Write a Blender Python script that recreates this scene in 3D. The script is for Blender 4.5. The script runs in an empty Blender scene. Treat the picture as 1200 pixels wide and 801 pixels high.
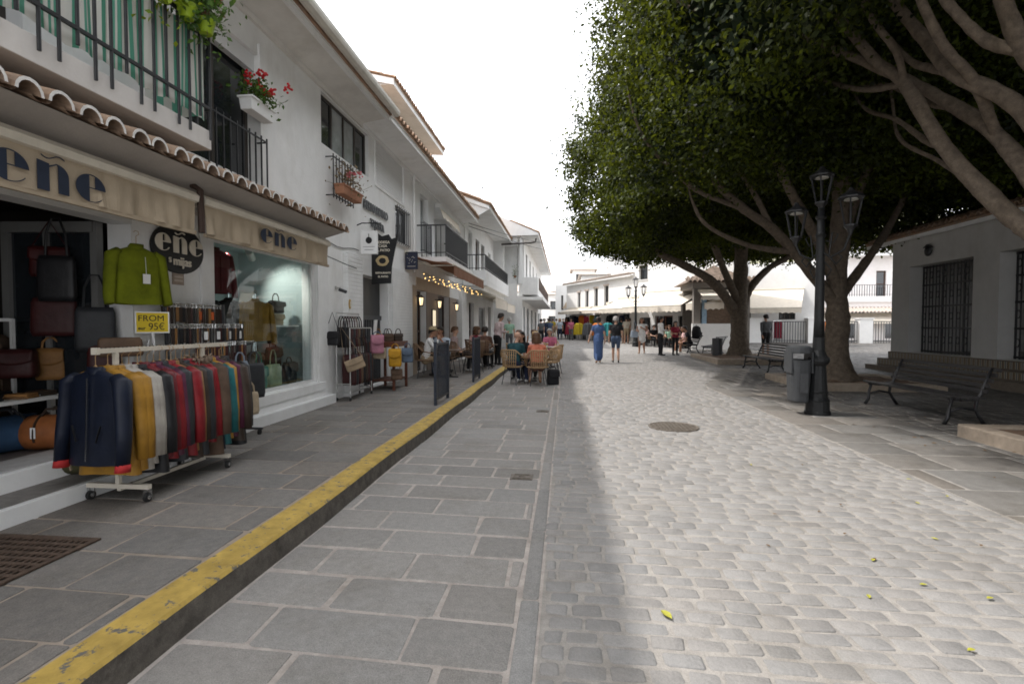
import bpy, math, random, numpy as np
from mathutils import Vector, Matrix, Euler
random.seed(7)
rng = np.random.default_rng(11)
SC = bpy.context.scene
COL = SC.collection
R = math.radians
PI = math.pi

# ------------------------------------------------------------------ measuring helpers (metres from photo measurements)
F_PX, YAW, PITCH, EYE = 600.0, math.atan(62/600.0), math.atan(19.5/600.0), 1.5
def ray(u, v):
    x = (u-600)/F_PX; z = -(v-400.5)/F_PX
    y2 = math.cos(PITCH)+z*math.sin(PITCH); z2 = z*math.cos(PITCH)-math.sin(PITCH)
    return Vector((x*math.cos(YAW)-y2*math.sin(YAW), x*math.sin(YAW)+y2*math.cos(YAW), z2))
def ony(u, v, Y):
    r = ray(u, v); t = Y/r.y
    return Vector((r.x*t, Y, EYE+r.z*t))
def onx(u, v, X):
    r = ray(u, v); t = X/r.x
    return Vector((X, r.y*t, EYE+r.z*t))
def ground(y):
    d = y-12.0
    return 0.0 if d <= 0 else (0.0125*d*d/4 if d < 2 else 0.0125*(d-1))
def ground_np(y):
    d = y-12.0
    return np.where(d <= 0, 0.0, np.where(d < 2, 0.0125*d*d/4, 0.0125*(d-1)))
def ong(u, v):
    r = ray(u, v); z = 0.0
    for _ in range(30):
        t = (z-EYE)/r.z; z = ground(r.y*t)
    return Vector((r.x*t, r.y*t, z))

# ------------------------------------------------------------------ object helpers
def link(o):
    COL.objects.link(o); return o
def tag(o, label=None, cat=None, group=None, kind=None):
    if label: o['label'] = label
    if cat: o['category'] = cat
    if group: o['group'] = group
    if kind: o['kind'] = kind
    return o
def thing(name, label, cat, loc=(0, 0, 0), rz=0.0, group=None):
    o = bpy.data.objects.new(name, None); link(o)
    o.empty_display_size = 0.1
    o.location = loc; o.rotation_euler = (0, 0, rz)
    return tag(o, label, cat, group)
def kids(o):
    return list(o.children)
def dup(root, loc, rz=None, label=None, group=None, parent=None):
    c = root.copy(); link(c)
    if parent is not None: c.parent = parent
    else:
        c.location = loc
        if rz is not None: c.rotation_euler = (0, 0, rz)
    if label: c['label'] = label
    if group: c['group'] = group
    for ch in kids(root):
        dup(ch, None, None, None, None, c)
    return c

class MB:
    """collects geometry for one mesh object"""
    def __init__(s, off=(0, 0, 0)):
        s.v = []; s.f = []; s.m = []; s.mi = 0; s.off = Vector(off); s.sm = []; s.smooth = False
    def add(s, vs, fs):
        b = len(s.v); s.v += [tuple(p) for p in vs]
        for f in fs:
            s.f.append(tuple(i+b for i in f)); s.m.append(s.mi); s.sm.append(s.smooth)
        return s
    def quad(s, a, b, c, d): return s.add([a, b, c, d], [(0, 1, 2, 3)])
    def box(s, x0, y0, z0, x1, y1, z1):
        x0, x1 = min(x0, x1), max(x0, x1); y0, y1 = min(y0, y1), max(y0, y1); z0, z1 = min(z0, z1), max(z0, z1)
        return s.add([(x0, y0, z0), (x1, y0, z0), (x1, y1, z0), (x0, y1, z0), (x0, y0, z1), (x1, y0, z1), (x1, y1, z1), (x0, y1, z1)],
                     [(0, 3, 2, 1), (4, 5, 6, 7), (0, 1, 5, 4), (1, 2, 6, 5), (2, 3, 7, 6), (3, 0, 4, 7)])
    def bar(s, p, q, w, h=None, up=(0, 0, 1)):
        p, q = Vector(p), Vector(q); h = h or w
        d = (q-p).normalized(); up = Vector(up)
        if abs(d.dot(up)) > .98: up = Vector((1, 0, 0))
        a = d.cross(up).normalized()*w/2; b = a.cross(d).normalized()*h/2
        vs = [p-a-b, p+a-b, p+a+b, p-a+b, q-a-b, q+a-b, q+a+b, q-a+b]
        return s.add(vs, [(0, 3, 2, 1), (4, 5, 6, 7), (0, 1, 5, 4), (1, 2, 6, 5), (2, 3, 7, 6), (3, 0, 4, 7)])
    def tube(s, path, rad, n=8, cap=True, flat=1.0, lump=0.0):
        path = [Vector(p) for p in path]; m = len(path)
        if not hasattr(rad, '__len__'): rad = [rad]*m
        vs = []; fs = []; a0 = None
        for i, p in enumerate(path):
            d = (path[min(i+1, m-1)]-path[max(i-1, 0)])
            if d.length < 1e-9: d = Vector((0, 0, 1))
            d.normalize()
            if a0 is None:
                up = Vector((0, 0, 1)) if abs(d.z) < .9 else Vector((1, 0, 0))
                a = d.cross(up).normalized()
            else:
                a = (a0-d*a0.dot(d)).normalized()
            a0 = a; b = d.cross(a)
            for k in range(n):
                t = 2*PI*k/n; rr = rad[i]*(1+(lump*random.uniform(-1, 1) if lump else 0))
                vs.append(p+a*math.cos(t)*rr+b*math.sin(t)*rr*flat)
        for i in range(m-1):
            for k in range(n):
                fs.append((i*n+k, i*n+(k+1) % n, (i+1)*n+(k+1) % n, (i+1)*n+k))
        if cap:
            fs.append(tuple(range(n-1, -1, -1))); fs.append(tuple((m-1)*n+k for k in range(n)))
        return s.add(vs, fs)
    def lathe(s, prof, c=(0, 0, 0), n=16):
        c = Vector(c); vs = []; fs = []; m = len(prof)
        for (r, z) in prof:
            for k in range(n):
                t = 2*PI*k/n; vs.append(c+Vector((r*math.cos(t), r*math.sin(t), z)))
        for i in range(m-1):
            for k in range(n):
                fs.append((i*n+k, i*n+(k+1) % n, (i+1)*n+(k+1) % n, (i+1)*n+k))
        fs.append(tuple(range(n-1, -1, -1))); fs.append(tuple((m-1)*n+k for k in range(n)))
        return s.add(vs, fs)
    def ball(s, c, r, n=12, m=8, rot=None):
        c = Vector(c)
        if not hasattr(r, '__len__'): r = (r, r, r)
        vs = []; fs = []
        for i in range(m+1):
            ph = PI*i/m-PI/2
            for k in range(n):
                t = 2*PI*k/n
                p = Vector((r[0]*math.cos(ph)*math.cos(t), r[1]*math.cos(ph)*math.sin(t), r[2]*math.sin(ph)))
                if rot: p = rot @ p
                vs.append(c+p)
        for i in range(m):
            for k in range(n):
                fs.append((i*n+k, i*n+(k+1) % n, (i+1)*n+(k+1) % n, (i+1)*n+k))
        return s.add(vs, fs)
    def poly(s, pts, thick, fn):
        """flat outline pts (x,y) given thickness; fn maps (x,y,depth) to world"""
        n = len(pts)
        vs = [fn(x, y, thick) for x, y in pts]+[fn(x, y, 0) for x, y in pts]
        fs = [tuple(range(n)), tuple(range(2*n-1, n-1, -1))]
        fs += [(i, n+i, n+(i+1) % n, (i+1) % n) for i in range(n)]
        return s.add(vs, fs)
    def grid(s, fn, nu, nv):
        vs = [fn(i/nu, j/nv) for j in range(nv+1) for i in range(nu+1)]
        fs = [(j*(nu+1)+i, j*(nu+1)+i+1, (j+1)*(nu+1)+i+1, (j+1)*(nu+1)+i) for j in range(nv) for i in range(nu)]
        return s.add(vs, fs)
    def mesh(s, name, mats):
        me = bpy.data.meshes.new(name)
        o = s.off
        me.from_pydata([(p[0]-o.x, p[1]-o.y, p[2]-o.z) for p in s.v], [], s.f)
        if not isinstance(mats, (list, tuple)): mats = [mats]
        for m in mats: me.materials.append(m)
        if len(mats) > 1: me.polygons.foreach_set('material_index', s.m)
        if any(s.sm): me.polygons.foreach_set('use_smooth', s.sm)
        me.update()
        return me
    def build(s, name, mats, parent=None, label=None, bevel=0.0, solid=0.0):
        o = bpy.data.objects.new(name, s.mesh(name, mats)); link(o)
        if parent is not None: o.parent = parent
        if label: o['label'] = label
        if bevel:
            b = o.modifiers.new('Bevel', 'BEVEL'); b.width = bevel; b.segments = 2; b.limit_method = 'ANGLE'
        if solid:
            b = o.modifiers.new('Solidify', 'SOLIDIFY'); b.thickness = solid; b.offset = 0
        return o

class Frame:
    """a wall's own axes: u along it, v up, d outwards"""
    def __init__(s, o, u):
        s.o = Vector(o); s.u = Vector((u[0], u[1], 0)).normalized(); s.n = Vector((s.u.y, -s.u.x, 0))
    def p(s, u, v, d=0.0): return s.o+s.u*u+Vector((0, 0, v))+s.n*d
def fbox(mb, fr, u0, u1, v0, v1, d0, d1):
    a = [fr.p(u, v, d) for d in (d0, d1) for v in (v0, v1) for u in (u0, u1)]
    return mb.add(a, [(0, 1, 3, 2), (4, 6, 7, 5), (0, 4, 5, 1), (2, 3, 7, 6), (0, 2, 6, 4), (1, 5, 7, 3)])
def wall(mb, fr, u0, u1, v0, v1, holes=(), t=0.3):
    """a wall of thickness t (behind the frame plane) with rectangular openings and their reveals"""
    us = sorted({u0, u1, *[h[0] for h in holes], *[h[1] for h in holes]})
    vs = sorted({v0, v1, *[h[2] for h in holes], *[h[3] for h in holes]})
    us = [u for u in us if u0 <= u <= u1]; vs = [v for v in vs if v0 <= v <= v1]
    inh = lambda u, v: any(h[0] < u < h[1] and h[2] < v < h[3] for h in holes)
    for i in range(len(us)-1):
        for j in range(len(vs)-1):
            if inh((us[i]+us[i+1])/2, (vs[j]+vs[j+1])/2): continue
            a, b, c, d = us[i], us[i+1], vs[j], vs[j+1]
            mb.quad(fr.p(a, c), fr.p(b, c), fr.p(b, d), fr.p(a, d))
            mb.quad(fr.p(b, c, -t), fr.p(a, c, -t), fr.p(a, d, -t), fr.p(b, d, -t))
    def rim(a, b, c, d):
        mb.quad(fr.p(a, c), fr.p(a, d), fr.p(a, d, -t), fr.p(a, c, -t)); mb.quad(fr.p(b, c), fr.p(b, c, -t), fr.p(b, d, -t), fr.p(b, d))
        mb.quad(fr.p(a, d), fr.p(b, d), fr.p(b, d, -t), fr.p(a, d, -t)); mb.quad(fr.p(a, c), fr.p(a, c, -t), fr.p(b, c, -t), fr.p(b, c))
    for h in holes: rim(*h)
    rim(u0, u1, v0, v1)
    return mb

# ------------------------------------------------------------------ materials
MATS = {}
def M(name, col, rough=.75, var=.12, scale=6.0, bump=0.0, bscale=60.0, metal=0.0, spec=.35, col2=None, tint=False, emit=0.0, stain=0.0, extra=None, grain=0.0, spots=0.0):
    if name in MATS: return MATS[name]
    m = bpy.data.materials.new(name); m.use_nodes = True
    nt = m.node_tree; N = nt.nodes; L = nt.links
    b = N['Principled BSDF']
    b.inputs['Roughness'].default_value = rough; b.inputs['Metallic'].default_value = metal
    b.inputs['Specular IOR Level'].default_value = spec
    tc = N.new('ShaderNodeTexCoord')
    c2 = col2 or tuple(max(0, c*(1-2*var)) for c in col)
    c1 = col if col2 else tuple(min(1, c*(1+var)) for c in col)
    no = N.new('ShaderNodeTexNoise'); no.inputs['Scale'].default_value = scale; no.inputs['Detail'].default_value = 6; no.inputs['Roughness'].default_value = .65
    L.new(tc.outputs['Object'], no.inputs['Vector'])
    rp = N.new('ShaderNodeValToRGB'); rp.color_ramp.elements[0].position = .3; rp.color_ramp.elements[1].position = .7
    rp.color_ramp.elements[0].color = (*c2, 1); rp.color_ramp.elements[1].color = (*c1, 1)
    L.new(no.outputs['Fac'], rp.inputs['Fac'])
    out = rp.outputs['Color']
    if stain:
        n2 = N.new('ShaderNodeTexNoise'); n2.inputs['Scale'].default_value = 1.3; n2.inputs['Detail'].default_value = 8; n2.inputs['Roughness'].default_value = .7
        mp = N.new('ShaderNodeMapping'); mp.inputs['Scale'].default_value = (1.0, 1.0, .35)
        L.new(tc.outputs['Object'], mp.inputs['Vector']); L.new(mp.outputs['Vector'], n2.inputs['Vector'])
        r2 = N.new('ShaderNodeValToRGB'); r2.color_ramp.elements[0].position = .5; r2.color_ramp.elements[1].position = .75
        r2.color_ramp.elements[0].color = (1, 1, 1, 1); r2.color_ramp.elements[1].color = (1-stain, 1-stain*1.08, 1-stain*1.25, 1)
        L.new(n2.outputs['Fac'], r2.inputs['Fac'])
        mx = N.new('ShaderNodeMix'); mx.data_type = 'RGBA'; mx.blend_type = 'MULTIPLY'; mx.inputs['Factor'].default_value = 1
        L.new(out, mx.inputs['A']); L.new(r2.outputs['Color'], mx.inputs['B']); out = mx.outputs['Result']
    if grain or spots:
        gtc = tc.outputs['Object']
        g1 = N.new('ShaderNodeTexNoise'); g1.inputs['Scale'].default_value = 170; g1.inputs['Detail'].default_value = 3; g1.inputs['Roughness'].default_value = .8
        L.new(gtc, g1.inputs['Vector'])
        gr = N.new('ShaderNodeValToRGB'); gr.color_ramp.elements[0].position = .32; gr.color_ramp.elements[1].position = .68
        gr.color_ramp.elements[0].color = (1-grain, 1-grain, 1-grain, 1); gr.color_ramp.elements[1].color = (1+grain*.7, 1+grain*.7, 1+grain*.7, 1); L.new(g1.outputs['Fac'], gr.inputs['Fac'])
        mx = N.new('ShaderNodeMix'); mx.data_type = 'RGBA'; mx.blend_type = 'MULTIPLY'; mx.inputs['Factor'].default_value = 1
        L.new(out, mx.inputs['A']); L.new(gr.outputs['Color'], mx.inputs['B']); out = mx.outputs['Result']
        if spots:
            g2 = N.new('ShaderNodeTexNoise'); g2.inputs['Scale'].default_value = 6.5; g2.inputs['Detail'].default_value = 7; g2.inputs['Roughness'].default_value = .75; L.new(gtc, g2.inputs['Vector'])
            r3 = N.new('ShaderNodeValToRGB'); r3.color_ramp.elements[0].position = .66; r3.color_ramp.elements[1].position = .72
            r3.color_ramp.elements[0].color = (1, 1, 1, 1); r3.color_ramp.elements[1].color = (1-spots, 1-spots, 1-spots, 1); L.new(g2.outputs['Fac'], r3.inputs['Fac'])
            mx = N.new('ShaderNodeMix'); mx.data_type = 'RGBA'; mx.blend_type = 'MULTIPLY'; mx.inputs['Factor'].default_value = 1
            L.new(out, mx.inputs['A']); L.new(r3.outputs['Color'], mx.inputs['B']); out = mx.outputs['Result']
    if tint:
        at = N.new('ShaderNodeAttribute'); at.attribute_name = 'tint'
        mx = N.new('ShaderNodeMix'); mx.data_type = 'RGBA'; mx.blend_type = 'MULTIPLY'; mx.inputs['Factor'].default_value = 1
        L.new(out, mx.inputs['A']); L.new(at.outputs['Color'], mx.inputs['B']); out = mx.outputs['Result']
    L.new(out, b.inputs['Base Color'])
    if bump:
        n3 = N.new('ShaderNodeTexNoise'); n3.inputs['Scale'].default_value = bscale; n3.inputs['Detail'].default_value = 5
        L.new(tc.outputs['Object'], n3.inputs['Vector'])
        bp = N.new('ShaderNodeBump'); bp.inputs['Strength'].default_value = bump; bp.inputs['Distance'].default_value = .01
        L.new(n3.outputs['Fac'], bp.inputs['Height']); L.new(bp.outputs['Normal'], b.inputs['Normal'])
    if emit:
        b.inputs['Emission Color'].default_value = (*col, 1); b.inputs['Emission Strength'].default_value = emit
    if extra: extra(nt, b, out)
    MATS[name] = m
    return m

def brick_bump(scale, rh, bw, depth=.006, axis='x'):
    """painted brickwork relief; the wall's horizontal coordinate is the given axis"""
    def f(nt, b, out):
        N, L = nt.nodes, nt.links
        tc = N.new('ShaderNodeTexCoord'); sp = N.new('ShaderNodeSeparateXYZ'); cb = N.new('ShaderNodeCombineXYZ')
        L.new(tc.outputs['Object'], sp.inputs[0]); ad = N.new('ShaderNodeMath'); ad.operation = 'ADD'
        L.new(sp.outputs['X'], ad.inputs[0]); L.new(sp.outputs['Y'], ad.inputs[1])
        L.new(ad.outputs[0], cb.inputs[0]); L.new(sp.outputs['Z'], cb.inputs[1])
        br = N.new('ShaderNodeTexBrick'); br.inputs['Scale'].default_value = scale; br.inputs['Row Height'].default_value = rh
        br.inputs['Brick Width'].default_value = bw; br.inputs['Mortar Size'].default_value = .012; br.inputs['Mortar Smooth'].default_value = .6
        L.new(cb.outputs[0], br.inputs['Vector'])
        bp = N.new('ShaderNodeBump'); bp.inputs['Strength'].default_value = .8; bp.inputs['Distance'].default_value = depth; bp.invert = True
        L.new(br.outputs['Fac'], bp.inputs['Height']); L.new(bp.outputs['Normal'], b.inputs['Normal'])
    return f
def stripes(cols, width, axis=1):
    """cloth woven in vertical stripes"""
    def f(nt, b, out):
        N, L = nt.nodes, nt.links
        tc = N.new('ShaderNodeTexCoord'); sp = N.new('ShaderNodeSeparateXYZ'); L.new(tc.outputs['Object'], sp.inputs[0])
        md = N.new('ShaderNodeMath'); md.operation = 'MULTIPLY'; md.inputs[1].default_value = 1/width; L.new(sp.outputs[axis], md.inputs[0])
        fr = N.new('ShaderNodeMath'); fr.operation = 'FRACT'; L.new(md.outputs[0], fr.inputs[0])
        rp = N.new('ShaderNodeValToRGB'); rp.color_ramp.interpolation = 'CONSTANT'
        e = rp.color_ramp.elements
        for i, (pos, c) in enumerate(cols):
            if i < 2: e[i].position = pos; e[i].color = (*c, 1)
            else: x = e.new(pos); x.color = (*c, 1)
        L.new(fr.outputs[0], rp.inputs['Fac']); L.new(rp.outputs['Color'], b.inputs['Base Color'])
    return f
def worn(col_under, amount=.55, scale=9.0):
    """paint flaked off in patches that show what is under it"""
    def f(nt, b, out):
        N, L = nt.nodes, nt.links
        tc = N.new('ShaderNodeTexCoord'); no = N.new('ShaderNodeTexNoise'); no.inputs['Scale'].default_value = scale; no.inputs['Detail'].default_value = 8; no.inputs['Roughness'].default_value = .7
        L.new(tc.outputs['Object'], no.inputs['Vector'])
        rp = N.new('ShaderNodeValToRGB'); rp.color_ramp.elements[0].position = amount; rp.color_ramp.elements[1].position = amount+.05
        L.new(no.outputs['Fac'], rp.inputs['Fac'])
        mx = N.new('ShaderNodeMix'); mx.data_type = 'RGBA'; L.new(rp.outputs['Color'], mx.inputs['Factor'])
        L.new(out, mx.inputs['A']); mx.inputs['B'].default_value = (*col_under, 1); L.new(mx.outputs['Result'], b.inputs['Base Color'])
    return f
def glass_mat(name, tint=(.9, .95, .95), gloss=.1):
    m = bpy.data.materials.new(name); m.use_nodes = True; nt = m.node_tree; N = nt.nodes; L = nt.links
    N.remove(N['Principled BSDF'])
    tr = N.new('ShaderNodeBsdfTransparent'); tr.inputs[0].default_value = (*tint, 1)
    gl = N.new('ShaderNodeBsdfGlossy'); gl.inputs['Roughness'].default_value = .01
    fn = N.new('ShaderNodeLayerWeight'); fn.inputs[0].default_value = .5
    pw = N.new('ShaderNodeMath'); pw.operation = 'POWER'; pw.inputs[1].default_value = 4.0; L.new(fn.outputs['Facing'], pw.inputs[0])
    ad = N.new('ShaderNodeMath'); ad.operation = 'MULTIPLY_ADD'; ad.inputs[1].default_value = .55; ad.inputs[2].default_value = gloss; L.new(pw.outputs[0], ad.inputs[0])
    mx = N.new('ShaderNodeMixShader'); L.new(ad.outputs[0], mx.inputs[0]); L.new(tr.outputs[0], mx.inputs[1]); L.new(gl.outputs[0], mx.inputs[2])
    L.new(mx.outputs[0], N['Material Output'].inputs[0]); MATS[name] = m
    return m
def leaf_mat(name, c1, c2, trans=.35, yellow=None):
    m = bpy.data.materials.new(name); m.use_nodes = True; nt = m.node_tree; N = nt.nodes; L = nt.links
    b = N['Principled BSDF']; b.inputs['Roughness'].default_value = .5; b.inputs['Specular IOR Level'].default_value = .3
    at = N.new('ShaderNodeAttribute'); at.attribute_name = 'tint'
    rp = N.new('ShaderNodeValToRGB'); rp.color_ramp.elements[0].color = (*c1, 1); rp.color_ramp.elements[1].color = (*c2, 1)
    L.new(at.outputs['Fac'], rp.inputs['Fac']); L.new(rp.outputs['Color'], b.inputs['Base Color'])
    t = N.new('ShaderNodeBsdfTranslucent'); hs = N.new('ShaderNodeHueSaturation'); hs.inputs['Hue'].default_value = .47; hs.inputs['Value'].default_value = 1.3
    L.new(rp.outputs['Color'], hs.inputs['Color']); L.new(hs.outputs['Color'], t.inputs[0])
    mx = N.new('ShaderNodeMixShader'); mx.inputs[0].default_value = trans
    L.new(b.outputs[0], mx.inputs[1]); L.new(t.outputs[0], mx.inputs[2]); L.new(mx.outputs[0], N['Material Output'].inputs[0])
    MATS[name] = m
    return m

white = M('white_plaster', (.83, .83, .82), .85, .04, 2.2, .45, 22, stain=.17)
whiteb = M('white_plaster_clean', (.80, .80, .79), .85, .04, 3, .3, 30, stain=.10)
cream = M('cream_plaster', (.46, .37, .28), .85, .05, 3, .2, 45, stain=.12)
eave_white = M('eave_plaster', (.72, .70, .66), .9, .05, 3, .2, 40, stain=.15)
taupe = M('taupe_plaster', (.30, .245, .205), .85, .05, 3, .2, 45, stain=.1)
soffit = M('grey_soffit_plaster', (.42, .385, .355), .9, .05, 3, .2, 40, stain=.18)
whitebrick = M('white_painted_brick', (.76, .76, .75), .8, .04, 4, extra=brick_bump(1, .075, .24))
blackiron = M('black_painted_iron', (.018, .018, .02), .45, .2, 20, .1, 90, spec=.5)
darkmetal = M('dark_grey_metal', (.055, .057, .062), .5, .2, 14, .1, 80, spec=.5)
greymetal = M('grey_painted_metal', (.45, .45, .44), .4, .05, 10, metal=.6)
steel = M('bright_steel', (.6, .6, .6), .25, .05, 10, metal=1)
creammetal = M('cream_painted_metal', (.62, .57, .48), .4, .06, 10)
alu = M('pale_painted_frame', (.66, .66, .65), .45, .04, 8)
brownalu = M('brown_window_frame', (.05, .042, .036), .4, .1, 8)
darkglass = M('dark_window_glass', (.02, .024, .028), .06, .1, 2, spec=.9)
paleglass = M('curtained_window_glass', (.34, .37, .38), .1, .2, 2, spec=.9)
shopglass = glass_mat('clear_shop_glass', gloss=.045)
terracotta = M('weathered_terracotta_tile', (.42, .25, .15), .85, .3, 5, .3, 60, col2=(.30, .24, .19))
tilewhite = M('whitewashed_tile_end', (.70, .68, .65), .85, .1, 12, .2, 60)
darkwood = M('dark_brown_wood', (.075, .036, .022), .5, .3, 10, .2, 40)
redwood = M('reddish_brown_wood', (.13, .045, .025), .5, .3, 10, .2, 40)
plastic_black = M('black_plastic', (.02, .02, .02), .4, .1, 10)
rubber = M('black_rubber', (.02, .02, .02), .7, .1, 10)
shutter = M('white_roller_shutter', (.72, .72, .72), .6, .02, 4)
awncream = M('cream_awning_canvas', (.40, .325, .235), .9, .06, 4, .25, 90, stain=.14)
awnbrown = M('brown_awning_canvas', (.27, .13, .075), .9, .08, 5, .2, 90)
bleached = M('sun_bleached_tile', (.52, .43, .37), .85, .22, 4, .3, 60, col2=(.44, .38, .33))
awnbeige = M('pale_beige_awning_canvas', (.74, .67, .57), .9, .05, 4, .2, 90)
gold = M('brass_yellow', (.5, .33, .1), .4, .1, 10, metal=.4)
ink = M('navy_print', (.02, .028, .05), .8, .1, 10)
creampaint = M('cream_paint', (.72, .66, .55), .6, .05, 10)
blackpaint = M('black_paint', (.015, .015, .016), .45, .1, 10)
paper = M('white_paper', (.8, .8, .79), .8, .02, 5)
# ------------------------------------------------------------------ the ground
def np_mesh(name, verts, faces_flat, nper, mat, tint=None, smooth=False, mats=None):
    me = bpy.data.meshes.new(name)
    nv = len(verts); nf = len(faces_flat)//nper
    me.vertices.add(nv); me.vertices.foreach_set('co', np.asarray(verts, np.float32).ravel())
    me.loops.add(nf*nper); me.loops.foreach_set('vertex_index', np.asarray(faces_flat, np.int32))
    me.polygons.add(nf); me.polygons.foreach_set('loop_start', np.arange(0, nf*nper, nper, dtype=np.int32))
    if smooth: me.polygons.foreach_set('use_smooth', np.ones(nf, bool))
    if tint is not None:
        t = np.asarray(tint, np.float32)
        if t.ndim == 1: t = np.repeat(t[:, None], 3, 1)
        a = me.attributes.new('tint', 'FLOAT_COLOR', 'POINT')
        a.data.foreach_set('color', np.concatenate([t, np.ones((nv, 1), np.float32)], 1).ravel())
    me.materials.append(mat)
    me.update(calc_edges=True); me.validate()
    return me
def np_obj(name, me, parent=None):
    o = bpy.data.objects.new(name, me); link(o)
    if parent is not None: o.parent = parent
    return o

def setts(name, x0f, x1f, y0, y1, pitch, wmin, wmax, gap, z, mat, crown=.008, jit=.006, tvar=.14, skew=0.0, wave=.0, pj=.0, drop=.025, terrain=True, bevel=.02, hue=.02, corner=.016):
    """rows of paving stones laid across the street: each stone a chamfered block"""
    V = []; T = []
    y = y0; r = 0
    while y < y1:
        ph = pitch*(1+pj*random.uniform(-1, 1))
        xa, xb = x0f(y), x1f(y)
        x = xa - (random.random()*wmax if r % 2 else random.random()*wmax*.5)
        first = True
        while x < xb:
            w = random.uniform(wmin, wmax)
            a, b = max(x, xa), min(x+w, xb)
            if b-a > .06:
                g = gap/2*random.uniform(.6, 1.5)
                j = lambda: random.uniform(-jit, jit)
                ax, bx, ay, by = a+g, b-g, y+g, y+ph-g
                wv = wave*math.sin(a*1.7+y*.6)
                c = [(ax+j(), ay+j()+wv), (bx+j(), ay+j()+wv), (bx+j(), by+j()+wv), (ax+j(), by+j()+wv)]
                cx, cy = (ax+bx)/2, (ay+by)/2
                oc = []
                for k in range(4):
                    p, q0, q1 = c[k], c[k-1], c[(k+1) % 4]
                    e0 = min(.45, random.uniform(.4, 1.2)*corner/max(.02, math.hypot(q0[0]-p[0], q0[1]-p[1]))); e1 = min(.45, random.uniform(.4, 1.2)*corner/max(.02, math.hypot(q1[0]-p[0], q1[1]-p[1])))
                    oc.append((p[0]+(q0[0]-p[0])*e0, p[1]+(q0[1]-p[1])*e0)); oc.append((p[0]+(q1[0]-p[0])*e1, p[1]+(q1[1]-p[1])*e1))
                fx_, fy_ = 1-bevel/(bx-ax), 1-bevel/(by-ay)
                i1 = [(cx+(px-cx)*fx_, cy+(py-cy)*fy_) for px, py in oc]
                zz = z+random.uniform(-.003, .003)*(crown/.008)
                for px, py in oc: V.append((px, py+skew*px, zz-drop))
                for px, py in oc: V.append((px, py+skew*px, zz-crown))
                tx_, ty_ = random.uniform(-1, 1)*crown*.22, random.uniform(-1, 1)*crown*.22
                for px, py in i1: V.append((px, py+skew*px, zz+tx_*(px-cx)/(bx-ax)*2+ty_*(py-cy)/(by-ay)*2+random.uniform(-.06, .06)*crown))
                t = 1+random.gauss(0, tvar); wm = random.gauss(0, hue)
                T += [(t*(1+wm), t, t*(1-wm))]*24
            x += w
        y += ph; r += 1
    V = np.array(V, np.float32); n = len(V)//24
    if terrain: V[:, 2] += ground_np(V[:, 1])
    base = (np.arange(n)*24)[:, None, None]
    fs = []
    for k in range(8):
        k2 = (k+1) % 8
        fs += [(k, k2, 8+k2, 8+k), (8+k, 8+k2, 16+k2, 16+k)]
    fs += [(16, 17, 18, 19), (16, 19, 20, 23), (20, 21, 22, 23)]
    Fq = (base+np.array(fs)[None]).reshape(-1)
    me = np_mesh(name, V, Fq, 4, mat, np.clip(np.array(T), .3, 1.8))
    return np_obj(name, me)

def sheet(name, x0, x1, ys, z, mat):
    V = []; Fq = []
    for y in ys:
        V += [(x0, y, ground(y)+z), (x1, y, ground(y)+z)]
    for i in range(len(ys)-1): Fq += [2*i, 2*i+1, 2*i+3, 2*i+2]
    return np_obj(name, np_mesh(name, np.array(V), Fq, 4, mat))

m_cob = M('granite_sett', (.28, .268, .255), .85, .16, 14, .6, 55, tint=True, stain=.2, col2=(.235, .227, .218), grain=.16, spots=.28)
m_slab = M('grey_granite_slab', (.305, .288, .268), .85, .16, 22, .7, 70, tint=True, stain=.22, col2=(.235, .225, .212), grain=.32, spots=.4)
m_pslab = M('brown_grey_pavement_slab', (.215, .196, .176), .85, .16, 18, .7, 70, tint=True, stain=.28, col2=(.155, .146, .136), grain=.3, spots=.35)
m_joint = M('sandy_mortar', (.33, .275, .225), .95, .12, 12, .5, 80, stain=.25)
m_jointl = M('pale_sandy_mortar', (.335, .312, .285), .95, .14, 9, .6, 70, stain=.25, grain=.18, spots=.25)
m_flag = M('worn_flagstone', (.20, .187, .17), .85, .16, 9, .5, 55, tint=True, stain=.35, col2=(.145, .135, .124), grain=.25, spots=.45)
m_jl = M('lane_mortar', (.42, .375, .34), .95, .14, 9, .6, 70, stain=.25, grain=.15)
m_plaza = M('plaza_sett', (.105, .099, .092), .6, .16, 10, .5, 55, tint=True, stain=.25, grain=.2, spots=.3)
m_conc = M('dirty_kerb_concrete', (.13, .115, .098), .9, .25, 9, .6, 40, stain=.45, grain=.3, spots=.4)
m_yellow = M('worn_yellow_paint', (.47, .32, .075), .8, .16, 7, .4, 60, extra=worn((.13, .12, .105), .56, 13), stain=.2)

ysfar = [-8, 0, 6, 12, 12.5, 13, 14, 20, 30, 50, 80, 140, 400, 1500]
tag(sheet('ground', -700, 700, ysfar, -.03, m_jointl), kind='structure')
tag(sheet('mortar_bed', -1.8, 26, [-4, 2, 4, 6, 8, 10, 12, 12.5, 13, 14, 20, 30, 60], -.005, m_jointl), kind='structure')
XR = lambda y: 3.45 if y < 13 else min(5.2, 3.45+(y-13)*.4)
tag(setts('cobbled_street', lambda y: -.125+.02*math.sin(y*3), XR, -2.0, 24, .122, .15, .245, .020, 0, m_cob, crown=.006, jit=.009, tvar=.065, wave=.010, pj=.12, bevel=.018, hue=.007, corner=.014), kind='structure')
tag(setts('far_cobbled_street', lambda y: -6, lambda y: 5.2 if y < 28 else 14, 24, 58, .2, .25, .45, .03, .0, m_cob, crown=.008, tvar=.07, bevel=.03, hue=.006), kind='structure')
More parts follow.
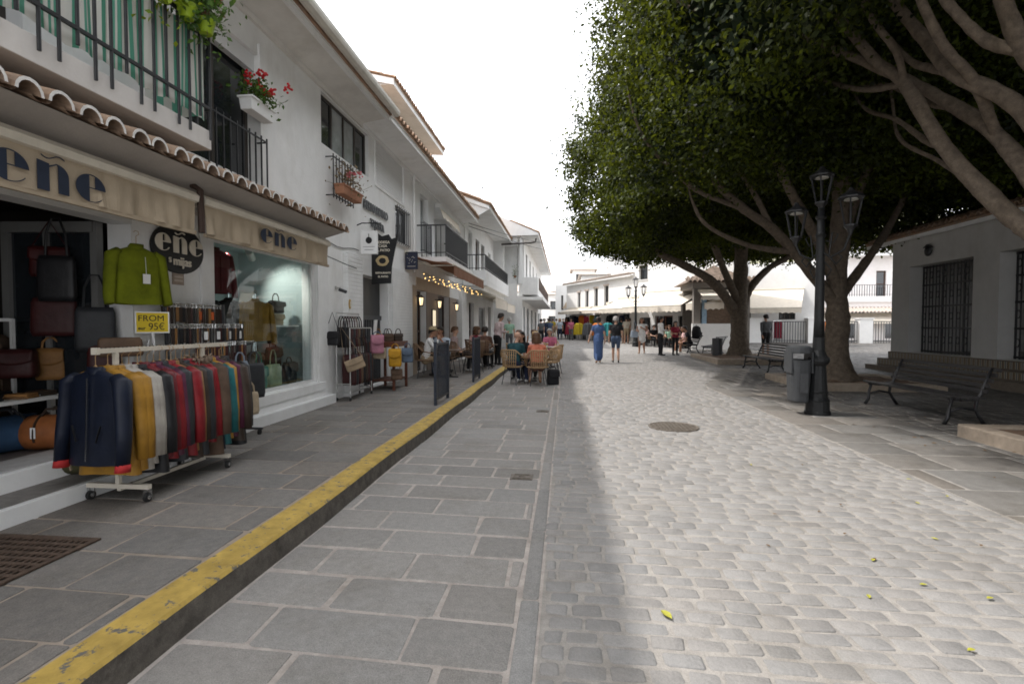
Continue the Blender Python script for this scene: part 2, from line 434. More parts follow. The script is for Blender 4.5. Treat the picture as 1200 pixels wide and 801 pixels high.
tag(setts('stone_lane', lambda y: -1.82, lambda y: -.245, -2.0, 24, .346, .58, .78, .028, 0, m_slab, crown=.003, jit=.008, tvar=.06, hue=.008, skew=-.045, pj=.05, bevel=.012), kind='structure')
tag(setts('lane_edge_strip', lambda y: -.238, lambda y: -.13, -2, 24, .95, 1, 1, .012, .002, m_slab, crown=.004, jit=.002, tvar=.06, bevel=.012), kind='structure')
tag(setts('flagged_path', lambda y: XR(y)+.01, lambda y: 5.3 if y < 13 else XR(y)+.8, -2, 24, .62, .7, 1.05, .026, 0, m_flag, crown=.004, jit=.006, tvar=.06, pj=.1, bevel=.012), kind='structure')
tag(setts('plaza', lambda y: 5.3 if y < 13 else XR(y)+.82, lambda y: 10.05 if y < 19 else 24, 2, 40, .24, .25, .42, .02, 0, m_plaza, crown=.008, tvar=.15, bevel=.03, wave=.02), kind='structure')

# raised pavement and its kerb
tag(sheet('lane_mortar_bed', -1.83, -.12, [-4, 2, 4, 6, 8, 10, 12, 12.5, 13, 14, 20, 30], -.0035, m_jl), kind='structure')
mb = MB(); PZ = .15
tag(setts('pavement', lambda y: -4.3, lambda y: -2.06, -1.5, 36, .42, .5, .85, .022, PZ, m_pslab, crown=.002, jit=.007, tvar=.07, hue=.012, skew=-.03, pj=.06, terrain=False, drop=.02, bevel=.012), kind='structure')
mb.box(-4.5, -3, -.05, -2.0, 36, PZ-.005); tag(mb.build('pavement_bed', m_joint), kind='structure')
mb = MB(); mb.mi = 0
def kerbpt(x, y, z): return (x, y, z)
ys = [-3+.6*i for i in range(66)]
for a, b in zip(ys[:-1], ys[1:]):
    w0 = .012*math.sin(a*2.1); w1 = .012*math.sin(b*2.1)
    mb.mi = 1
    mb.quad((-2.035+w0*.6, a, PZ+.006), (-1.845+w0, a, PZ+.002), (-1.845+w1, b, PZ+.002), (-2.035+w1*.6, b, PZ+.006))
    mb.quad((-1.845+w0, a, PZ+.002), (-1.83+w0, a, PZ-.015), (-1.83+w1, b, PZ-.015), (-1.845+w1, b, PZ+.002))
    mb.mi = 0
    mb.quad((-1.83+w0, a, PZ-.015), (-1.815+w0, a, -.03), (-1.815+w1, b, -.03), (-1.83+w1, b, PZ-.015))
    mb.quad((-2.06, a, PZ-.02), (-2.035+w0*.6, a, PZ+.006), (-2.035+w1*.6, b, PZ+.006), (-2.06, b, PZ-.02))
tag(mb.build('kerb', [m_conc, m_yellow]), kind='structure')

# ironwork let into the ground
m_iron = M('rusty_cast_iron', (.17, .145, .12), .7, .2, 25, .5, 60, metal=.3, stain=.2)
t = thing('manhole_cover', 'round cast iron manhole cover set in the sunlit cobbles', 'manhole cover', (1.6, 7.73, .006))
mb = MB(); mb.lathe([(.36, -.03), (.36, .006), (.335, .008), (.33, .002), (.0, .003)], n=40); mb.build('rim', m_iron, t)
mb = MB()
for i in range(-5, 6):
    for j in range(-5, 6):
        if math.hypot(i, j) < 5.2: mb.box(i*.058-.018, j*.058-.018, .002, i*.058+.018, j*.058+.018, .009)
mb.build('tread_plate', m_iron, t)
t = thing('floor_grate', 'brown metal floor grate in the pavement beside the white step', 'grate', (-3.25, 2.3, PZ))
mb = MB(); 
for i in range(18): mb.box(-.32, -.55+i*.065, .001, .32, -.525+i*.065, .012)
for i in range(17): mb.box(-.33+i*.04, -.56, .003, -.318+i*.04, .57, .0105)
mb.build('lattice', M('brown_rusty_steel', (.11, .075, .055), .7, .25, 20, .3, 70, metal=.2), t)
mb = MB(); mb.box(-.35, -.58, .004, -.318, .6, .014); mb.box(.318, -.58, .004, .35, .6, .014); mb.box(-.318, .57, .004, .318, .6, .014); mb.box(-.318, -.58, .004, .318, -.55, .014)
mb.build('frame', MATS['brown_rusty_steel'], t)
mb = MB(); mb.box(-.33, -.56, -.02, .33, .58, .0008); mb.build('pit_shade_plate', M('pit_shade', (.012, .011, .01), .9), t)  # near-black plate stands in for the shade below the grate
for i, (x, y, lab) in enumerate([(-.42, 5.0, 'small square drain cover in the grey lane, nearer of two'), (-.38, 8.9, 'small square drain cover in the grey lane, farther of two')]):
    t = thing('drain_cover', lab, 'drain cover', (x, y, .004), group='square drain covers in the lane')
    mb = MB(); mb.box(-.11, -.09, -.01, .11, .09, .003); mb.build('plate', m_iron, t)
    mb = MB(); mb.box(-.09, -.07, .004, .09, -.055, .009); mb.box(-.09, .055, .004, .09, .07, .009); mb.box(-.09, -.055, .004, -.075, .055, .009); mb.box(.075, -.055, .004, .09, .055, .009)
    mb.box(-.03, -.008, .004, .03, .008, .01); mb.build('rim', m_iron, t)
o = MB((-2.75, 11.3, PZ)).lathe([(.3, 0), (.3, .006), (.27, .008), (0, .008)], (-2.75, 11.3, PZ), 28).build('pavement_manhole', m_iron)
tag(o, 'dark round cover in the pavement beside the first railing panel', 'manhole cover'); o.location = (-2.75, 11.3, PZ)

# fallen leaves one can count
m_yl = M('yellow_green_fallen_leaf', (.42, .40, .05), .7, .2, 30); m_bl = M('brown_fallen_leaf', (.16, .09, .035), .8, .2, 30)
LV = [(781, 722, 1), (1023, 657, 1), (1082, 686, 1), (1138, 763, 1), (1160, 702, 1), (985, 592, 0), (1047, 590, 0), (1110, 582, 1), (1025, 656, 0), (960, 600, 0), (1075, 590, 1),
      (900, 640, 0), (940, 545, 0), (1018, 700, 1), (1150, 640, 0), (880, 545, 1), (908, 603, 0), (990, 626, 0), (1095, 632, 1), (1165, 560, 0), (1065, 562, 1)]
LVLAB = ['large yellow green leaf lying on the cobbles by the shadow edge']
def leaf_mesh(m, s):
    mb = MB(); n = 6
    pts = [(-.5, 0), (-.3, .17), (0, .24), (.25, .17), (.5, 0), (.25, -.17), (0, -.24), (-.3, -.17)]
    mb.add([(x*s, y*s, .004+.18*s*abs(y)*2+.05*s*x*x) for x, y in pts]+[(0, 0, .003)], [(i, (i+1) % 8, 8) for i in range(8)])
    return mb.mesh('fallen_leaf', m)
lm = {1: leaf_mesh(m_yl, .062), 0: leaf_mesh(m_bl, .05)}
for i, (u, v, k) in enumerate(LV):
    p = ong(u, v)
    o = bpy.data.objects.new('fallen_leaf', lm[k]); link(o); o.location = (p.x, p.y, .006); o.rotation_euler = (0, 0, random.uniform(0, 6)); o.scale = (1.4 if i == 0 else .75,)*3
    tag(o, LVLAB[0] if i == 0 else ('small yellow green leaf fallen on the sunlit stones right of centre' if k else 'small brown leaf fallen on the sunlit stones right of centre'), 'leaf', 'yellow green fallen leaves' if k else 'brown fallen leaves')
# ------------------------------------------------------------------ parts of houses
def window(b, fr, u0, u1, v0, v1, depth=.1, fm=None, gm=None, nv=2, nh=1, sill=True, bar=.05, name='window', sillmat=None, curtain=None):
    fm = fm or brownalu; gm = gm or darkglass
    mb = MB(b.location)
    d0, d1 = -depth-.05, -depth
    fbox(mb, fr, u0, u1, v1-bar, v1, d0, d1); fbox(mb, fr, u0, u1, v0, v0+bar, d0, d1)
    for i in range(nv+1):
        c = u0+bar/2+(u1-u0-bar)*i/nv
        fbox(mb, fr, c-bar/2, c+bar/2, v0+bar, v1-bar, d0, d1)
    for j in range(1, nh):
        c = v0+(v1-v0)*j/nh
        for i in range(nv):
            fbox(mb, fr, u0+bar+(u1-u0-bar)*i/nv, u0+(u1-u0-bar)*(i+1)/nv, c-bar/3, c+bar/3, d0+.005, d1-.005)
    w = mb.build(name, fm, b)
    for i in range(nv):
        g = MB(b.location); fbox(g, fr, u0+bar+(u1-u0-bar)*i/nv, u0+(u1-u0-bar)*(i+1)/nv, v0+bar, v1-bar, d0+.015, d0+.025)
        g.build('pane', gm if not (curtain and i in curtain) else paleglass, w)
    if sill:
        s = MB(b.location); fbox(s, fr, u0-.05, u1+.05, v0-.05, v0-.003, -depth-.04, .06); s.build('sill', sillmat or white, w)
    return w
def grille(b, fr, u0, u1, v0, v1, d=.12, n=6, name='window_grille', m=None, parent=None, ret=True):
    mb = MB((parent or b).location if parent is None else b.location)
    t = .018
    for z in (v0+.05, v1-.05): fbox(mb, fr, u0, u1, z-t/2, z+t/2, d-t/2, d+t/2)
    for i in range(n+1):
        u = u0+(u1-u0)*i/n
        mb.bar(fr.p(u, v0, d), fr.p(u, v1, d), .016)
    if ret:
        for u in (u0, u1):
            for z in (v0+.05, v1-.05): mb.bar(fr.p(u, z, d), fr.p(u, z, -.02), .016)
    return mb.build(name, m or blackiron, parent or b)
def tile_row(mb, fr, u0, u1, v, d, length=.5, slope=.35, pitch=.2, r=.085, t=.016, endmat=1, jit=.006):
    """a course of barrel tiles whose open ends show along the eave; 0 tile, 1 end"""
    n = int((u1-u0)/pitch); n8 = 8
    for i in range(n):
        u = u0+(i+.5)*(u1-u0)/n+random.uniform(-jit, jit); vv = v+random.uniform(-jit, jit); dd = d+random.uniform(-jit*2, jit*2)
        ring = lambda rr, dist, sc=1: [fr.p(u-math.cos(PI*k/n8)*rr*sc, vv+math.sin(PI*k/n8)*rr*1.05*sc+dist*slope, dd-dist) for k in range(n8+1)]
        o0, i0 = ring(r, 0), ring(r-t, 0); o1, i1 = ring(r, length, .85), ring(r-t, length, .85)
        vs = o0+i0+o1+i1; m = n8+1
        mb.mi = 0
        mb.add(vs, [(k, k+1, 2*m+k+1, 2*m+k) for k in range(n8)]+[(m+k+1, m+k, 3*m+k, 3*m+k+1) for k in range(n8)])
        mb.mi = endmat
        mb.add(vs, [(k+1, k, m+k, m+k+1) for k in range(n8)])
    # channel tiles between: a slightly dished bed
    mb.mi = 0
    for i in range(n+1):
        u = u0+i*(u1-u0)/n
        ring = lambda dist: [fr.p(u+math.cos(PI*k/6)*.06, v+.012-math.sin(PI*k/6)*.03+dist*slope, d-.03-dist) for k in range(7)]
        a, c = ring(0), ring(length)
        mb.add(a+c, [(k, k+1, 7+k+1, 7+k) for k in range(6)])
def roof(b, fr, u0, u1, v, over, run, slope=.36, tile=True, name='roof', pitch=.21, cov=None, tm=None):
    """pitched roof rising away from the wall plane, with tile ends at the eave and a plastered soffit"""
    mb = MB(b.location)
    mb.quad(fr.p(u0, v+.055, over), fr.p(u1, v+.055, over), fr.p(u1, v+.055+(run+over)*slope, -run), fr.p(u0, v+.055+(run+over)*slope, -run))
    mb.quad(fr.p(u0, v, over), fr.p(u1, v, over), fr.p(u1, v+.055, over), fr.p(u0, v+.055, over))
    mb.quad(fr.p(u0, v, over), fr.p(u0, v+.055, over), fr.p(u0, v+.055+(run+over)*slope, -run), fr.p(u0, v+(run+over)*slope, -run))
    mb.quad(fr.p(u1, v, over), fr.p(u1, v+(run+over)*slope, -run), fr.p(u1, v+.055+(run+over)*slope, -run), fr.p(u1, v+.055, over))
    if tile: 
        k = 0
        while k*.42 < min(run+over, 1.3):
            tile_row(mb, fr, u0, u1, v+.07+k*.42*slope+.012*(1 if k else 0), over+.05-k*.42, .44, slope, pitch); k += 1
    r = mb.build(name, [cov or terracotta, tm or terracotta], b)
    s = MB(b.location); s.quad(fr.p(u0, v-.004, over), fr.p(u0, v-.012, -.002), fr.p(u1, v-.012, -.002), fr.p(u1, v-.004, over))
    fbox(s, fr, u0, u1, v-.10, v-.003, over-.06, over-.02)
    s.build('eave_soffit', white, r)
    return r
def railing(b, fr, u0, u1, v0, v1, d, n, name='railing', ret=True, m=None, parent=None, w=.018, lower=.12):
    mb = MB(b.location)
    fbox(mb, fr, u0, u1, v1-.03, v1, d-.02, d+.02); fbox(mb, fr, u0, u1, v0+lower, v0+lower+.02, d-.012, d+.012)
    for i in range(n+1):
        u = u0+(u1-u0)*i/n; mb.bar(fr.p(u, v0, d), fr.p(u, v1-.01, d), w)
    if ret:
        for u in (u0, u1):
            mb.bar(fr.p(u, v1-.015, d), fr.p(u, v1-.015, 0), .035); mb.bar(fr.p(u, v0+lower, d), fr.p(u, v0+lower, 0), .02)
            k = max(2, int(d/.12))
            for i in range(1, k): mb.bar(fr.p(u, v0, d*i/k), fr.p(u, v1, d*i/k), w)
    return mb.build(name, m or blackiron, parent or b)
def awning(label, fr, u0, u1, v, drop, proj, mat, valance=.22, name='awning', barmat=None, group=None, arms=2, scallop=True, d0=.03):
    """sloping canvas on arms, with a hanging valance"""
    o = fr.p((u0+u1)/2, v, 0)
    t = thing(name, label, 'awning', o, group=group)
    mb = MB(o); nu = 14
    sag = lambda s, q: -.04*math.sin(PI*s)*1-.015*math.sin(q*PI*6)*math.sin(PI*s)
    f = lambda a, c: fr.p(u0+(u1-u0)*a, v-drop*c+sag(c, a), d0+(proj-d0)*c)
    mb.grid(f, nu, 8); mb.build('canopy', mat, t, solid=.012)
    mb = MB(o)
    mb.tube([fr.p(u0-.03, v-drop, proj), fr.p(u1+.03, v-drop, proj)], .03, 8); mb.tube([fr.p(u0-.03, v+.03, d0+.03), fr.p(u1+.03, v+.03, d0+.03)], .055, 8)
    mb.build('front_bar', barmat or creammetal, t)
    mb = MB(o); nn = max(10, int((u1-u0)/.1))
    wv = lambda a: .012*math.sin(a*nn*1.1)
    vs = []; 
    def g(a, c):
        bottom = valance*(1-.18*abs(math.sin(a*(u1-u0)*PI/.35))) if scallop else valance
        return fr.p(u0+(u1-u0)*a, v-drop-.02-bottom*c, proj+.012+wv(a)*c)
    mb.grid(g, nn*2, 4); mb.build('valance', mat, t, solid=.006)
    for i in range(arms):
        u = u0+.12+(u1-u0-.24)*i/max(1, arms-1)
        mb = MB(o); mid = fr.p(u+.15*(1 if i == 0 else -1), v-drop*.55-.12, proj*.5)
        mb.tube([fr.p(u, v-.1, d0), mid, fr.p(u, v-drop-.01, proj-.02)], .018, 6); mb.build('folding_arm', barmat or creammetal, t)
    return t
def text_geo(txt, size, depth=.004, bold=0.0, spacing=1.0):
    cu = bpy.data.curves.new('lettering', 'FONT'); cu.body = txt; cu.size = size; cu.extrude = depth/2; cu.align_x = 'CENTER'; cu.align_y = 'CENTER'; cu.offset = bold; cu.space_character = spacing
    ob = bpy.data.objects.new('lettering', cu); COL.objects.link(ob)
    bpy.context.view_layer.update()
    me = bpy.data.meshes.new_from_object(ob.evaluated_get(bpy.context.evaluated_depsgraph_get()))
    vs = [v.co.copy() for v in me.vertices]; fs = [tuple(p.vertices) for p in me.polygons]
    bpy.data.objects.remove(ob); bpy.data.curves.remove(cu); bpy.data.meshes.remove(me)
    return vs, fs
def ftext(mb, fr, u, v, d, txt, size, depth=.004, bold=0.0, sx=1.0, spacing=1.0, rot=0.0):
    vs, fs = text_geo(txt, size, depth, bold, spacing)
    c, s = math.cos(rot), math.sin(rot)
    mb.add([fr.p(u+(p.x*c-p.y*s)*sx, v+p.x*s+p.y*c, d+p.z) for p in vs], fs)

def letters_ene(mb, fr, u, v, d, h, th=.003, fn=None, thin=.035, gap=1.28):
    """fat-face lower case e, n with tilde, e: heavy half bowls and hairline strokes"""
    fn = fn or (lambda x, y, q: fr.p(u+x*h, v+y*h, d+q))
    P = lambda pts: mb.poly(pts, th, fn)
    el = lambda a, cx, rx=.5, ry=.5: (cx+rx*math.cos(a), ry*math.sin(a))
    def e(cx):
        L_, Rr = -.06, .14
        a0 = math.acos(L_/.5)
        P([el(a0+(2*PI-2*a0)*i/16, cx) for i in range(17)])
        aR = math.acos(Rr/.5)
        arc = [el(a0+(aR-a0)*i/5, cx) for i in range(6)]
        P(arc[::-1]+[(x, y-thin) for x, y in arc])
        seg = [el(aR*(1-i/8), cx) for i in range(9)]
        P(([(cx+Rr, .0)]+[seg[-1]]+seg[::-1][1:])[:1]+seg[::-1])
        P([(cx+L_, 0), (cx+Rr, 0), (cx+Rr, thin), (cx+L_, thin)])
        arc = [el(-(a0)+(a0-.62)*i/10, cx) for i in range(11)]
        P(arc+[(x*1+(cx-x)*thin*1.1, y*(1-thin*1.6)) for x, y in arc[::-1]])
    def n(cx):
        P([(cx-.46, -.5), (cx-.12, -.5), (cx-.12, .42), (cx-.46, .47)])
        sh = [(cx+.08+.38*math.sin(PI/2*i/8), .1+.38*math.cos(PI/2*i/8)) for i in range(9)]
        P([(cx+.14, -.5), (cx+.46, -.5)]+sh[::-1]+[(cx+.14, .40)][:1])
        P([(cx-.12, .30), (cx+.10, .44), (cx+.10, .48), (cx-.12, .36)])
        t = [(-.34+.68*i/12) for i in range(13)]
        up = [(cx+x, .66+.075*math.sin(x*9)) for x in t]
        P([(x, y-thin*.55) for x, y in up]+[(x, y+thin*.55) for x, y in up[::-1]])
    e(-gap*.92); n(0); e(gap*.92)

# ------------------------------------------------------------------ left side: the shop house
W = -4.15
FL = Frame((W, 0, 0), (0, 1, 0))          # u = distance up the street, v = height, d = out over the pavement
B = thing('shop_house', 'white two storey house over the leather shop, nearest on the left', 'house', (W, 4, 0))
off = B.location
mb = MB(off)
# ground floor wall, then the upper wall
GH = [(1.2, 4.55, .43, 2.62), (5.70, 8.22, .55, 2.55)]
UH = [(5.25, 6.66, 3.40, 5.15), (8.47, 10.58, 4.62, 5.5), (1.0, 3.6, 3.40, 5.4)]
wall(mb, FL, -2.5, 10.0, 0, 2.9, GH, .25)
wall(mb, FL, -2.5, 10.75, 2.9, 5.75, UH, .25)
mb.quad((W-.25, -2.5, 0), (W-7, -2.5, 0), (W-7, -2.5, 5.75), (W-.25, -2.5, 5.75))
mb.quad((W-7, -2.5, 0), (W-7, 10, 0), (W-7, 10, 5.75), (W-7, -2.5, 5.75))
mb.build('wall', white, B)
mb = MB(off); fbox(mb, FL, 8.42, 8.62, PZ, 2.6, .0, .025); fbox(mb, FL, 5.46, 5.68, .38, 2.62, 0, .03); fbox(mb, FL, 5.46, 8.42, 2.56, 2.66, 0, .035); fbox(mb, FL, 8.24, 8.42, .38, 2.56, 0, .03)
fbox(mb, FL, 5.46, 8.42, .40, .54, 0, .07); mb.build('window_surround', whiteb, B, bevel=.006)
mb = MB(off); fbox(mb, FL, 4.72, 8.6, PZ-.05, .30, 0, .16); fbox(mb, FL, 4.9, 8.5, .30, .40, 0, .05); mb.build('plinth', whiteb, B, bevel=.008)
mb = MB(off); fbox(mb, FL, 9.28, 9.98, PZ-.05, 2.86, 0, .10); mb.build('brick_pilaster', whitebrick, B)
# arched head of the upper French window
mb = MB(off)
rr = [(FL, )]
fbox(mb, FL, 6.66, 6.80, 3.4, 5.3, -.0, .03); mb.build('moulding', white, B)
# shop window: frame and glass
w = window(B, FL, 5.70, 8.22, .55, 2.55, .06, alu, shopglass, 1, 1, False, .045, 'display_window')
# French window up on the balcony and the narrow one beside it
window(B, FL, 1.0, 3.6, 3.40, 5.4, .14, brownalu, darkglass, 2, 1, False, .06, 'balcony_door')
w2 = window(B, FL, 5.25, 6.66, 3.40, 5.15, .16, brownalu, darkglass, 2, 1, True, .06, 'french_window')
s = MB(off); fbox(s, FL, 5.25, 6.66, 4.93, 5.15, -.14, -.05); s.build('shutter_box', shutter, w2)
grille(B, FL, 5.5, 6.65, 3.18, 4.02, .12, 9, 'window_railing')
window(B, FL, 8.47, 10.58, 4.62, 5.5, .07, brownalu, darkglass, 4, 1, False, .045, curtain=(1, 2))
grille(B, FL, 8.62, 9.45, 3.72, 4.48, .14, 7, 'window_grille')
# balcony
mb = MB(off); fbox(mb, FL, -1, 4.72, 3.20, 3.38, .002, .72); bal = mb.build('balcony', M('balcony_plaster', (.66, .63, .6), .9, .05, 3, .2, 40, stain=.22), B, bevel=.006)
mb = MB(off)
fbox(mb, FL, -1, 4.68, 4.27, 4.31, .735, .765); fbox(mb, FL, -1, 4.68, 3.56, 3.585, .738, .762)
i = 0; u = -1.0
while u < 4.70:
    lo = 3.40 if i % 3 == 2 else 3.22
    mb.tube([FL.p(u, lo+.06, .75), FL.p(u, 4.29, .75)], .0125, 8); u += .135; i += 1
for d in (.15, .3, .45, .6): mb.bar(FL.p(4.68, 3.39, d), FL.p(4.68, 4.28, d), .026)
mb.bar(FL.p(4.68, 4.29, .75), FL.p(4.68, 4.29, 0), .035); mb.bar(FL.p(4.68, 3.57, .75), FL.p(4.68, 3.57, 0), .024)
mb.build('railing', blackiron, bal)
mb = MB(off)
def scr(a, c):
    u = -1+5.66*a; return FL.p(u, 3.47+.78*c+.012*math.sin(u*9)-.01*math.sin(u*31), .695+.012*math.sin(u*17+c*2)+.008*math.sin(u*41))
mb.grid(scr, 120, 5)
def scr2(a, c): return FL.p(4.64+.01*math.sin(a*20), 3.5+.72*c, .10+.6*a)
mb.grid(scr2, 10, 4)
m_screen = M('striped_green_and_white_screen', (.7, .7, .66), .9, .03, 8, extra=stripes([(0, (.66, .66, .61)), (.22, (.09, .30, .21)), (.38, (.58, .57, .52)), (.44, (.66, .66, .61)), (.56, (.11, .33, .24)), (.66, (.58, .58, .53)), (.72, (.11, .33, .24)), (.86, (.66, .65, .6))], .24))
mb.build('striped_screen', m_screen, bal, solid=.003)
# tiled pent roof over the shop front
mb = MB(off)
PR = dict(v=2.905, d=.90)
mb.mi = 0
mb.quad(FL.p(-2, 2.90, .86), FL.p(7.45, 2.90, .86), FL.p(7.45, 3.16, .001), FL.p(-2, 3.16, .001))
tile_row(mb, FL, -2.02, 7.45, 2.905, .93, .46, .30, .205, .088, .02)
tile_row(mb, FL, -2.02, 7.45, 3.045, .50, .46, .30, .205, .085, .02)
pr = mb.build('pent_roof', [M('old_clay_tile', (.36, .245, .165), .9, .25, 9, .4, 60, col2=(.22, .16, .12)), tilewhite], B)
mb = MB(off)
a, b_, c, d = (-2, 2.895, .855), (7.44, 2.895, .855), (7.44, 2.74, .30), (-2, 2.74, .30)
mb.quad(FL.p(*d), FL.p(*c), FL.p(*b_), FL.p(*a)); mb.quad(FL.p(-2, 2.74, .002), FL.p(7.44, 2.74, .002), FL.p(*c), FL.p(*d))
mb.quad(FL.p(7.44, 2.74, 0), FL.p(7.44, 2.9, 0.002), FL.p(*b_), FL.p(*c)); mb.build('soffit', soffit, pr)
# main roof with its gutter
roof(B, FL, -2.6, 10.2, 5.72, .62, 6.4, .36)
mb = MB(off); mb.quad(FL.p(-2.6, 5.70, .62), FL.p(-2.6, 5.60, .002), FL.p(10.2, 5.60, .002), FL.p(10.2, 5.70, .62)); fbox(mb, FL, -2.6, 10.2, 5.52, 5.60, .002, .05); mb.build('cornice', eave_white, B)
mb = MB(off)
prof = [(-.075, .08), (-.07, .01), (-.04, -.03), (.02, -.045), (.07, -.02), (.085, .03), (.085, .08), (.075, .08), (.07, .035), (.02, -.03), (-.03, -.02), (-.06, .02), (-.065, .08)]
vs = [FL.p(u, 5.74+y, .74+x) for u in (-2.6, 10.2) for x, y in prof]; n = len(prof)
mb.add(vs, [(k, k+1, n+k+1, n+k) for k in range(n-1)]+[tuple(range(n-1, -1, -1)), tuple(range(n, 2*n))])
mb.build('gutter', M('painted_gutter', (.63, .60, .53), .5, .06, 6, stain=.15), B)
mb = MB(off); fbox(mb, FL, 6.2, 6.75, 5.9, 8.2, -1.35, -.85); fbox(mb, FL, 6.14, 6.81, 8.2, 8.3, -1.41, -.79); fbox(mb, FL, 6.25, 6.7, 8.3, 8.55, -1.3, -.9); mb.build('chimney', white, B)
# cable run along the wall
mb = MB(off); mb.tube([FL.p(4.75+.25*i, 2.97-.35*(i/22)**2*0+.04*math.sin(i), .015) for i in range(22)], .008, 5); mb.tube([FL.p(7.6, 2.95, .02), FL.p(8.4, 2.72, .02), FL.p(9.2, 2.62, .12), FL.p(9.6, 2.6, .13)], .008, 5); mb.build('cable', plastic_black, B)
# small things fixed to the wall
def wallthing(name, label, cat, u, v, d=0.0, group=None): return thing(name, label, cat, FL.p(u, v, d), PI/2, group)
LF = Frame((0, 0, 0), (1, 0, 0))   # for things turned by PI/2: local x along the street, local -y outwards
t = wallthing('security_camera', 'small dark security camera on the white wall beside the second awning', 'camera', 8.95, 2.18)
mb = MB(); mb.box(-.03, -.02, -.03, .03, -.003, .03); mb.bar((0, -.02, 0), (0, -.1, .0), .02); mb.build('bracket', greymetal, t)
mb = MB(); mb.tube([(0, -.07, -.03), (.1, -.16, -.07)], .03, 10); mb.build('body', darkmetal, t)
t = wallthing('wall_plaque', 'small brown ceramic plaque below the oval sign', 'plaque', 5.13, 2.02)
mb = MB(); mb.box(-.08, -.012, -.085, .08, -.002, .085); mb.build('tile', M('brown_tile', (.33, .26, .21), .5, .1, 12), t)
mb = MB(); [mb.box(-.06, -.016, z-.012, .06, -.0125, z+.012) for z in (-.04, .0, .04)]; mb.build('writing', M('pale_brown', (.5, .42, .35), .6), t)
t = wallthing('wall_tile', 'small gilt number plaque on the white brick pilaster', 'plaque', 9.32, 1.9, .102)
mb = MB(); mb.lathe([(.0, 0), (.07, 0), (.07, .015), (0, .02)], n=20); 
for k, q in enumerate(mb.v): mb.v[k] = (q[0]*.7, -q[2]-.001, q[1]*1.3)
mb.build('rim', gold, t)
mb = MB(); mb.box(-.018, -.026, -.05, .018, -.022, .05); mb.build('figure', creampaint, t)
# house eave end second part: gate and restaurant house
B2 = thing('restaurant_house', 'white house with the brown awning and black balcony, left side', 'house', (W, 15, 0))
off2 = B2.location
mb = MB(off2)
GH2 = [(10.22, 11.72, PZ, 2.55), (14.0, 15.05, PZ, 2.5), (16.4, 18.1, PZ, 2.5), (19.3, 19.9, PZ, 2.5)]
UH2 = [(11.0, 12.95, 4.62, 5.55), (12.3, 13.3, 3.58, 4.45), (14.5, 15.35, 3.62, 5.3), (16.1, 18.6, 3.5, 5.4), (19.3, 20.2, 3.6, 5.1)]
wall(mb, FL, 10.002, 20.9, 0, 2.9, GH2, .3); wall(mb, FL, 10.752, 20.9, 2.9, 5.75, UH2, .3)
mb.quad((W-.3, 20.9, 0), (W-.3, 20.9, 5.7), (W-7, 20.9, 5.7), (W-7, 20.9, 0))
mb.build('wall', white, B2)
mb = MB(off2); fbox(mb, FL, 11.78, 13.35, PZ-.05, 2.86, 0, .10); mb.build('brick_pilaster', whitebrick, B2)
mb = MB(off2); fbox(mb, FL, 13.36, 14.0, PZ, 2.6, 0, .03); fbox(mb, FL, 14.0, 18.1, 2.5, 2.85, 0, .03); mb.build('beige_facing', cream, B2)
mb = MB(off2); fbox(mb, FL, 15.05, 16.4, PZ, 2.5, 0, .03); mb.build('taupe_facing', taupe, B2); mb = MB(off2); fbox(mb, FL, 18.1, 19.3, PZ, 2.5, 0, .03); mb.build('taupe_facing', taupe, B2)
mb = MB(off2); fbox(mb, FL, 19.9, 20.9, PZ, 2.9, 0, .12); mb.build('white_pilaster', whiteb, B2)
# dark gate in the doorway
mb = MB(off2); fbox(mb, FL, 10.22, 11.72, PZ+.02, 2.54, -.24, -.2); g = mb.build('gate', plastic_black, B2)
mb = MB(off2)
for i in range(11): fbox(mb, FL, 10.26+i*.135, 10.31+i*.135, PZ+.05, 1.62, -.2, -.17)
fbox(mb, FL, 10.22, 11.72, 1.62, 1.72, -.2, -.16); mb.build('slats', darkmetal, g)
for (a, b_, dm) in ((14.0, 15.05, darkwood), (16.4, 18.1, darkwood), (19.3, 19.9, darkwood)):
    d_ = window(B2, FL, a, b_, PZ, 2.5, .18, dm, darkglass, 2, 2, False, .09, 'door')
window(B2, FL, 12.3, 13.3, 3.58, 4.45, .08, darkmetal, darkglass, 2, 1, True, .05); grille(B2, FL, 12.28, 13.3, 3.52, 4.46, .06, 7)
mb = MB(off2); fbox(mb, FL, 11.0, 12.95, 4.62, 5.55, -.06, -.03)
for z in range(12): fbox(mb, FL, 11.04, 12.91, 4.66+z*.072, 4.725+z*.072, -.03, -.022)
mb.build('roller_shutter', shutter, B2)
mb = MB(off2)
for (a, b_, c, d) in ((10.93, 11.0, 4.55, 5.62), (12.95, 13.02, 4.55, 5.62), (11.0, 12.95, 5.55, 5.62), (11.0, 12.95, 4.55, 4.62)): fbox(mb, FL, a, b_, c, d, 0, .02)
mb.build('shutter_surround', whiteb, B2)
window(B2, FL, 14.5, 15.35, 3.62, 5.3, .14, alu, paleglass, 1, 1, True, .06); grille(B2, FL, 14.5, 15.35, 3.62, 4.5, .1, 8)
mb = MB(off2)   # loggia lining
mb.quad(FL.p(16.1, 3.5, -1.3), FL.p(18.6, 3.5, -1.3), FL.p(18.6, 5.4, -1.3), FL.p(16.1, 5.4, -1.3))
mb.quad(FL.p(16.1, 3.5, -.3), FL.p(16.1, 3.5, -1.3), FL.p(16.1, 5.4, -1.3), FL.p(16.1, 5.4, -.3)); mb.quad(FL.p(18.6, 3.5, -.3), FL.p(18.6, 5.4, -.3), FL.p(18.6, 5.4, -1.3), FL.p(18.6, 3.5, -1.3))
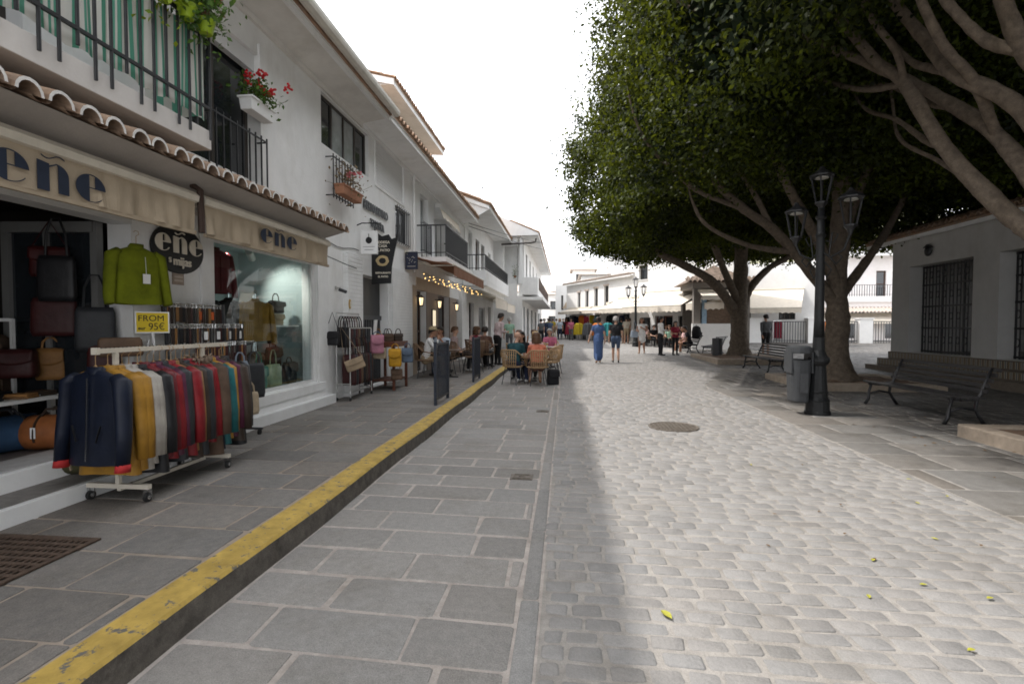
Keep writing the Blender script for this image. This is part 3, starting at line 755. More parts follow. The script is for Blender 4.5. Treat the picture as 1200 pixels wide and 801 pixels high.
mb.quad(FL.p(16.1, 5.4, -.3), FL.p(16.1, 5.4, -1.3), FL.p(18.6, 5.4, -1.3), FL.p(18.6, 5.4, -.3)); mb.quad(FL.p(16.1, 3.5, -.3), FL.p(18.6, 3.5, -.3), FL.p(18.6, 3.5, -1.3), FL.p(16.1, 3.5, -1.3))
mb.build('loggia', white, B2)
window(B2, FL, 19.3, 20.2, 3.6, 5.1, .14, alu, paleglass, 1, 1, False, .06)
mb = MB(off2); fbox(mb, FL, 14.1, 18.2, 3.28, 3.42, .002, .86); bl = mb.build('balcony', white, B2)
railing(B2, FL, 14.15, 17.4, 3.42, 4.32, .82, 26, parent=bl)
mb = MB(off2); mb.quad(FL.p(14.2, 3.5, .80), FL.p(17.4, 3.5, .80), FL.p(17.4, 4.28, .80), FL.p(14.2, 4.28, .80)); mb.build('privacy_mesh', M('black_mesh_screen', (.03, .03, .034), .8, .1, 20), bl, solid=.004)
roof(B2, FL, 10.2, 20.6, 5.74, .66, 6.4, .36)
mb = MB(off2); mb.quad(FL.p(10.2, 5.72, .66), FL.p(10.2, 5.62, .002), FL.p(20.6, 5.62, .002), FL.p(20.6, 5.72, .66)); fbox(mb, FL, 10.2, 20.9, 5.54, 5.62, .002, .05); mb.build('cornice', white, B2)
mb = MB(off2); mb.tube([FL.p(13.75, 2.95, .04), FL.p(13.75, 5.6, .04)], .035, 8); mb.build('drainpipe', white, B2)
# upper storey set back, with a gable towards the camera
PX = -5.8
FP = Frame((PX, 0, 0), (0, 1, 0))
mb = MB(off2)
wall(mb, FP, 15.4, 21.0, 6.0, 8.75, [], .3)
mb.add([(PX, 15.38, 6), (PX-4, 15.38, 6), (PX-4, 15.38, 9.7), (PX, 15.38, 8.75)], [(0, 3, 2, 1)]); mb.build('upper_storey', M('cream_white_plaster', (.72, .68, .58), .85, .04, 3, .2, 45), B2)
roof(B2, FP, 15.0, 21.4, 8.78, .72, 3.6, .25, name='upper_roof')
mb = MB(off2); mb.add([(PX+.73, 14.98, 8.80), (PX+.73, 14.98, 8.62), (PX-3.6, 14.98, 9.55), (PX-3.6, 14.98, 9.86)], [(0, 1, 2, 3)])
mb.quad((PX+.70, 15.02, 8.66), (PX+.70, 21.4, 8.66), (PX+.02, 21.4, 8.70), (PX+.02, 15.02, 8.70)); mb.build('verge', white, B2, solid=.03)
# retracted sun blind above the loggia
t = thing('sun_blind', 'rolled up white sun blind above the loggia over the brown awning', 'awning', FL.p(17.3, 5.2, .2))
mb = MB(t.location); fbox(mb, FL, 16.0, 18.9, 5.22, 5.36, .05, .22); mb.build('cassette', whiteb, t)
mb = MB(t.location); mb.grid(lambda a, c: FL.p(16.05+2.8*a, 5.22-.3*c-.02*math.sin(a*40)*c, .2+.1*c), 40, 3); mb.build('valance', awnbeige, t, solid=.006)

# ------------------------------------------------------------------ third and fourth houses on the left
X3 = -4.1; F3 = Frame((X3, 0, 0), (0, 1, 0))
B3 = thing('balcony_house', 'white gabled house with a solid white balcony and low black railing', 'house', (X3, 25, 0)); o3 = B3.location
mb = MB(o3)
wall(mb, F3, 20.9, 29.4, 0, 2.95, [(21.7, 22.9, PZ, 2.5), (24.2, 26.2, .7, 2.4), (27.2, 28.3, PZ, 2.5)], .3)
wall(mb, F3, 20.9, 29.4, 2.95, 6.45, [(21.6, 22.5, 3.6, 5.6), (23.4, 24.4, 3.6, 5.5), (25.0, 26.0, 3.6, 5.5), (27.2, 28.2, 4.2, 5.4)], .3)
G3 = lambda z0, z1: None
mb.add([(X3+1.04, 20.68, 6.30), (X3-3.4, 20.68, 7.98), (X3-3.4, 20.68, 5.0), (X3+.0, 20.68, 5.6), (X3+1.04, 20.68, 6.20)], [(0, 1, 2, 3, 4)])
mb.build('wall', white, B3)
for a, b_ in ((21.7, 22.9), (27.2, 28.3)): window(B3, F3, a, b_, PZ, 2.5, .15, darkwood, darkglass, 1, 2, False, .09, 'door')
window(B3, F3, 24.2, 26.2, .7, 2.4, .08, alu, darkglass, 1, 1, False, .05, 'shop_window')
window(B3, F3, 21.6, 22.5, 3.6, 5.6, .15, alu, paleglass, 1, 1, False, .06)
for a, b_ in ((23.4, 24.4), (25.0, 26.0)): window(B3, F3, a, b_, 3.6, 5.5, .12, darkwood, darkglass, 1, 2, False, .1, 'balcony_door')
window(B3, F3, 27.2, 28.2, 4.2, 5.4, .12, alu, paleglass, 1, 1, True, .06)
mb = MB(o3); fbox(mb, F3, 20.4, 28.6, 3.1, 3.3, .002, .95); fbox(mb, F3, 20.4, 28.6, 3.3, 3.72, .85, .95); fbox(mb, F3, 20.4, 20.5, 3.3, 3.72, .002, .85); fbox(mb, F3, 28.5, 28.6, 3.3, 3.72, .002, .85)
fbox(mb, F3, 20.6, 28.4, 2.95, 3.1, .002, .7); bl = mb.build('balcony', white, B3, bevel=.01)
railing(B3, F3, 20.45, 28.55, 3.72, 4.35, .9, 60, parent=bl, lower=.08)
roof(B3, F3, 20.7, 29.6, 6.35, 1.05, 3.4, .38)
mb = MB(o3); mb.quad((X3+1.02, 20.66, 6.33), (X3+1.02, 20.66, 6.2), (X3-3.4, 20.66, 7.75), (X3-3.4, 20.66, 8.05)); mb.build('verge', white, B3, solid=.05)
mb = MB(o3); mb.box(X3-4.6, 22.5, 6.5, X3-2.9, 26, 9.2); mb.build('stair_tower', white, B3)
mb = MB(o3); mb.add([(X3-4.8, 22.3, 9.35), (X3-2.6, 22.3, 9.0), (X3-2.6, 26.2, 9.0), (X3-4.8, 26.2, 9.35)], [(0, 1, 2, 3)]); mb.build('tower_roof', terracotta, B3, solid=.12)
X4 = -2.45; F4 = Frame((X4, 0, 0), (0, 1, 0))
B4 = thing('corner_balcony_house', 'tall white house with corner loggia jutting into the street on the left', 'house', (X4, 40, 0)); o4 = B4.location
mb = MB(o4)
wall(mb, F4, 29.5, 54, 0, 3.2, [(30.3, 31.6, .3, 2.6), (33, 35, .3, 2.6), (37, 39, .3, 2.6), (42, 44, .3, 2.6), (47, 50, .3, 2.6)], .3)
wall(mb, F4, 30.6, 54, 3.2, 6.75, [(32.2, 33.4, 3.9, 6), (35.5, 36.7, 3.9, 6), (39, 40.2, 3.9, 6), (44, 45.2, 3.9, 6), (49, 50.2, 3.9, 6)], .3)
FG = Frame((X4, 29.5, 0), (1, 0, 0))   # the gable wall facing down the street; u negative to the left
wall(mb, FG, -9, -.302, 0, 6.7, [(-1.1, -.302, 3.9, 6.1)], .25)
mb.add([(X4+.94, 29.27, 6.62), (X4-9, 29.27, 6.55), (X4-9, 29.27, 6.9), (X4-4.2, 29.27, 8.5), (X4-3.0, 29.27, 8.5), (X4+.94, 29.27, 6.74)], [(0, 1, 2, 3, 4, 5)]); mb.quad((X4+.3, 29.28, 6.64), (X4-9, 29.28, 6.64), (X4-9, 29.5, 6.64), (X4+.3, 29.5, 6.64))
mb.build('wall', whiteb, B4)
for a, b_ in ((33, 35), (37, 39), (42, 44), (47, 50)): window(B4, F4, a, b_, .3, 2.6, .12, darkmetal, darkglass, 2, 1, False, .06, 'shop_door')
window(B4, F4, 30.3, 31.6, .3, 2.6, .12, M('blue_door_frame', (.10, .17, .26), .5), darkglass, 1, 1, False, .08, 'shop_door')
for a in (32.2, 35.5, 39, 44, 49): window(B4, F4, a, a+1.2, 3.9, 6, .14, darkwood, darkglass, 1, 2, False, .1, 'balcony_door')
mb = MB(o4); fbox(mb, F4, 29.3, 47, 3.25, 3.45, .002, .9); fbox(mb, F4, 29.3, 46.9, 3.45, 4.25, .8, .9); fbox(mb, F4, 29.3, 29.4, 3.45, 4.25, .002, .8); fbox(mb, F4, 29.3, 47, 2.95, 3.12, .002, 1.2)
bl = mb.build('balcony', whiteb, B4, bevel=.01)
mb = MB(o4)
for i in range(60): 
    u = 30.5+i*.27; fbox(mb, F4, u, u+.13, 3.6, 4.3, .903, .93)
mb.build('wooden_screen', darkwood, bl)
roof(B4, F4, 29.3, 54.2, 6.7, .95, 3.0, .42)
mb = MB(o4); mb.tube([(X4-1.2, 29.4, 6.15), (X4+.5, 29.35, 6.2), (X4+.75, 29.35, 6.25), (X4+.8, 29.35, 6.45)], .05, 8); mb.build('rain_spout', brownalu, B4)
mb = MB(o4)
for pts in ([(X4-1.15, 30.85, 3.9), (X4, 30.85, 3.9), (X4, 30.85, 6.62), (X4-1.15, 30.85, 6.62)], [(X4-1.15, 29.6, 3.9), (X4-1.15, 30.85, 3.9), (X4-1.15, 30.85, 6.62), (X4-1.15, 29.6, 6.62)],
            [(X4-1.2, 29.32, 6.6), (X4+.9, 29.32, 6.6), (X4+.9, 30.9, 6.6), (X4-1.2, 30.9, 6.6)], [(X4-1.2, 29.6, 3.9), (X4, 29.6, 3.9), (X4, 30.85, 3.9), (X4-1.2, 30.85, 3.9)]): mb.quad(*pts)
mb.build('loggia', whiteb, B4)
mb = MB(o4); mb.box(X4-.14, 29.5, 3.9, X4+.0, 29.64, 6.62); mb.build('corner_post', whiteb, B4)
# ------------------------------------------------------------------ shop: steps, interior, awnings and goods
t = thing('shop_steps', 'white edged stone steps up to the shop doorway', 'steps', (-3.9, 3, PZ)); o = t.location
m_tread = M('grey_stone_tread', (.22, .205, .19), .8, .12, 14, .3, 60, stain=.2)
mb = MB(o); mb.box(-3.69, 0, PZ-.05, -4.02, 4.7, .275); mb.box(-4.02, 0, PZ-.05, -4.149, 4.56, .42); mb.build('riser', whiteb, t, bevel=.006)
mb = MB(o); mb.box(-3.735, 0, .2765, -4.02, 4.68, .283); mb.build('tread', m_tread, t)
mb = MB(o); mb.box(-4.075, 0, .4215, -4.40, 4.56, .432); mb.build('landing', M('pale_grey_step_stone', (.42, .41, .40), .75, .08, 10, .2, 60, stain=.15), t)
# interior of the shop: floor, back and side walls, ceiling (part of the house)
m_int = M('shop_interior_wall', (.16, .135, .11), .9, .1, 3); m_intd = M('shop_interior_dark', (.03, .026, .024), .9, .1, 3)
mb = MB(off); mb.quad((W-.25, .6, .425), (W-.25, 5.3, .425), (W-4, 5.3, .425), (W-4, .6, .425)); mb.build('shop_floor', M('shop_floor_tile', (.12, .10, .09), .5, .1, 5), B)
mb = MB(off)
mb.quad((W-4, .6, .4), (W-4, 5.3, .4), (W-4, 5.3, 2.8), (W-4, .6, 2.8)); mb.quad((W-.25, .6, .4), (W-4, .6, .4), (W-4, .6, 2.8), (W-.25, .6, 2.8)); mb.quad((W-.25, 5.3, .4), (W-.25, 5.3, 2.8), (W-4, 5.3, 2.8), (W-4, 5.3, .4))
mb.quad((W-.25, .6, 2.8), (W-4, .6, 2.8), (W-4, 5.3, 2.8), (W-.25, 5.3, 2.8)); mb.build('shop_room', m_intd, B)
mb = MB(off)   # display window box: pale back wall, side, base and lid
mb.quad((W-1.5, 5.5, .4), (W-1.5, 8.4, .4), (W-1.5, 8.4, 2.75), (W-1.5, 5.5, 2.75)); mb.quad((W-.25, 8.4, .4), (W-.25, 8.4, 2.75), (W-1.5, 8.4, 2.75), (W-1.5, 8.4, .4))
mb.quad((W-.25, 5.5, .4), (W-1.5, 5.5, .4), (W-1.5, 5.5, 2.75), (W-.25, 5.5, 2.75)); mb.quad((W-.25, 5.5, 2.75), (W-1.5, 5.5, 2.75), (W-1.5, 8.4, 2.75), (W-.25, 8.4, 2.75)); mb.quad((W-.25, 5.5, .55), (W-.25, 8.4, .55), (W-1.5, 8.4, .55), (W-1.5, 5.5, .55))
mb.build('display_box', M('grey_green_display_wall', (.36, .42, .42), .9, .04, 3), B)
# roller shutter box over the doorway, door jambs and the open white door
mb = MB(off); fbox(mb, FL, 1.2, 4.55, 2.47, 2.62, -.2, .01); mb.build('lintel_panel', alu, B)
d_ = thing('open_glass_door', 'open white framed glass shop door hung with bags', 'door', (-4.42, 4.5, .43)); 
mb = MB(d_.location); X_, Y0_, X1_, Y1_ = -4.45, 4.48, -5.3, 4.40
pd = lambda s, z: (X_+(X1_-X_)*s, Y0_+(Y1_-Y0_)*s, z)
mb.bar(pd(0, .43), pd(0, 2.48), .07); mb.bar(pd(1, .43), pd(1, 2.48), .07); mb.bar(pd(0, 2.43), pd(1, 2.43), .1); mb.bar(pd(0, .5), pd(1, .5), .14); mb.bar(pd(.55, .5), pd(.55, 2.4), .05)
mb.build('frame', M('shaded_white_frame', (.18, .18, .175), .5, .05, 8), d_)  # white frame coloured grey to stand for the shade inside the doorway
mb = MB(d_.location); mb.quad(pd(.05, .5), pd(.95, .5), pd(.95, 2.4), pd(.05, 2.4)); mb.build('pane', darkglass, d_, solid=.008)

# awnings with lettering, pulled in over the shop front
def shop_awning(label, u0, u1, group='cream awnings with dark lettering over the leather shop'):
    o = FL.p((u0+u1)/2, 2.7, .6); t = thing('shop_awning', label, 'awning', o, group=group)
    mb = MB(o); prof = [(.0, 0), (.05, .035), (.11, .04), (.15, .0), (.14, -.05), (.06, -.075), (.0, -.06)]
    n = len(prof); vs = [FL.p(u, 2.71+y, .58+x) for u in (u0, u1) for x, y in prof]
    mb.add(vs, [(k, (k+1) % n, n+(k+1) % n, n+k) for k in range(n)]+[tuple(range(n-1, -1, -1)), tuple(range(n, 2*n))]); mb.build('cassette', creammetal, t)
    mb = MB(o)
    fl = random.Random(int(u0*10))
    ph = [fl.uniform(0, 6) for _ in range(4)]
    def g(a, c):
        u = u0+.02+(u1-u0-.04)*a
        fold = (.012*math.sin(u*11+ph[0]+c*1.2)+.009*math.sin(u*23+ph[1]-c*2)+.006*math.sin(u*41+ph[2]))*(.15+c)*(.35 if L0 < u < L1 else 1.2)
        return FL.p(u, 2.665-.285*c, .69+fold+.01*c)
    L0, L1 = (2.75, 3.5) if u0 < 4 else (5.75, 6.45)
    mb.grid(g, int((u1-u0)*40), 8); mb.build('valance', awncream, t, solid=.005)
    mb = MB(o); fbox(mb, FL, u0+.02, u1-.02, 2.352, 2.385, .675, .705); mb.build('bottom_bar', awncream, t)
    mb = MB(o)
    for u in (u0+.3, u1-.3):
        mb.bar(FL.p(u, 2.76, .02), FL.p(u, 2.72, .6), .05)
    mb.bar(FL.p(u0+.1, 2.70, .56), FL.p(u1-.1, 2.70, .56), .04); mb.build('arm', creammetal, t)
    return t
a1 = shop_awning('nearest cream shop awning with large dark lettering, over the open doorway', .6, 4.53)
a2 = shop_awning('cream shop awning with smaller dark lettering, over the display window', 4.62, 7.25)
q = onx(63, 208, W+.715); mb = MB(a1.location); letters_ene(mb, FL, 0, 0, 0, 0, fn=(lambda x, y, q_, U=q.y, V=q.z: FL.p(U+x*.235, V+y*.2, .712+q_))); mb.build('lettering', ink, a1)
q = onx(328, 281, W+.715); mb = MB(a2.location); letters_ene(mb, FL, 0, 0, 0, 0, fn=(lambda x, y, q_, U=q.y, V=q.z: FL.p(U+x*.235, V+y*.165, .716+q_)), thin=.045); mb.build('lettering', ink, a2)
mb = MB(FL.p(4.575, 2.6, .7)); mb.tube([FL.p(4.575, 2.83, .62), FL.p(4.575, 2.78, .70), FL.p(4.575, 2.38, .71)], .03, 8)
tag(mb.build('awning_strap', M('dark_brown_strap', (.05, .03, .022), .7), None), 'dark brown strap between the two cream shop awnings', 'strap')
bpy.data.objects['awning_strap'].location = FL.p(4.575, 2.6, .7)
# oval sign
OV = onx(210, 292, W+.03)
t = thing('oval_sign', 'black oval sign with raised cream lettering beside the doorway', 'sign', (W, OV.y, OV.z)); o = t.location
mb = MB(o); n = 40; A_, B_ = .37, .262
P0 = [(A_*math.cos(2*PI*i/n), B_*math.sin(2*PI*i/n)) for i in range(n)]
mb.poly(P0, .03, lambda x, y, q_: FL.p(OV.y+x, OV.z+y, .004+q_)); mb.build('board', blackpaint, t, bevel=.006)
mb = MB(o); letters_ene(mb, FL, 0, 0, 0, 0, th=.014, fn=lambda x, y, q_: FL.p(OV.y+x*.20, OV.z+.045+y*.18, .036+q_), thin=.05); mb.build('lettering', creampaint, t)
mb = MB(o); ftext(mb, FL, OV.y+.03, OV.z-.135, .042, 'mijas', .13, .012, .002); ftext(mb, FL, OV.y-.15, OV.z-.13, .042, 'en', .06, .012, .0008, rot=PI/2); mb.build('place_name', creampaint, t)

# ---------------------------------------------------------------- clothes
CLOTH = {}
def cloth(name, col, rough=.8, bump=.25, sheen=0.0):
    return M(name, col, rough, .16, 7, max(bump, .4), 17, spec=.3)
def jacket_parts(root, mat, fwd=1.0, slv=1.0, length=.74, wid=.22, thick=.055, sleeve=True, lining=None, collar=True, quilt=False, seed=0, fur=None, open_front=True):
    """a jacket on a hanger: local x across the shoulders, y front (-) to back, z=0 at the hanger hook"""
    r = random.Random(seed)
    ph = [r.uniform(0, 6) for _ in range(6)]
    mb = MB(); mb.smooth = True
    N_, K_ = 28, 12
    def prof(c):
        # half width and half thickness down the jacket
        if c < .12:
            k = c/.12; return (.05+(wid-.05)*k**.75, .03+(thick-.03)*k)
        k = (c-.12)/.88
        return (wid-.015*math.sin(k*PI)+.02*k, thick*(1+.35*k))
    vs = []
    for j in range(K_+1):
        c = j/K_; hw, ht = prof(c); z = -.10-(.07*min(1, c/.12) if c < .12 else .07+(length-.07)*(c-.12)/.88)
        for i in range(N_):
            a = 2*PI*i/N_
            fold = 1+(.10*math.sin(3*a+ph[0]+c*2)+.07*math.sin(7*a+ph[1]))*min(1, c*1.5)
            x = hw*math.copysign(abs(math.cos(a))**.8, math.cos(a)); y = ht*math.copysign(abs(math.sin(a))**.7, math.sin(a))*fold
            if quilt: y *= 1+.10*math.sin(c*length/.045*PI)
            vs.append((x, y, z+.006*math.sin(a*2+ph[2])*c))
    mb.add(vs, [(j*N_+i, (j+1)*N_+i, (j+1)*N_+(i+1) % N_, j*N_+(i+1) % N_) for j in range(K_) for i in range(N_)]+[tuple(range(N_))])
    if open_front:
        mb.smooth = False
        for k in range(10):
            z0 = -.2-(length-.13)*k/10; mb.box(-.006, -thick*1.32, z0-.055, .006, -thick*1.1, z0)
    cuffy = {}
    for s_ in (-1, 1):
        mb.smooth = True
        sw = r.uniform(-.012, .012); cuffy[s_] = sw
        path = [(s_*(wid-.05), 0, -.155), (s_*(wid+.005), -.002, -.19), (s_*(wid+.03), -.012*fwd+sw, -.36), (s_*(wid+.05), -.03*fwd+sw, -.57), (s_*(wid+.055), -.05*fwd+sw, -.57-.21*slv)]
        mb.tube(path, [.05, .068, .062, .056, .05], 12, flat=.75)
    body = mb.build('garment', mat, root)
    if collar:
        mb = MB(); mb.smooth = True
        ring = [(.062*math.cos(2*PI*i/14), .045*math.sin(2*PI*i/14)) for i in range(14)]
        mb.add([(x, y, -.135) for x, y in ring]+[(x*1.05, y*1.15+.006, -.075-.02*(y > 0)) for x, y in ring]+[(x*.8, y*.8, -.085) for x, y in ring], [(i, (i+1) % 14, 14+(i+1) % 14, 14+i) for i in range(14)]+[(14+i, 14+(i+1) % 14, 28+(i+1) % 14, 28+i) for i in range(14)])
        if fur:
            for _ in range(90):
                a = random.uniform(0, 2*PI); c0 = Vector((.085*math.cos(a), .07*math.sin(a), -.095+random.uniform(-.03, .03)))
                mb.bar(c0, c0+Vector((math.cos(a)*.04, math.sin(a)*.04, random.uniform(-.03, .04))), .012)
        mb.build('collar', fur or mat, body)
    if lining:
        for s_ in (-1, 1):
            mb = MB(); mb.smooth = True; mb.tube([(s_*(wid+.054), -.046+cuffy[s_], -.775), (s_*(wid+.055), -.052+cuffy[s_], -.83)], [.053, .055], 12, flat=.75)
            mb.build('turned_cuff', lining, body)
    mb = MB(); mb.tube([(0, 0, .0), (.025, 0, .018), (.02, 0, .045), (-.005, 0, .05), (-.02, 0, .035)], .003, 5); mb.tube([(0, 0, 0), (0, 0, -.07)], .003, 5)
    mb.tube([(-.15, .0, -.175), (-.07, 0, -.125), (0, 0, -.075), (.07, 0, -.125), (.15, 0, -.175)], [.006, .009, .010, .009, .006], 6); mb.build('hanger', M('wooden_hanger', (.42, .26, .12), .5, .15, 12), root)
    return body

BARX, BARZ = -3.42, 1.31
t = thing('clothes_rack', 'cream wheeled clothes rail holding the row of leather jackets', 'clothes rack', (BARX, 4.1, PZ)); o = t.location
mb = MB(o); mb.bar((BARX, 3.42, BARZ), (BARX, 4.86, BARZ), .035); mb.bar((BARX, 3.40, BARZ), (BARX, 3.425, BARZ), .05); mb.build('rail', creammetal, t)
mb = MB(o); [mb.tube([(BARX, 3.45+.037*i, BARZ-.021), (BARX, 3.462+.037*i, BARZ+.02), (BARX, 3.474+.037*i, BARZ-.021)], .006, 5) for i in range(37)]; mb.build('hook', steel, t)
for y in (3.58, 4.52):
    mb = MB(o); mb.bar((BARX, y, PZ+.10), (BARX, y, BARZ-.018), .03); mb.build('upright', creammetal, t)
    mb = MB(o); mb.bar((BARX-.26, y, PZ+.115), (BARX+.26, y, PZ+.115), .035); mb.build('base_bar', creammetal, t)
    for s_ in (-.24, .24):
        mb = MB(o); mb.tube([(BARX+s_-.012, y, PZ+.035), (BARX+s_+.012, y, PZ+.035)], .035, 14); c = mb.build('caster', rubber, t)
        mb = MB(o); mb.tube([(BARX+s_-.016, y, PZ+.035), (BARX+s_+.016, y, PZ+.035)], .018, 10); mb.bar((BARX+s_-.02, y, PZ+.03), (BARX+s_-.02, y, PZ+.1), .006, .03); mb.bar((BARX+s_+.02, y, PZ+.03), (BARX+s_+.02, y, PZ+.1), .006, .03); mb.build('fork', steel, c)
mb = MB(o); mb.bar((BARX, 3.58, PZ+.09), (BARX, 4.52, PZ+.09), .03); mb.build('long_bar', creammetal, t)

navy = cloth('navy_leather', (.008, .012, .026), .5); mustard = cloth('mustard_leather', (.36, .185, .025), .55); stone_ = cloth('stone_grey_leather', (.40, .37, .33), .6)
red_ = cloth('red_leather', (.22, .013, .018), .5); dkred = cloth('dark_red_leather', (.14, .015, .02), .5); black_ = cloth('black_leather', (.014, .014, .016), .45)
dkbrown = cloth('dark_brown_leather', (.045, .03, .022), .55); plum = cloth('plum_leather', (.09, .02, .045), .5); teal_ = cloth('teal_leather', (.015, .12, .13), .5); tan_ = cloth('tan_leather', (.30, .15, .05), .55)
brown_ = cloth('brown_suede', (.10, .065, .045), .9); charcoal = cloth('charcoal_leather', (.03, .032, .036), .5); redlin = cloth('red_lining', (.45, .03, .03), .7); fur_ = cloth('grey_brown_fur', (.25, .19, .14), .95)
JK = [(navy, 'navy leather jacket with red turned back cuffs, first on the rail', dict(lining=redlin, wid=.235, length=.70)), (mustard, 'mustard yellow jacket hanging just behind the navy one', dict(length=.80)),
      (mustard, 'second mustard yellow jacket, against the stone grey one', dict(length=.78)), (stone_, 'pale stone grey jacket beside the mustard ones', dict(length=.80)), (stone_, 'second pale stone grey jacket, touching the black one', dict(length=.76)),
      (black_, 'black jacket between the stone grey and the dark red jackets', dict(length=.84)), (dkred, 'dark red jacket next to the first black one on the rail', {}), (red_, 'plain red jacket next to the plum one', {}),
      (plum, 'plum jacket between plain red and tan jackets', {}), (charcoal, 'charcoal jacket between the plum and the bright red jacket', dict(length=.82)), (red_, 'bright red jacket beside the tan one', dict(length=.8)), (tan_, 'tan jacket in the middle of the rail', {}),
      (dkbrown, 'dark brown jacket beside the tan one', dict(length=.84)), (charcoal, 'charcoal jacket just before the red quilted one', dict(length=.82)), (red_, 'red quilted puffer jacket in the middle of the rail', dict(quilt=True, thick=.065, length=.72)), (red_, 'red jacket behind the quilted one', dict(length=.74)),
      (brown_, 'brown suede coat with a furry grey collar', dict(length=.88, fur=fur_)), (navy, 'dark navy jacket behind the furry collar', dict(length=.84)), (teal_, 'teal green jacket towards the far end of the rail', dict(length=.8)), (mustard, 'mustard jacket towards the far end of the rail', {}),
      (plum, 'plum jacket near the far end of the rail', {}), (dkbrown, 'dark brown jacket second from the far end of the rail', dict(length=.8)), (black_, 'black jacket last on the far end of the rail', dict(length=.86))]
for i, (m_, lab, kw) in enumerate(JK):
    y = 3.43 if i == 0 else 3.53+(i-1)*(4.80-3.53)/(len(JK)-2)
    k = dict(length=.76, seed=i, thick=.045, fwd=1.0 if i == 0 else .25); k.update(kw)
    j = thing('leather_jacket', lab, 'jacket', (BARX+random.uniform(-.02, .02), y, BARZ-.03-random.uniform(0, .02)), random.uniform(-.13, .13)+(.03 if i else -.06), 'leather jackets on the wheeled rail')
    jacket_parts(j, m_, **k)
    if i == 0:
        mb = MB(); mb.bar((0, -.066, -.16), (0, -.088, -.76), .009, .004); mb.build('zip', steel, j)
        for s_ in (-1, 1): mb = MB(); mb.bar((s_*.09, -.085, -.62), (s_*.13, -.08, -.5), .012, .006); mb.build('pocket_welt', black_, j)
# lime green jumper on a hanger at the door
J = onx(160, 292, -4.06)
t = thing('hanging_jumper', 'lime green jumper hanging on the door jamb above the price card', 'jumper', (-4.03, 4.47, 2.34), PI/2-.35)
jacket_parts(t, cloth('lime_green_wool', (.165, .195, .008), .9, .4), length=.54, wid=.2, thick=.07, seed=99, open_front=False, slv=.35)
mb = MB(); mb.bar((.03, -.09, -.2), (.03, -.10, -.36), .003); mb.box(-.005, -.112, -.45, .06, -.108, -.36); mb.build('swing_tag', paper, t)
# price card
t = thing('price_card', 'yellow handwritten price card on a stand below the green jumper', 'sign', (-3.95, 4.55, 1.2), PI/2-.5)
CF = Frame((0, 0, 0), (1, 0, 0))
mb = MB(); fbox(mb, CF, -.135, .135, .235, .42, -.006, .002); mb.build('card', M('yellow_card', (.68, .50, .03), .7, .04, 8), t)
mb = MB()
for a in ((-.145, .145, .225, .236), (-.145, .145, .419, .43), (-.145, -.134, .236, .419), (.134, .145, .236, .419)): fbox(mb, CF, *a, -.008, .004)
mb.build('border', paper, t)
mb = MB(); ftext(mb, CF, -.01, .365, .004, 'FROM', .08, .002, 0, 1.05); ftext(mb, CF, .035, .285, .004, '95\u20ac', .095, .002, 0, .9); ftext(mb, CF, -.09, .272, .004, 'eur', .045, .002, .001); mb.build('writing', blackpaint, t)
mb = MB(); mb.tube([(0, .0, .23), (.01, 0, .1), (0, 0, .02)], .012, 6); mb.tube([(-.03, .0, .16), (-.05, 0, .08)], .008, 6); mb.build('holder', paper, t)

# ---------------------------------------------------------------- bags
def bag(name, label, loc, rz=0, w=.3, h=.24, d=.12, mat=None, handle=.18, flap=True, group=None, strap=0.0, metal=True, cat='bag', hm=None, tilt=0.0):
    t = thing(name, label, cat, loc, rz, group)
    if tilt: t.rotation_euler = (0, tilt, rz)
    mb = MB(); mb.smooth = True
    N_, K_ = 20, 8
    vs = []
    for j in range(K_+1):
        c = j/K_; bul = 1-.30*c+.12*math.sin(c*PI)
        for i in range(N_):
            a = 2*PI*i/N_
            sx = math.copysign(abs(math.cos(a))**.45, math.cos(a)); sy = math.copysign(abs(math.sin(a))**.45, math.sin(a))
            e = .9 if j in (0, K_) else 1
            vs.append((w/2*sx*e*(1-.06*c), d/2*sy*bul*e, h*c))
    mb.add(vs, [(j*N_+i, j*N_+(i+1) % N_, (j+1)*N_+(i+1) % N_, (j+1)*N_+i) for j in range(K_) for i in range(N_)]+[tuple(range(N_-1, -1, -1)), tuple(K_*N_+i for i in range(N_))])
    body = mb.build('bag_body', mat, t)
    if flap:
        mb = MB(); mb.smooth = True
        mb.grid(lambda a, c: (w*.47*(2*a-1), -d/2*(.86+.28*math.sin(c*PI*.5))-.004 if c > .12 else -d/2*.6*c/.12, h*(1.01-.55*c*(1-.25*(2*a-1)**2))), 12, 6); mb.build('flap', mat, t, solid=.006)
    if handle:
        mb = MB(); mb.tube([(-w*.28, 0, h*.96), (-w*.24, 0, h+handle*.6), (-w*.1, 0, h+handle), (w*.1, 0, h+handle), (w*.24, 0, h+handle*.6), (w*.28, 0, h*.96)], .010, 6); mb.build('handle', hm or mat, t)
    if strap:
        mb = MB(); mb.tube([(-w*.48, 0, h*.9), (-w*.2, 0, h+strap*.55), (0, 0, h+strap), (w*.2, 0, h+strap*.55), (w*.48, 0, h*.9)], .011, 6, flat=.4); mb.build('strap', hm or mat, t)
    return t
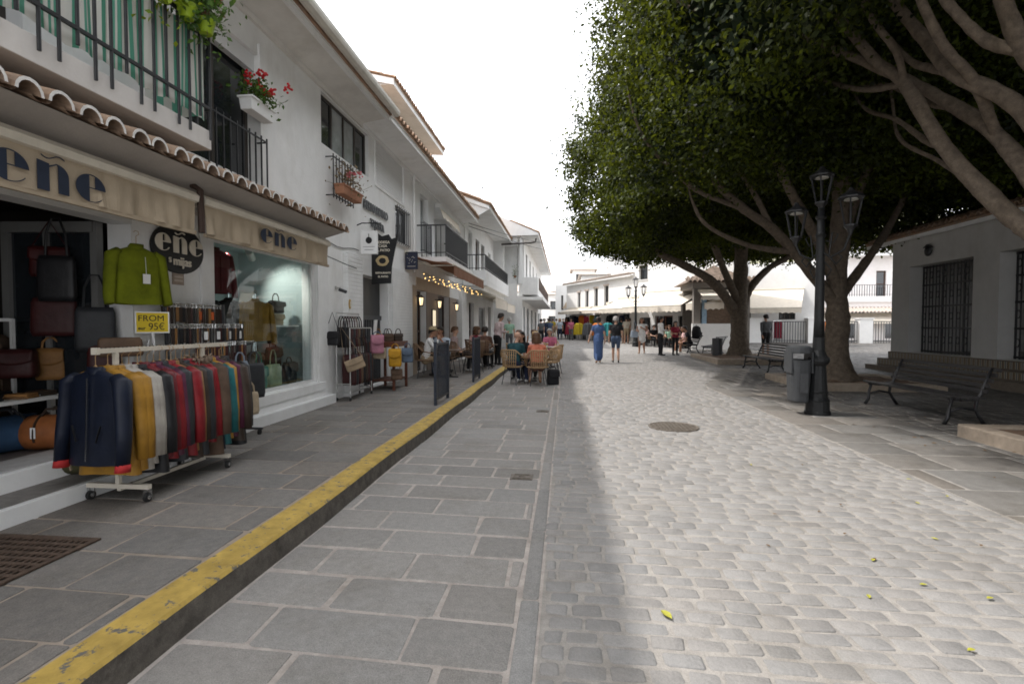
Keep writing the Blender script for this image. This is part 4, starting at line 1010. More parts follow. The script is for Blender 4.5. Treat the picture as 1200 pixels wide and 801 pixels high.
def duffel(label, loc, rz, L_, r, mat, trim, tagm=True):
    t = thing('duffel_bag', label, 'bag', loc, rz)
    mb = MB(); mb.smooth = True
    xs = [-1, -.97, -.9, -.6, -.2, .2, .6, .9, .97, 1]
    mb.tube([(x*L_/2, 0, r*.93) for x in xs], [r*.5, r*.85, r*.98, r*1.02, r, r, r*1.02, r*.98, r*.85, r*.5], 18, flat=.95); mb.build('bag_body', mat, t)
    mb = MB()
    for x in (-.22, .22): mb.tube([(x*L_, r*1.05*math.sin(a), r*.93+r*1.03*math.cos(a)) for a in [(-.75+1.5*i/12)*PI/1.2 for i in range(13)]], .016, 6, flat=.4)
    mb.build('band', trim, t)
    mb = MB(); 
    for s_ in (-1, 1): mb.tube([(-.2*L_, s_*.05, r*1.9), (-.12*L_, s_*.06, r*2.25), (.12*L_, s_*.06, r*2.25), (.2*L_, s_*.05, r*1.9)], .011, 6)
    mb.build('handle', trim, t)
    if tagm: mb = MB(); mb.box(-.26*L_, -r*1.06, r*.75, -.18*L_, -r*1.04, r*1.35); mb.build('price_tag', paper, t)
    return t
orange_ = cloth('orange_brown_leather', (.30, .105, .035), .5); denim = cloth('blue_canvas', (.03, .07, .14), .85); olive_ = cloth('olive_canvas', (.07, .065, .03), .9); darkred2 = cloth('oxblood_leather', (.055, .010, .010), .5); wine = cloth('wine_leather', (.05, .013, .013), .5)
greenbag = cloth('sea_green_leather', (.05, .22, .16), .5); palegreen = cloth('pale_green_leather', (.36, .42, .26), .5); beige_ = cloth('beige_canvas', (.45, .36, .25), .8); sand = cloth('sand_suede', (.36, .27, .18), .9); ambry = cloth('amber_yellow_leather', (.52, .27, .015), .6); pink_ = cloth('dusty_pink_leather', (.42, .18, .24), .7); bluegrey = cloth('blue_grey_leather', (.10, .14, .20), .6); mudbrown = cloth('mud_brown_leather', (.13, .08, .05), .6)
duffel('blue canvas duffel bag on the shop floor beside the orange one', (-4.72, 3.82, .432), 1.25, .5, .16, denim, charcoal, False)
duffel('orange brown duffel bag with a white tag on the shop step', (-4.40, 4.02, .432), .35, .46, .155, orange_, dkbrown)
duffel('olive green canvas bag on the lower step under the jackets', (-3.86, 3.82, .283), .2, .52, .10, olive_, beige_, False)
bag('shoulder_bag', 'oxblood leather shoulder bag, upper of two hanging inside the doorway', (-4.78, 4.33, 1.95), .5, .30, .28, .10, darkred2, 0, True, strap=.24)
bag('shoulder_bag', 'oxblood leather tote, lower of two hanging inside the doorway', (-4.78, 4.36, 1.40), .5, .36, .36, .10, wine, .16, False)
bag('tote_bag', 'black tote bag with long handles hung on the open shop door', (-4.66, 4.28, 1.72), .4, .30, .42, .08, black_, .34, False)
bag('tote_bag', 'dark tote bag hanging behind the jumper', (-4.40, 4.40, 1.25), .6, .32, .42, .10, charcoal, .3, False)
bag('handbag', 'dark red handbag hanging below the green jumper', (-4.34, 4.42, 1.02), .6, .26, .3, .10, darkred2, .14, False)
bag('handbag', 'small tan folded bag on a shelf inside the shop', (-4.9, 4.42, .98), .5, .24, .3, .10, tan_, .1, True)
bag('hand_bag', 'dark red box bag standing on the counter inside the shop', (-5.0, 4.2, 1.02), .5, .3, .26, .16, wine, 0, True)
bag('cushion_bag', 'brown padded bag on the ledge behind the clothes rail', (-3.98, 4.22, 1.22), .9, .34, .17, .12, mudbrown, 0, False)
# table with folded goods
t = thing('display_table', 'white topped display table just inside the shop door', 'table', (-4.9, 3.7, .43)); o = t.location
mb = MB(o); mb.box(-5.5, 3.0, .86, -4.42, 4.14, .89); mb.build('tabletop', alu, t)
for x, y in ((-5.4, 3.1), (-4.5, 3.1), (-5.4, 4.05), (-4.5, 4.05)): mb = MB(o); mb.bar((x, y, .43), (x, y, .86), .04); mb.build('leg', greymetal, t)
goods = [(-4.55, 3.35, orange_, 'orange brown'), (-4.58, 3.6, black_, 'black'), (-4.52, 3.82, tan_, 'tan'), (-4.56, 4.02, dkbrown, 'dark brown'), (-4.85, 3.5, navy, 'navy'), (-4.85, 3.9, black_, 'long black')]
for i, (x, y, m_, cn) in enumerate(goods):
    t = thing('leather_wallet', cn+' folded leather goods on the white display table', 'wallet', (x, y, .891), random.uniform(-.3, .3))
    mb = MB(); mb.box(-.09, -.07, 0, .09, .07, .02); mb.build('cover', m_, t, bevel=.006); mb = MB(); mb.box(-.08, -.071, .006, .088, .06, .014); mb.build('lining', paper if i % 2 else brown_, t)
    mb = MB(); mb.box(-.085, -.065, .0205, .085, .065, .04); mb.build('flap', m_, t, bevel=.006)
# rail with grey brown coats, deeper in the shop
t = thing('garment_rail', 'short white garment rail inside the dark shop', 'clothes rack', (-5.9, 3.9, .43)); o = t.location
mb = MB(o); mb.bar((-6.1, 3.95, 1.55), (-5.1, 4.25, 1.55), .03); mb.build('rail', alu, t)
for x, y in ((-6.1, 3.95), (-5.1, 4.25)): mb = MB(o); mb.bar((x, y, .43), (x, y, 1.56), .028); mb.build('upright', alu, t)
CT = ['grey brown coat on the white rail inside the shop, nearest the street', 'grey brown coat second on the rail inside the shop', 'grey brown coat in the middle of the rail inside the shop', 'dark brown coat fourth on the rail inside the shop', 'dark brown coat deepest on the rail inside the shop']
for i in range(5):
    j = thing('hanging_coat', CT[i], 'coat', (-5.25-.17*i, 4.2-.05*i, 1.53), 1.85+random.uniform(-.1, .1), 'coats on the white rail inside the shop'); jacket_parts(j, brown_ if i < 3 else dkbrown, length=.8, seed=50+i)
# shelves at the back
t = thing('shelf_unit', 'dark shelf unit along the back of the shop', 'shelves', (-7.9, 3, .43)); o = t.location
mb = MB(o)
for y in (1.2, 2.6, 4.0, 5.2): mb.box(-8.1, y-.02, .43, -7.75, y+.02, 2.5)
mb.build('side_panel', darkwood, t)
mb = MB(o); [mb.box(-8.1, 1.22, z-.015, -7.76, 5.18, z+.015) for z in (.6, 1.1, 1.6, 2.1, 2.48)]; mb.build('shelf', darkwood, t)
k = 0
for z in (.617, 1.117, 1.617, 2.117):
    for y in (2.9, 3.25, 3.6, 4.3, 4.65, 4.98):
        m_ = [wine, black_, tan_, dkbrown, olive_, mustard][k % 6]; k += 1
        bag('handbag', ['wine', 'black', 'tan', 'dark brown', 'olive', 'mustard'][(k-1) % 6]+' handbag on the dark shelves at the back of the shop, '+{.617: 'bottom', 1.117: 'second', 1.617: 'third', 2.117: 'top'}[z]+' shelf', (-7.92, y, z), PI/2, .22, .2, .12, m_, .1, True, group='handbags on the back shelves')
t = thing('dried_flower_vase', 'small dried flower bunch on a shelf inside the shop', 'flowers', (-5.6, 3.25, 1.85))
mb = MB(); mb.lathe([(.05, 0), (.07, .05), (.05, .14), (.06, .16)], n=12); mb.build('vase', brown_, t)
mb = MB()
for _ in range(40):
    a = random.uniform(0, 2*PI); q = Vector((math.cos(a)*random.uniform(.02, .16), math.sin(a)*random.uniform(.02, .16), random.uniform(.2, .38))); mb.tube([(0, 0, .12), q], .003, 4); mb.ball(q, .02, 6, 4)
mb.build('flowers', M('dried_flowers', (.5, .33, .12), .9), t)
bpy.data.objects[t.name].name = 'flower_vase'  # vase of dried flowers, gives no light
mb = MB((-5.6, 3.25, .43)); mb.box(-5.8, 3.05, .43, -5.4, 3.45, 1.85); oo = mb.build('pedestal', darkwood); oo.location = (-5.6, 3.25, .43); tag(oo, 'dark wooden pedestal under the flower vase inside the shop', 'pedestal')

# ---------------------------------------------------------------- rack of belts against the wall
t = thing('belt_rack', 'steel rack of hanging belts below the oval sign', 'rack', (-3.92, 5.2, PZ)); o = t.location
for z, x, y0_, y1_ in ((1.72, -4.02, 4.72, 5.64), (1.50, -3.95, 4.72, 5.95), (1.30, -3.85, 4.9, 6.0)):
    mb = MB(o); mb.tube([(x, y0_, z), (x, y1_, z)], .010, 8); mb.build('rail', steel, t)
for y in (4.74, 5.62, 5.95):
    mb = MB(o); mb.bar((-3.92, y, PZ+.07), (-3.98, y, 1.74 if y < 5.7 else 1.5), .025); mb.build('upright', darkmetal, t)
    mb = MB(o); mb.bar((-4.10, y, PZ+.075), (-3.72, y, PZ+.075), .025); mb.build('foot_bar', darkmetal, t)
    for x in (-4.06, -3.76):
        mb = MB(o); mb.tube([(x-.012, y, PZ+.032), (x+.012, y, PZ+.032)], .032, 12); mb.bar((x, y, PZ+.03), (x, y, PZ+.07), .02); mb.build('caster', rubber, t)
belt_cols = [('dark brown', dkbrown), ('black', black_), ('wine red', wine), ('tan', tan_)]
for row, (z, x, y0_, n, ln) in enumerate(((1.72, -4.02, 4.76, 24, .21), (1.50, -3.95, 4.76, 30, .2), (1.30, -3.85, 5.0, 22, .8))):
    for i in range(n):
        cn, m_ = belt_cols[(i*7+row) % 4 if i % 3 else (i+row) % 3]
        y = y0_+i*.04+random.uniform(-.006, .006); l_ = ln*random.uniform(.85, 1.15)
        t = thing('leather_belt', cn+' leather belt hanging on the '+['top', 'middle', 'lowest'][row]+' rail of the belt rack', 'belt', (x, y, z), PI/2+random.uniform(-.5, .5), cn+' belts on the '+['top', 'middle', 'lowest'][row]+' rail of the belt rack')
        mb = MB(); mb.box(-.017, -.006, -l_, .017, 0.0, -.03); mb.build('strap', m_, t)
        mb = MB(); mb.bar((-.02, -.003, -.03), (.02, -.003, -.03), .006); mb.bar((-.02, -.003, .012), (.02, -.003, .012), .006); mb.bar((-.02, -.003, -.03), (-.02, -.003, .012), .006); mb.bar((.02, -.003, -.03), (.02, -.003, .012), .006); mb.build('buckle', steel, t)
        if row < 2 and i % 5 == 3 and i > 8:
            mb = MB(); mb.box(-.022, -.012, -.16, .022, -.008, -.07); mb.build('price_tag', M('orange_tag', (.6, .12, .03), .7) if row == 0 else paper, t)
bag('shoulder_bag', 'pale grey blue bag hanging at the end of the belt rack', (-3.78, 5.62, .78), 1.2, .20, .3, .09, cloth('pale_blue_grey_leather', (.22, .26, .32), .5), .1, False)
bag('shoulder_bag', 'dark slouchy bag at the far end of the belt rack', (-3.76, 5.86, .62), 1.2, .26, .42, .11, charcoal, .14, False)
bag('shoulder_bag', 'cream canvas bag hanging low on the belt rack', (-3.66, 5.60, .46), 1.1, .22, .26, .09, beige_, .12, False)

# ---------------------------------------------------------------- in the display window
for i, (y, lab) in enumerate(((6.15, 'lit white cylinder spotlight in the display window'), (6.5, 'white cylinder spotlight, unlit, beside the lit one'), (7.55, 'white tilted spotlight in front of the bright window wall'))):
    x = W-.75; t = thing('spotlight', lab, 'spotlight', (x, y, 2.75), group=None)
    mb = MB(); mb.tube([(0, 0, 0), (0, 0, -.12)], .012, 6); mb.build('stem', alu, t)
    dv = Vector((0, .03, -.25)) if i == 0 else (Vector((.0, .12, -.22)) if i == 1 else Vector((-.1, .24, -.08)))
    mb = MB(); mb.tube([Vector((0, 0, -.1)), Vector((0, 0, -.1))+dv], .055, 14); mb.build('head', alu, t)
    mb = MB(); e = Vector((0, 0, -.1))+dv; mb.tube([e+dv*.005, e+dv*.03], .045, 14); mb.build('lens', M('lit_lens', (1, .97, .9), .3, .0, emit=14) if i != 1 else M('unlit_lens', (.5, .5, .48), .3), t)
for (y, z, tgt, en) in ((7.62, 2.5, (W-.55, 8.4, 2.0), 42), (6.16, 2.36, (W-.8, 6.6, .6), 30), (7.0, 2.6, (W-.45, 7.5, .8), 40)):
    ld = bpy.data.lights.new('spot_lamp', 'SPOT'); ld.energy = en; ld.spot_size = R(75); ld.spot_blend = .8; ld.color = (1, .95, .86); ld.shadow_soft_size = .04
    lo = bpy.data.objects.new('spot_lamp', ld); link(lo); lo.location = (W-.80, y, z)
    lo.rotation_euler = (Vector(tgt)-lo.location).to_track_quat('-Z', 'Y').to_euler()
t = thing('window_pedestal', 'pale stepped stand for bags in the display window', 'stand', (W-.9, 7.0, .55)); o = t.location
mb = MB(o); mb.box(W-1.4, 6.6, .551, W-.9, 8.35, 1.2); mb.build('back_step', alu, t); mb = MB(o); mb.box(W-.9, 6.6, .551, W-.5, 8.35, .8); mb.build('front_step', alu, t)
mb = MB(o); mb.box(W-.9, 7.7, 1.48, W-.4, 8.38, 1.5); mb.build('shelf', alu, t)
bag('handbag', 'sea green handbag in the display window', (W-.36, 7.15, .556), PI/2, .26, .34, .14, greenbag, .2, True)
bag('handbag', 'pale green bucket bag in the display window', (W-.36, 7.52, .556), PI/2, .3, .34, .16, palegreen, .22, False)
bag('handbag', 'second pale green handbag low in the display window', (W-.34, 6.85, .556), PI/2, .28, .14, .12, cloth('mint_leather', (.42, .55, .45), .5), .1, False)
bag('handbag', 'brown handbag at the back of the display window, middle of the low step', (W-.62, 7.45, .801), PI/2, .3, .28, .14, mudbrown, .16, True)
bag('handbag', 'wine red handbag on the low step of the display window', (W-.62, 7.0, .801), PI/2, .3, .3, .14, wine, .16, True)
bag('handbag', 'dark brown handbag at the far end of the display window', (W-.62, 7.95, .801), PI/2, .32, .34, .16, dkbrown, .18, True)
bag('backpack', 'dark backpack on the floor of the display window', (W-.36, 7.98, .556), PI/2, .28, .34, .16, charcoal, .08, True)
bag('handbag', 'black handbag high in the display window', (W-.6, 8.02, 1.70), PI/2, .34, .2, .16, black_, .12, True)
bag('handbag', 'beige handbag on the shelf of the display window', (W-.6, 8.02, 1.501), PI/2, .3, .19, .14, beige_, 0, True)
for i, (y, m_, lab) in enumerate(((7.38, mustard, 'mustard yellow jacket shown in the display window'), (7.05, charcoal, 'dark jacket on a stand in the display window, beside the mustard one'), (7.72, brown_, 'brown suede jacket on a stand in the display window'), (6.85, dkred, 'dark red jacket high at the back of the display window'))):
    z = 1.98 if i < 3 else 2.68
    j = thing('display_jacket', lab, 'jacket', ((W-.55, W-.75, W-.8, W-.8)[i], y, z), PI/2-.5+.1*i); jacket_parts(j, m_, length=.62, seed=70+i, thick=.08)
    mb = MB(); mb.tube([(0, .0, .0), (0, .0, -1.17 if i < 3 else .06)], .012, 6); mb.build('stand_pole', steel, j)

# ---------------------------------------------------------------- trolley and table of bags by the gate
t = thing('bag_trolley', 'grey wheeled steel trolley of bags against the white pilaster', 'trolley', (-4.0, 9.3, PZ)); o = t.location
def uptr(x, y, h): mb = MB(o); mb.tube([(x, y, PZ+.06), (x, y, h)], .012, 8); mb.build('upright', greymetal, t); mb = MB(o); mb.tube([(x-.012, y, PZ+.03), (x+.012, y, PZ+.03)], .03, 10); mb.build('caster', rubber, t)
for x, y, h in ((-4.05, 8.75, 1.72), (-3.8, 8.75, 1.45), (-4.05, 9.75, 1.72), (-3.8, 9.75, 1.45)): uptr(x, y, h)
mb = MB(o)
for z in (.3, .45): mb.bar((-4.05, 8.75, z), (-3.8, 8.75, z), .02); mb.bar((-4.05, 9.75, z), (-3.8, 9.75, z), .02)
mb.bar((-4.05, 8.75, 1.72), (-4.05, 9.75, 1.72), .02); mb.bar((-3.8, 8.75, 1.45), (-3.8, 9.75, 1.45), .02); mb.bar((-3.8, 8.75, .3), (-3.8, 9.75, .3), .02); mb.build('rail', greymetal, t)
bc = [('black', black_), ('dark brown', dkbrown), ('wine red', wine), ('charcoal', charcoal), ('oxblood', darkred2), ('brown', mudbrown)]
for i in range(8):
    cn, m_ = bc[i % 6]
    bag('shoulder_bag', cn+' shoulder bag on the '+('upper' if i < 6 else 'upper far')+' rail of the bag trolley', (-4.0, 8.85+i*.11, 1.10), PI/2+PI/2+random.uniform(-.2, .2), .24, .36, .08, m_, .2, True, group='bags on the trolley')
for i in range(8):
    cn, m_ = bc[(i+2) % 6]
    bag('shoulder_bag', cn+' shoulder bag on the '+('lower' if i < 6 else 'lower far')+' rail of the bag trolley', (-3.86, 8.85+i*.11, .42), PI+random.uniform(-.2, .2), .26, .55, .08, m_, .3, False, group='bags on the trolley')
bag('shoulder_bag', 'black handbag hanging at the near end of the bag trolley', (-4.06, 8.62, 1.15), .1, .26, .24, .12, black_, 0, True, strap=.34)
bag('satchel', 'sand suede satchel hanging tilted from the front of the trolley', (-3.66, 8.72, .72), .4, .34, .2, .09, sand, 0, True, strap=.62, tilt=-.35)
bag('backpack', 'dusty pink and blue backpack between trolley and wooden stand', (-3.68, 9.75, .95), .5, .26, .36, .16, pink_, .06, True, hm=bluegrey)
t = thing('display_stand', 'reddish wooden stand with bags beside the gate', 'display stand', (-3.75, 10.65, PZ)); o = t.location
mb = MB(o); mb.box(-4.02, 10.2, 1.05, -3.48, 11.1, 1.16); mb.build('top', redwood, t, bevel=.006)
for x, y in ((-3.99, 10.24), (-3.51, 10.24), (-3.99, 11.06), (-3.51, 11.06)): mb = MB(o); mb.bar((x, y, PZ), (x, y, 1.05), .05); mb.build('leg', redwood, t)
mb = MB(o); mb.box(-3.98, 10.26, .34, -3.52, 11.04, .37); mb.build('lower_shelf', redwood, t)
for i, (x, y, z, m_, cn, w_, h_) in enumerate(((-3.44, 10.12, .66, ambry, 'amber yellow leather rucksack hanging on the wooden stand', .26, .36), (-3.75, 10.1, .82, beige_, 'beige handbag on the near side of the wooden stand', .26, .22), (-3.3, 10.5, .72, bluegrey, 'blue grey bag at the right side of the wooden stand', .24, .3), (-3.45, 10.25, .38, mudbrown, 'brown strappy bag below the amber rucksack', .24, .22))):
    bag('hanging_bag', cn, (x, y, z), .15, w_, h_, .13, m_, .1, True)
for i, (x, y, m_, cn) in enumerate(((-3.9, 10.4, tan_, 'tan'), (-3.7, 10.5, brown_, 'brown suede'), (-3.6, 10.8, dkbrown, 'dark brown'), (-3.9, 10.9, navy, 'navy'))):
    bag('small_bag', cn+' little handbag standing on top of the wooden stand', (x, y, 1.161), .3*i, .2, .16, .1, m_, .1, True, group='little handbags on the wooden stand')
t = thing('leaflet_holder', 'white leaflet board standing on the wooden display stand', 'sign', (-3.95, 10.3, 1.161)); mb = MB(); mb.bar((0, 0, 0), (.05, -.02, .45), .16, .012); mb.build('board', paper, t); mb = MB(); mb.box(-.08, .0, 0, .12, .08, .015); mb.build('base', blackpaint, t)

# ---------------------------------------------------------------- signs by the gate
t = thing('hanging_box_sign', 'white square hanging sign with a round black emblem', 'sign', (W, 9.95, 3.15)); o = t.location
SF = Frame((W, 9.95, 0), (1, 0, 0))     # faces down the street towards the camera
mb = MB(o); fbox(mb, SF, .09, .42, 2.92, 3.38, -.04, .04); mb.build('panel', whiteb, t, bevel=.006)
mb = MB(o); mb.poly([(.26+.065*math.cos(2*PI*i/24), 3.19+.065*math.sin(2*PI*i/24)) for i in range(24)], .006, lambda x, y, q_: SF.p(x, y, .042+q_)); fbox(mb, SF, .255, .265, 3.25, 3.32, .042, .046); fbox(mb, SF, .14, .38, 3.06, 3.066, .042, .045); fbox(mb, SF, .17, .35, 3.0, 3.007, .042, .045); mb.build('emblem', blackpaint, t)
mb = MB(o); mb.tube([(W, 9.95, 3.5), (W+.1, 9.95, 3.54), (W+.5, 9.95, 3.53)], .012, 6); mb.build('bracket', blackiron, t)
t = thing('shaped_black_banner', 'black hanging banner with white lettering and a gold ring', 'sign', (W, 10.7, 2.9)); o = t.location
SF = Frame((W, 10.7, 0), (1, 0, 0))
mb = MB(o); mb.poly([(.02, 2.38), (.44, 2.40), (.46, 2.75), (.53, 3.1), (.60, 3.38), (.46, 3.34), (.40, 3.44), (.25, 3.40), (.17, 3.46), (.02, 3.44)], .03, lambda x, y, q_: SF.p(x, y, q_)); mb.build('panel', blackpaint, t)
mb = MB(o)
for v, s_, sz in ((3.27, 'BODEGA', .075), (3.19, 'CASA', .075), (3.10, 'EL PATIO', .075), (2.62, 'RESTAURANTE', .05), (2.54, 'EL PATIO', .055)): ftext(mb, SF, .27, v, .033, s_, sz, .004, .002)
mb.build('lettering', creampaint, t)
mb = MB(o); n = 28; c = (.26, 2.88)
ringp = [((r_*(1+.06*math.sin(i*5)))*math.cos(2*PI*i/n)*1.25+c[0], r_*math.sin(2*PI*i/n)+c[1]) for r_ in (.115, .062) for i in range(n)]
mb.add([SF.p(x, y, .034) for x, y in ringp], [(i, (i+1) % n, n+(i+1) % n, n+i) for i in range(n)]); mb.build('gold_ring', M('dull_gold', (.5, .38, .2), .5), t)
t = thing('wall_letters', 'two lines of iron capital letters fixed high on the white wall', 'sign', FL.p(10.9, 3.85, 0)); o = t.location
mb = MB(o); ftext(mb, FL, 10.95, 4.0, .03, 'BERNARDINO', .24, .02, .008, .88, 1.1); mb.build('upper_line', darkmetal, t)
mb = MB(o); ftext(mb, FL, 11.0, 3.68, .03, 'TAJOSTA', .22, .02, .008, .85, 1.1); mb.build('lower_line', darkmetal, t)
t = thing('navy_hanging_sign', 'small navy hanging sign with pale marks at the corner of the brown awning', 'sign', (W, 13.0, 3.2)); o = t.location
SF = Frame((W, 13.0, 0), (1, 0, 0)); mb = MB(o); fbox(mb, SF, .03, .35, 2.95, 3.40, -.03, .03); mb.build('panel', M('navy_paint', (.02, .025, .05), .4), t, bevel=.006)
mb = MB(o)
for _ in range(14):
    u, v = random.uniform(.08, .3), random.uniform(3.1, 3.36); mb.poly([(u+.010*math.cos(k*PI/3), v+.010*math.sin(k*PI/3)) for k in range(6)], .002, lambda x, y, q_: SF.p(x, y, .032+q_))
fbox(mb, SF, .08, .30, 3.02, 3.03, .031, .034); mb.build('pale_marks', creampaint, t)

# ---------------------------------------------------------------- flowers on the house front
m_lf = leaf_mat('geranium_leaf', (.03, .07, .015), (.10, .20, .03), .25); m_lfy = leaf_mat('yellow_green_leaf', (.12, .2, .01), (.28, .36, .02), .3); m_red = M('red_petals', (.55, .015, .02), .6, .15, 20); m_pinkp = M('pink_petals', (.6, .14, .16), .6, .15, 20); m_dry = leaf_mat('dry_leaf', (.12, .09, .04), (.25, .18, .09), .2)
def foliage(name, parent, n, box, size, mat, seed=1, droop=.3):
    r = np.random.default_rng(seed)
    c = r.uniform(-1, 1, (n, 3))*np.array(box[3:])+np.array(box[:3]); return leaves_mesh(name, parent, c, size, mat, r, up=.4)
def leaves_mesh(name, parent, c, size, mat, r, up=.5, tint=None, aspect=.55, outward=None):
    n = len(c)
    nrm = r.normal(size=(n, 3)); nrm[:, 2] += up*1.5
    if outward is not None: nrm += outward
    nrm /= np.linalg.norm(nrm, axis=1, keepdims=True)
    a = np.cross(nrm, r.normal(size=(n, 3))); a /= np.linalg.norm(a, axis=1, keepdims=True); b = np.cross(nrm, a)
    s = (size*r.uniform(.7, 1.3, n))[:, None]
    V = np.empty((n, 4, 3)); bend = nrm*s*.12
    V[:, 0] = c-a*s*.5; V[:, 1] = c+b*s*aspect*.5-a*s*.05+bend; V[:, 2] = c+a*s*.5; V[:, 3] = c-b*s*aspect*.5-a*s*.05+bend
    t = np.repeat(np.clip(r.normal(.5, .25, n) if tint is None else tint, 0, 1), 4)
    me = np_mesh(name, V.reshape(-1, 3), np.arange(4*n), 4, mat, t)
    return np_obj(name, me, parent)
def planter(label, loc, rz, L_, pot, flowers, n=260, hang=.0, cat='planter', seed=3, potkind=0, leaf=None, gs=(.22, .15, .17), nfl=16):
    t = thing('flower_planter', label, cat, loc, rz)
    mb = MB(); h, d = .17, .19
    if potkind == 0:
        mb.add([(-L_/2*.93, -d*.4, 0), (L_/2*.93, -d*.4, 0), (L_/2*.93, d*.4, 0), (-L_/2*.93, d*.4, 0), (-L_/2, -d/2, h), (L_/2, -d/2, h), (L_/2, d/2, h), (-L_/2, d/2, h)], [(0, 3, 2, 1), (0, 1, 5, 4), (1, 2, 6, 5), (2, 3, 7, 6), (3, 0, 4, 7), (4, 5, 6, 7)]); mb.box(-L_/2-.012, -d/2-.012, h-.03, L_/2+.012, d/2+.012, h-.002)
    else: mb.lathe([(.055, 0), (.075, .09), (.085, .12), (.088, .13), (.07, .125)], n=18)
    mb.build('pot', pot, t, bevel=.008)
    r = np.random.default_rng(seed)
    c = r.normal(size=(n, 3))*np.array((max(L_*.30, .08), gs[1]*.6, gs[2]*.5))+np.array((0, 0, .29)); leaves_mesh('leaves', t, c, .06, leaf or m_lf, r)
    mb = MB()
    for i in range(18): q = Vector(c[i]); mb.tube([(q.x*.4, q.y*.4, h-.01), q], .003, 4)
    mb.build('stems', m_dry, t)
    if flowers:
        mb = MB(); mb.smooth = True
        for i in range(nfl):
            q = Vector((r.normal()*L_*.30, r.normal()*gs[1]*.6-.03, .34+abs(r.normal())*gs[2]*.55))
            for k in range(12): mb.ball(q+Vector(r.normal(size=3))*.022, .017, 6, 4)
            if i % 3 == 2 or i == nfl-1: mb.build('flower_head', flowers, t); mb = MB(); mb.smooth = True
    return t
planter('white planter of red geraniums on the French window railing', (-4.0, 6.40, 4.22), PI/2, .52, whiteb, m_red, 420, nfl=12)
planter('terracotta planter of dry stalks on the small window grille', (-3.92, 9.05, 3.80), PI/2, .85, M('terracotta_pot', (.36, .17, .10), .85, .12, 6), m_pinkp, 260, leaf=m_dry, nfl=4, gs=(.2, .15, .34))
for i, (y, lab) in enumerate(((4.02, 'lime green pot with trailing leaves on the balcony rail, first'), (4.28, 'lime green pot with pink flowers on the balcony rail, middle'), (4.52, 'lime green pot with sparse leaves on the balcony rail, beside the corner'))):
    planter(lab, (W+.83, y, 4.19), 0, .2, M('lime_green_pot', (.30, .42, .02), .5, .06, 6), m_pinkp if i > 0 else None, 420, potkind=1, seed=10+i, leaf=m_lf if i != 0 else m_lfy, nfl=6, gs=(.2, .2, .34))
t = planter('small terracotta pot with wispy stems at the balcony corner', (W+.70, 4.62, 4.32), 0, .2, MATS['terracotta_pot'], None, 140, potkind=1, seed=16, leaf=m_dry, gs=(.2, .2, .3))
# ------------------------------------------------------------------ people
skin_l = M('fair_skin', (.50, .30, .21), .6, .05, 10); skin_t = M('tanned_skin', (.36, .19, .12), .6, .05, 10); skin_d = M('warm_skin', (.42, .24, .16), .6, .05, 10)
hair_dk = M('dark_brown_hair', (.02, .013, .009), .55, .2, 30, .3, 60); hair_br = M('brown_hair', (.10, .05, .025), .55, .2, 30, .3, 60); hair_bl = M('blond_hair', (.42, .28, .13), .6, .15, 30, .3, 60); hair_gr = M('grey_hair', (.35, .33, .31), .6, .15, 30, .3, 60)
eye_ = M('dark_eye', (.02, .015, .012), .2); lip_ = M('lips', (.35, .12, .10), .5); shoe_bk = M('black_shoe', (.015, .015, .015), .5); shoe_wh = M('white_shoe', (.7, .7, .69), .6); shoe_tan = M('tan_sandal', (.25, .14, .07), .6)
FB = {}
def fab(name, col): return M(name, col, .85, .12, 14, .25, 50)
cl_blue = fab('blue_dress_cloth', (.055, .10, .22)); cl_black = fab('black_cloth', (.012, .012, .014)); cl_denim = fab('denim_cloth', (.06, .09, .15)); cl_white = fab('white_cloth', (.72, .71, .69)); cl_khaki = fab('khaki_cloth', (.36, .28, .18)); cl_cream = fab('cream_cloth', (.60, .55, .46)); cl_grey = fab('grey_cloth', (.10, .105, .11)); cl_teal = fab('dark_teal_cloth', (.012, .055, .065)); cl_orange = fab('coral_orange_cloth', (.55, .17, .10)); cl_pink = fab('pink_cloth', (.50, .14, .22)); cl_navy = fab('navy_cloth', (.015, .022, .05)); cl_red = fab('deep_red_cloth', (.25, .02, .04)); cl_brown = fab('brown_cloth', (.10, .05, .035)); cl_stripe = fab('grey_pink_cloth', (.36, .27, .26)); cl_yellow = fab('pale_yellow_cloth', (.62, .56, .22)); cl_paleblue = fab('pale_blue_cloth', (.45, .52, .60)); cl_green = fab('mint_cloth', (.30, .48, .36)); cl_palepink = fab('pale_pink_cloth', (.70, .45, .43))

def capsule(mb, a, b, ra, rb, n=10, flat=1.0):
    a, b = Vector(a), Vector(b); d = b-a
    if d.length < 1e-4: mb.ball(a, ra, 10, 6); return
    dn = d.normalized(); pts = []; rad = []
    for k in (90, 60, 30): pts.append(a-dn*ra*math.sin(R(k))); rad.append(max(.002, ra*math.cos(R(k))))
    pts += [a, b]; rad += [ra, rb]
    for k in (30, 60, 90): pts.append(b+dn*rb*math.sin(R(k))); rad.append(max(.002, rb*math.cos(R(k))))
    mb.tube(pts, rad, n, flat=flat)
def remesh(mb, voxel):
    me = mb.mesh('body', skin_l)
    ob = bpy.data.objects.new('body', me); COL.objects.link(ob)
    m = ob.modifiers.new('r', 'REMESH'); m.mode = 'VOXEL'; m.voxel_size = voxel
    s = ob.modifiers.new('s', 'SMOOTH'); s.iterations = 3; s.factor = .5
    dg = bpy.context.evaluated_depsgraph_get(); dg.update()
    out = bpy.data.meshes.new_from_object(ob.evaluated_get(dg))
    bpy.data.objects.remove(ob); bpy.data.meshes.remove(me)
    return out
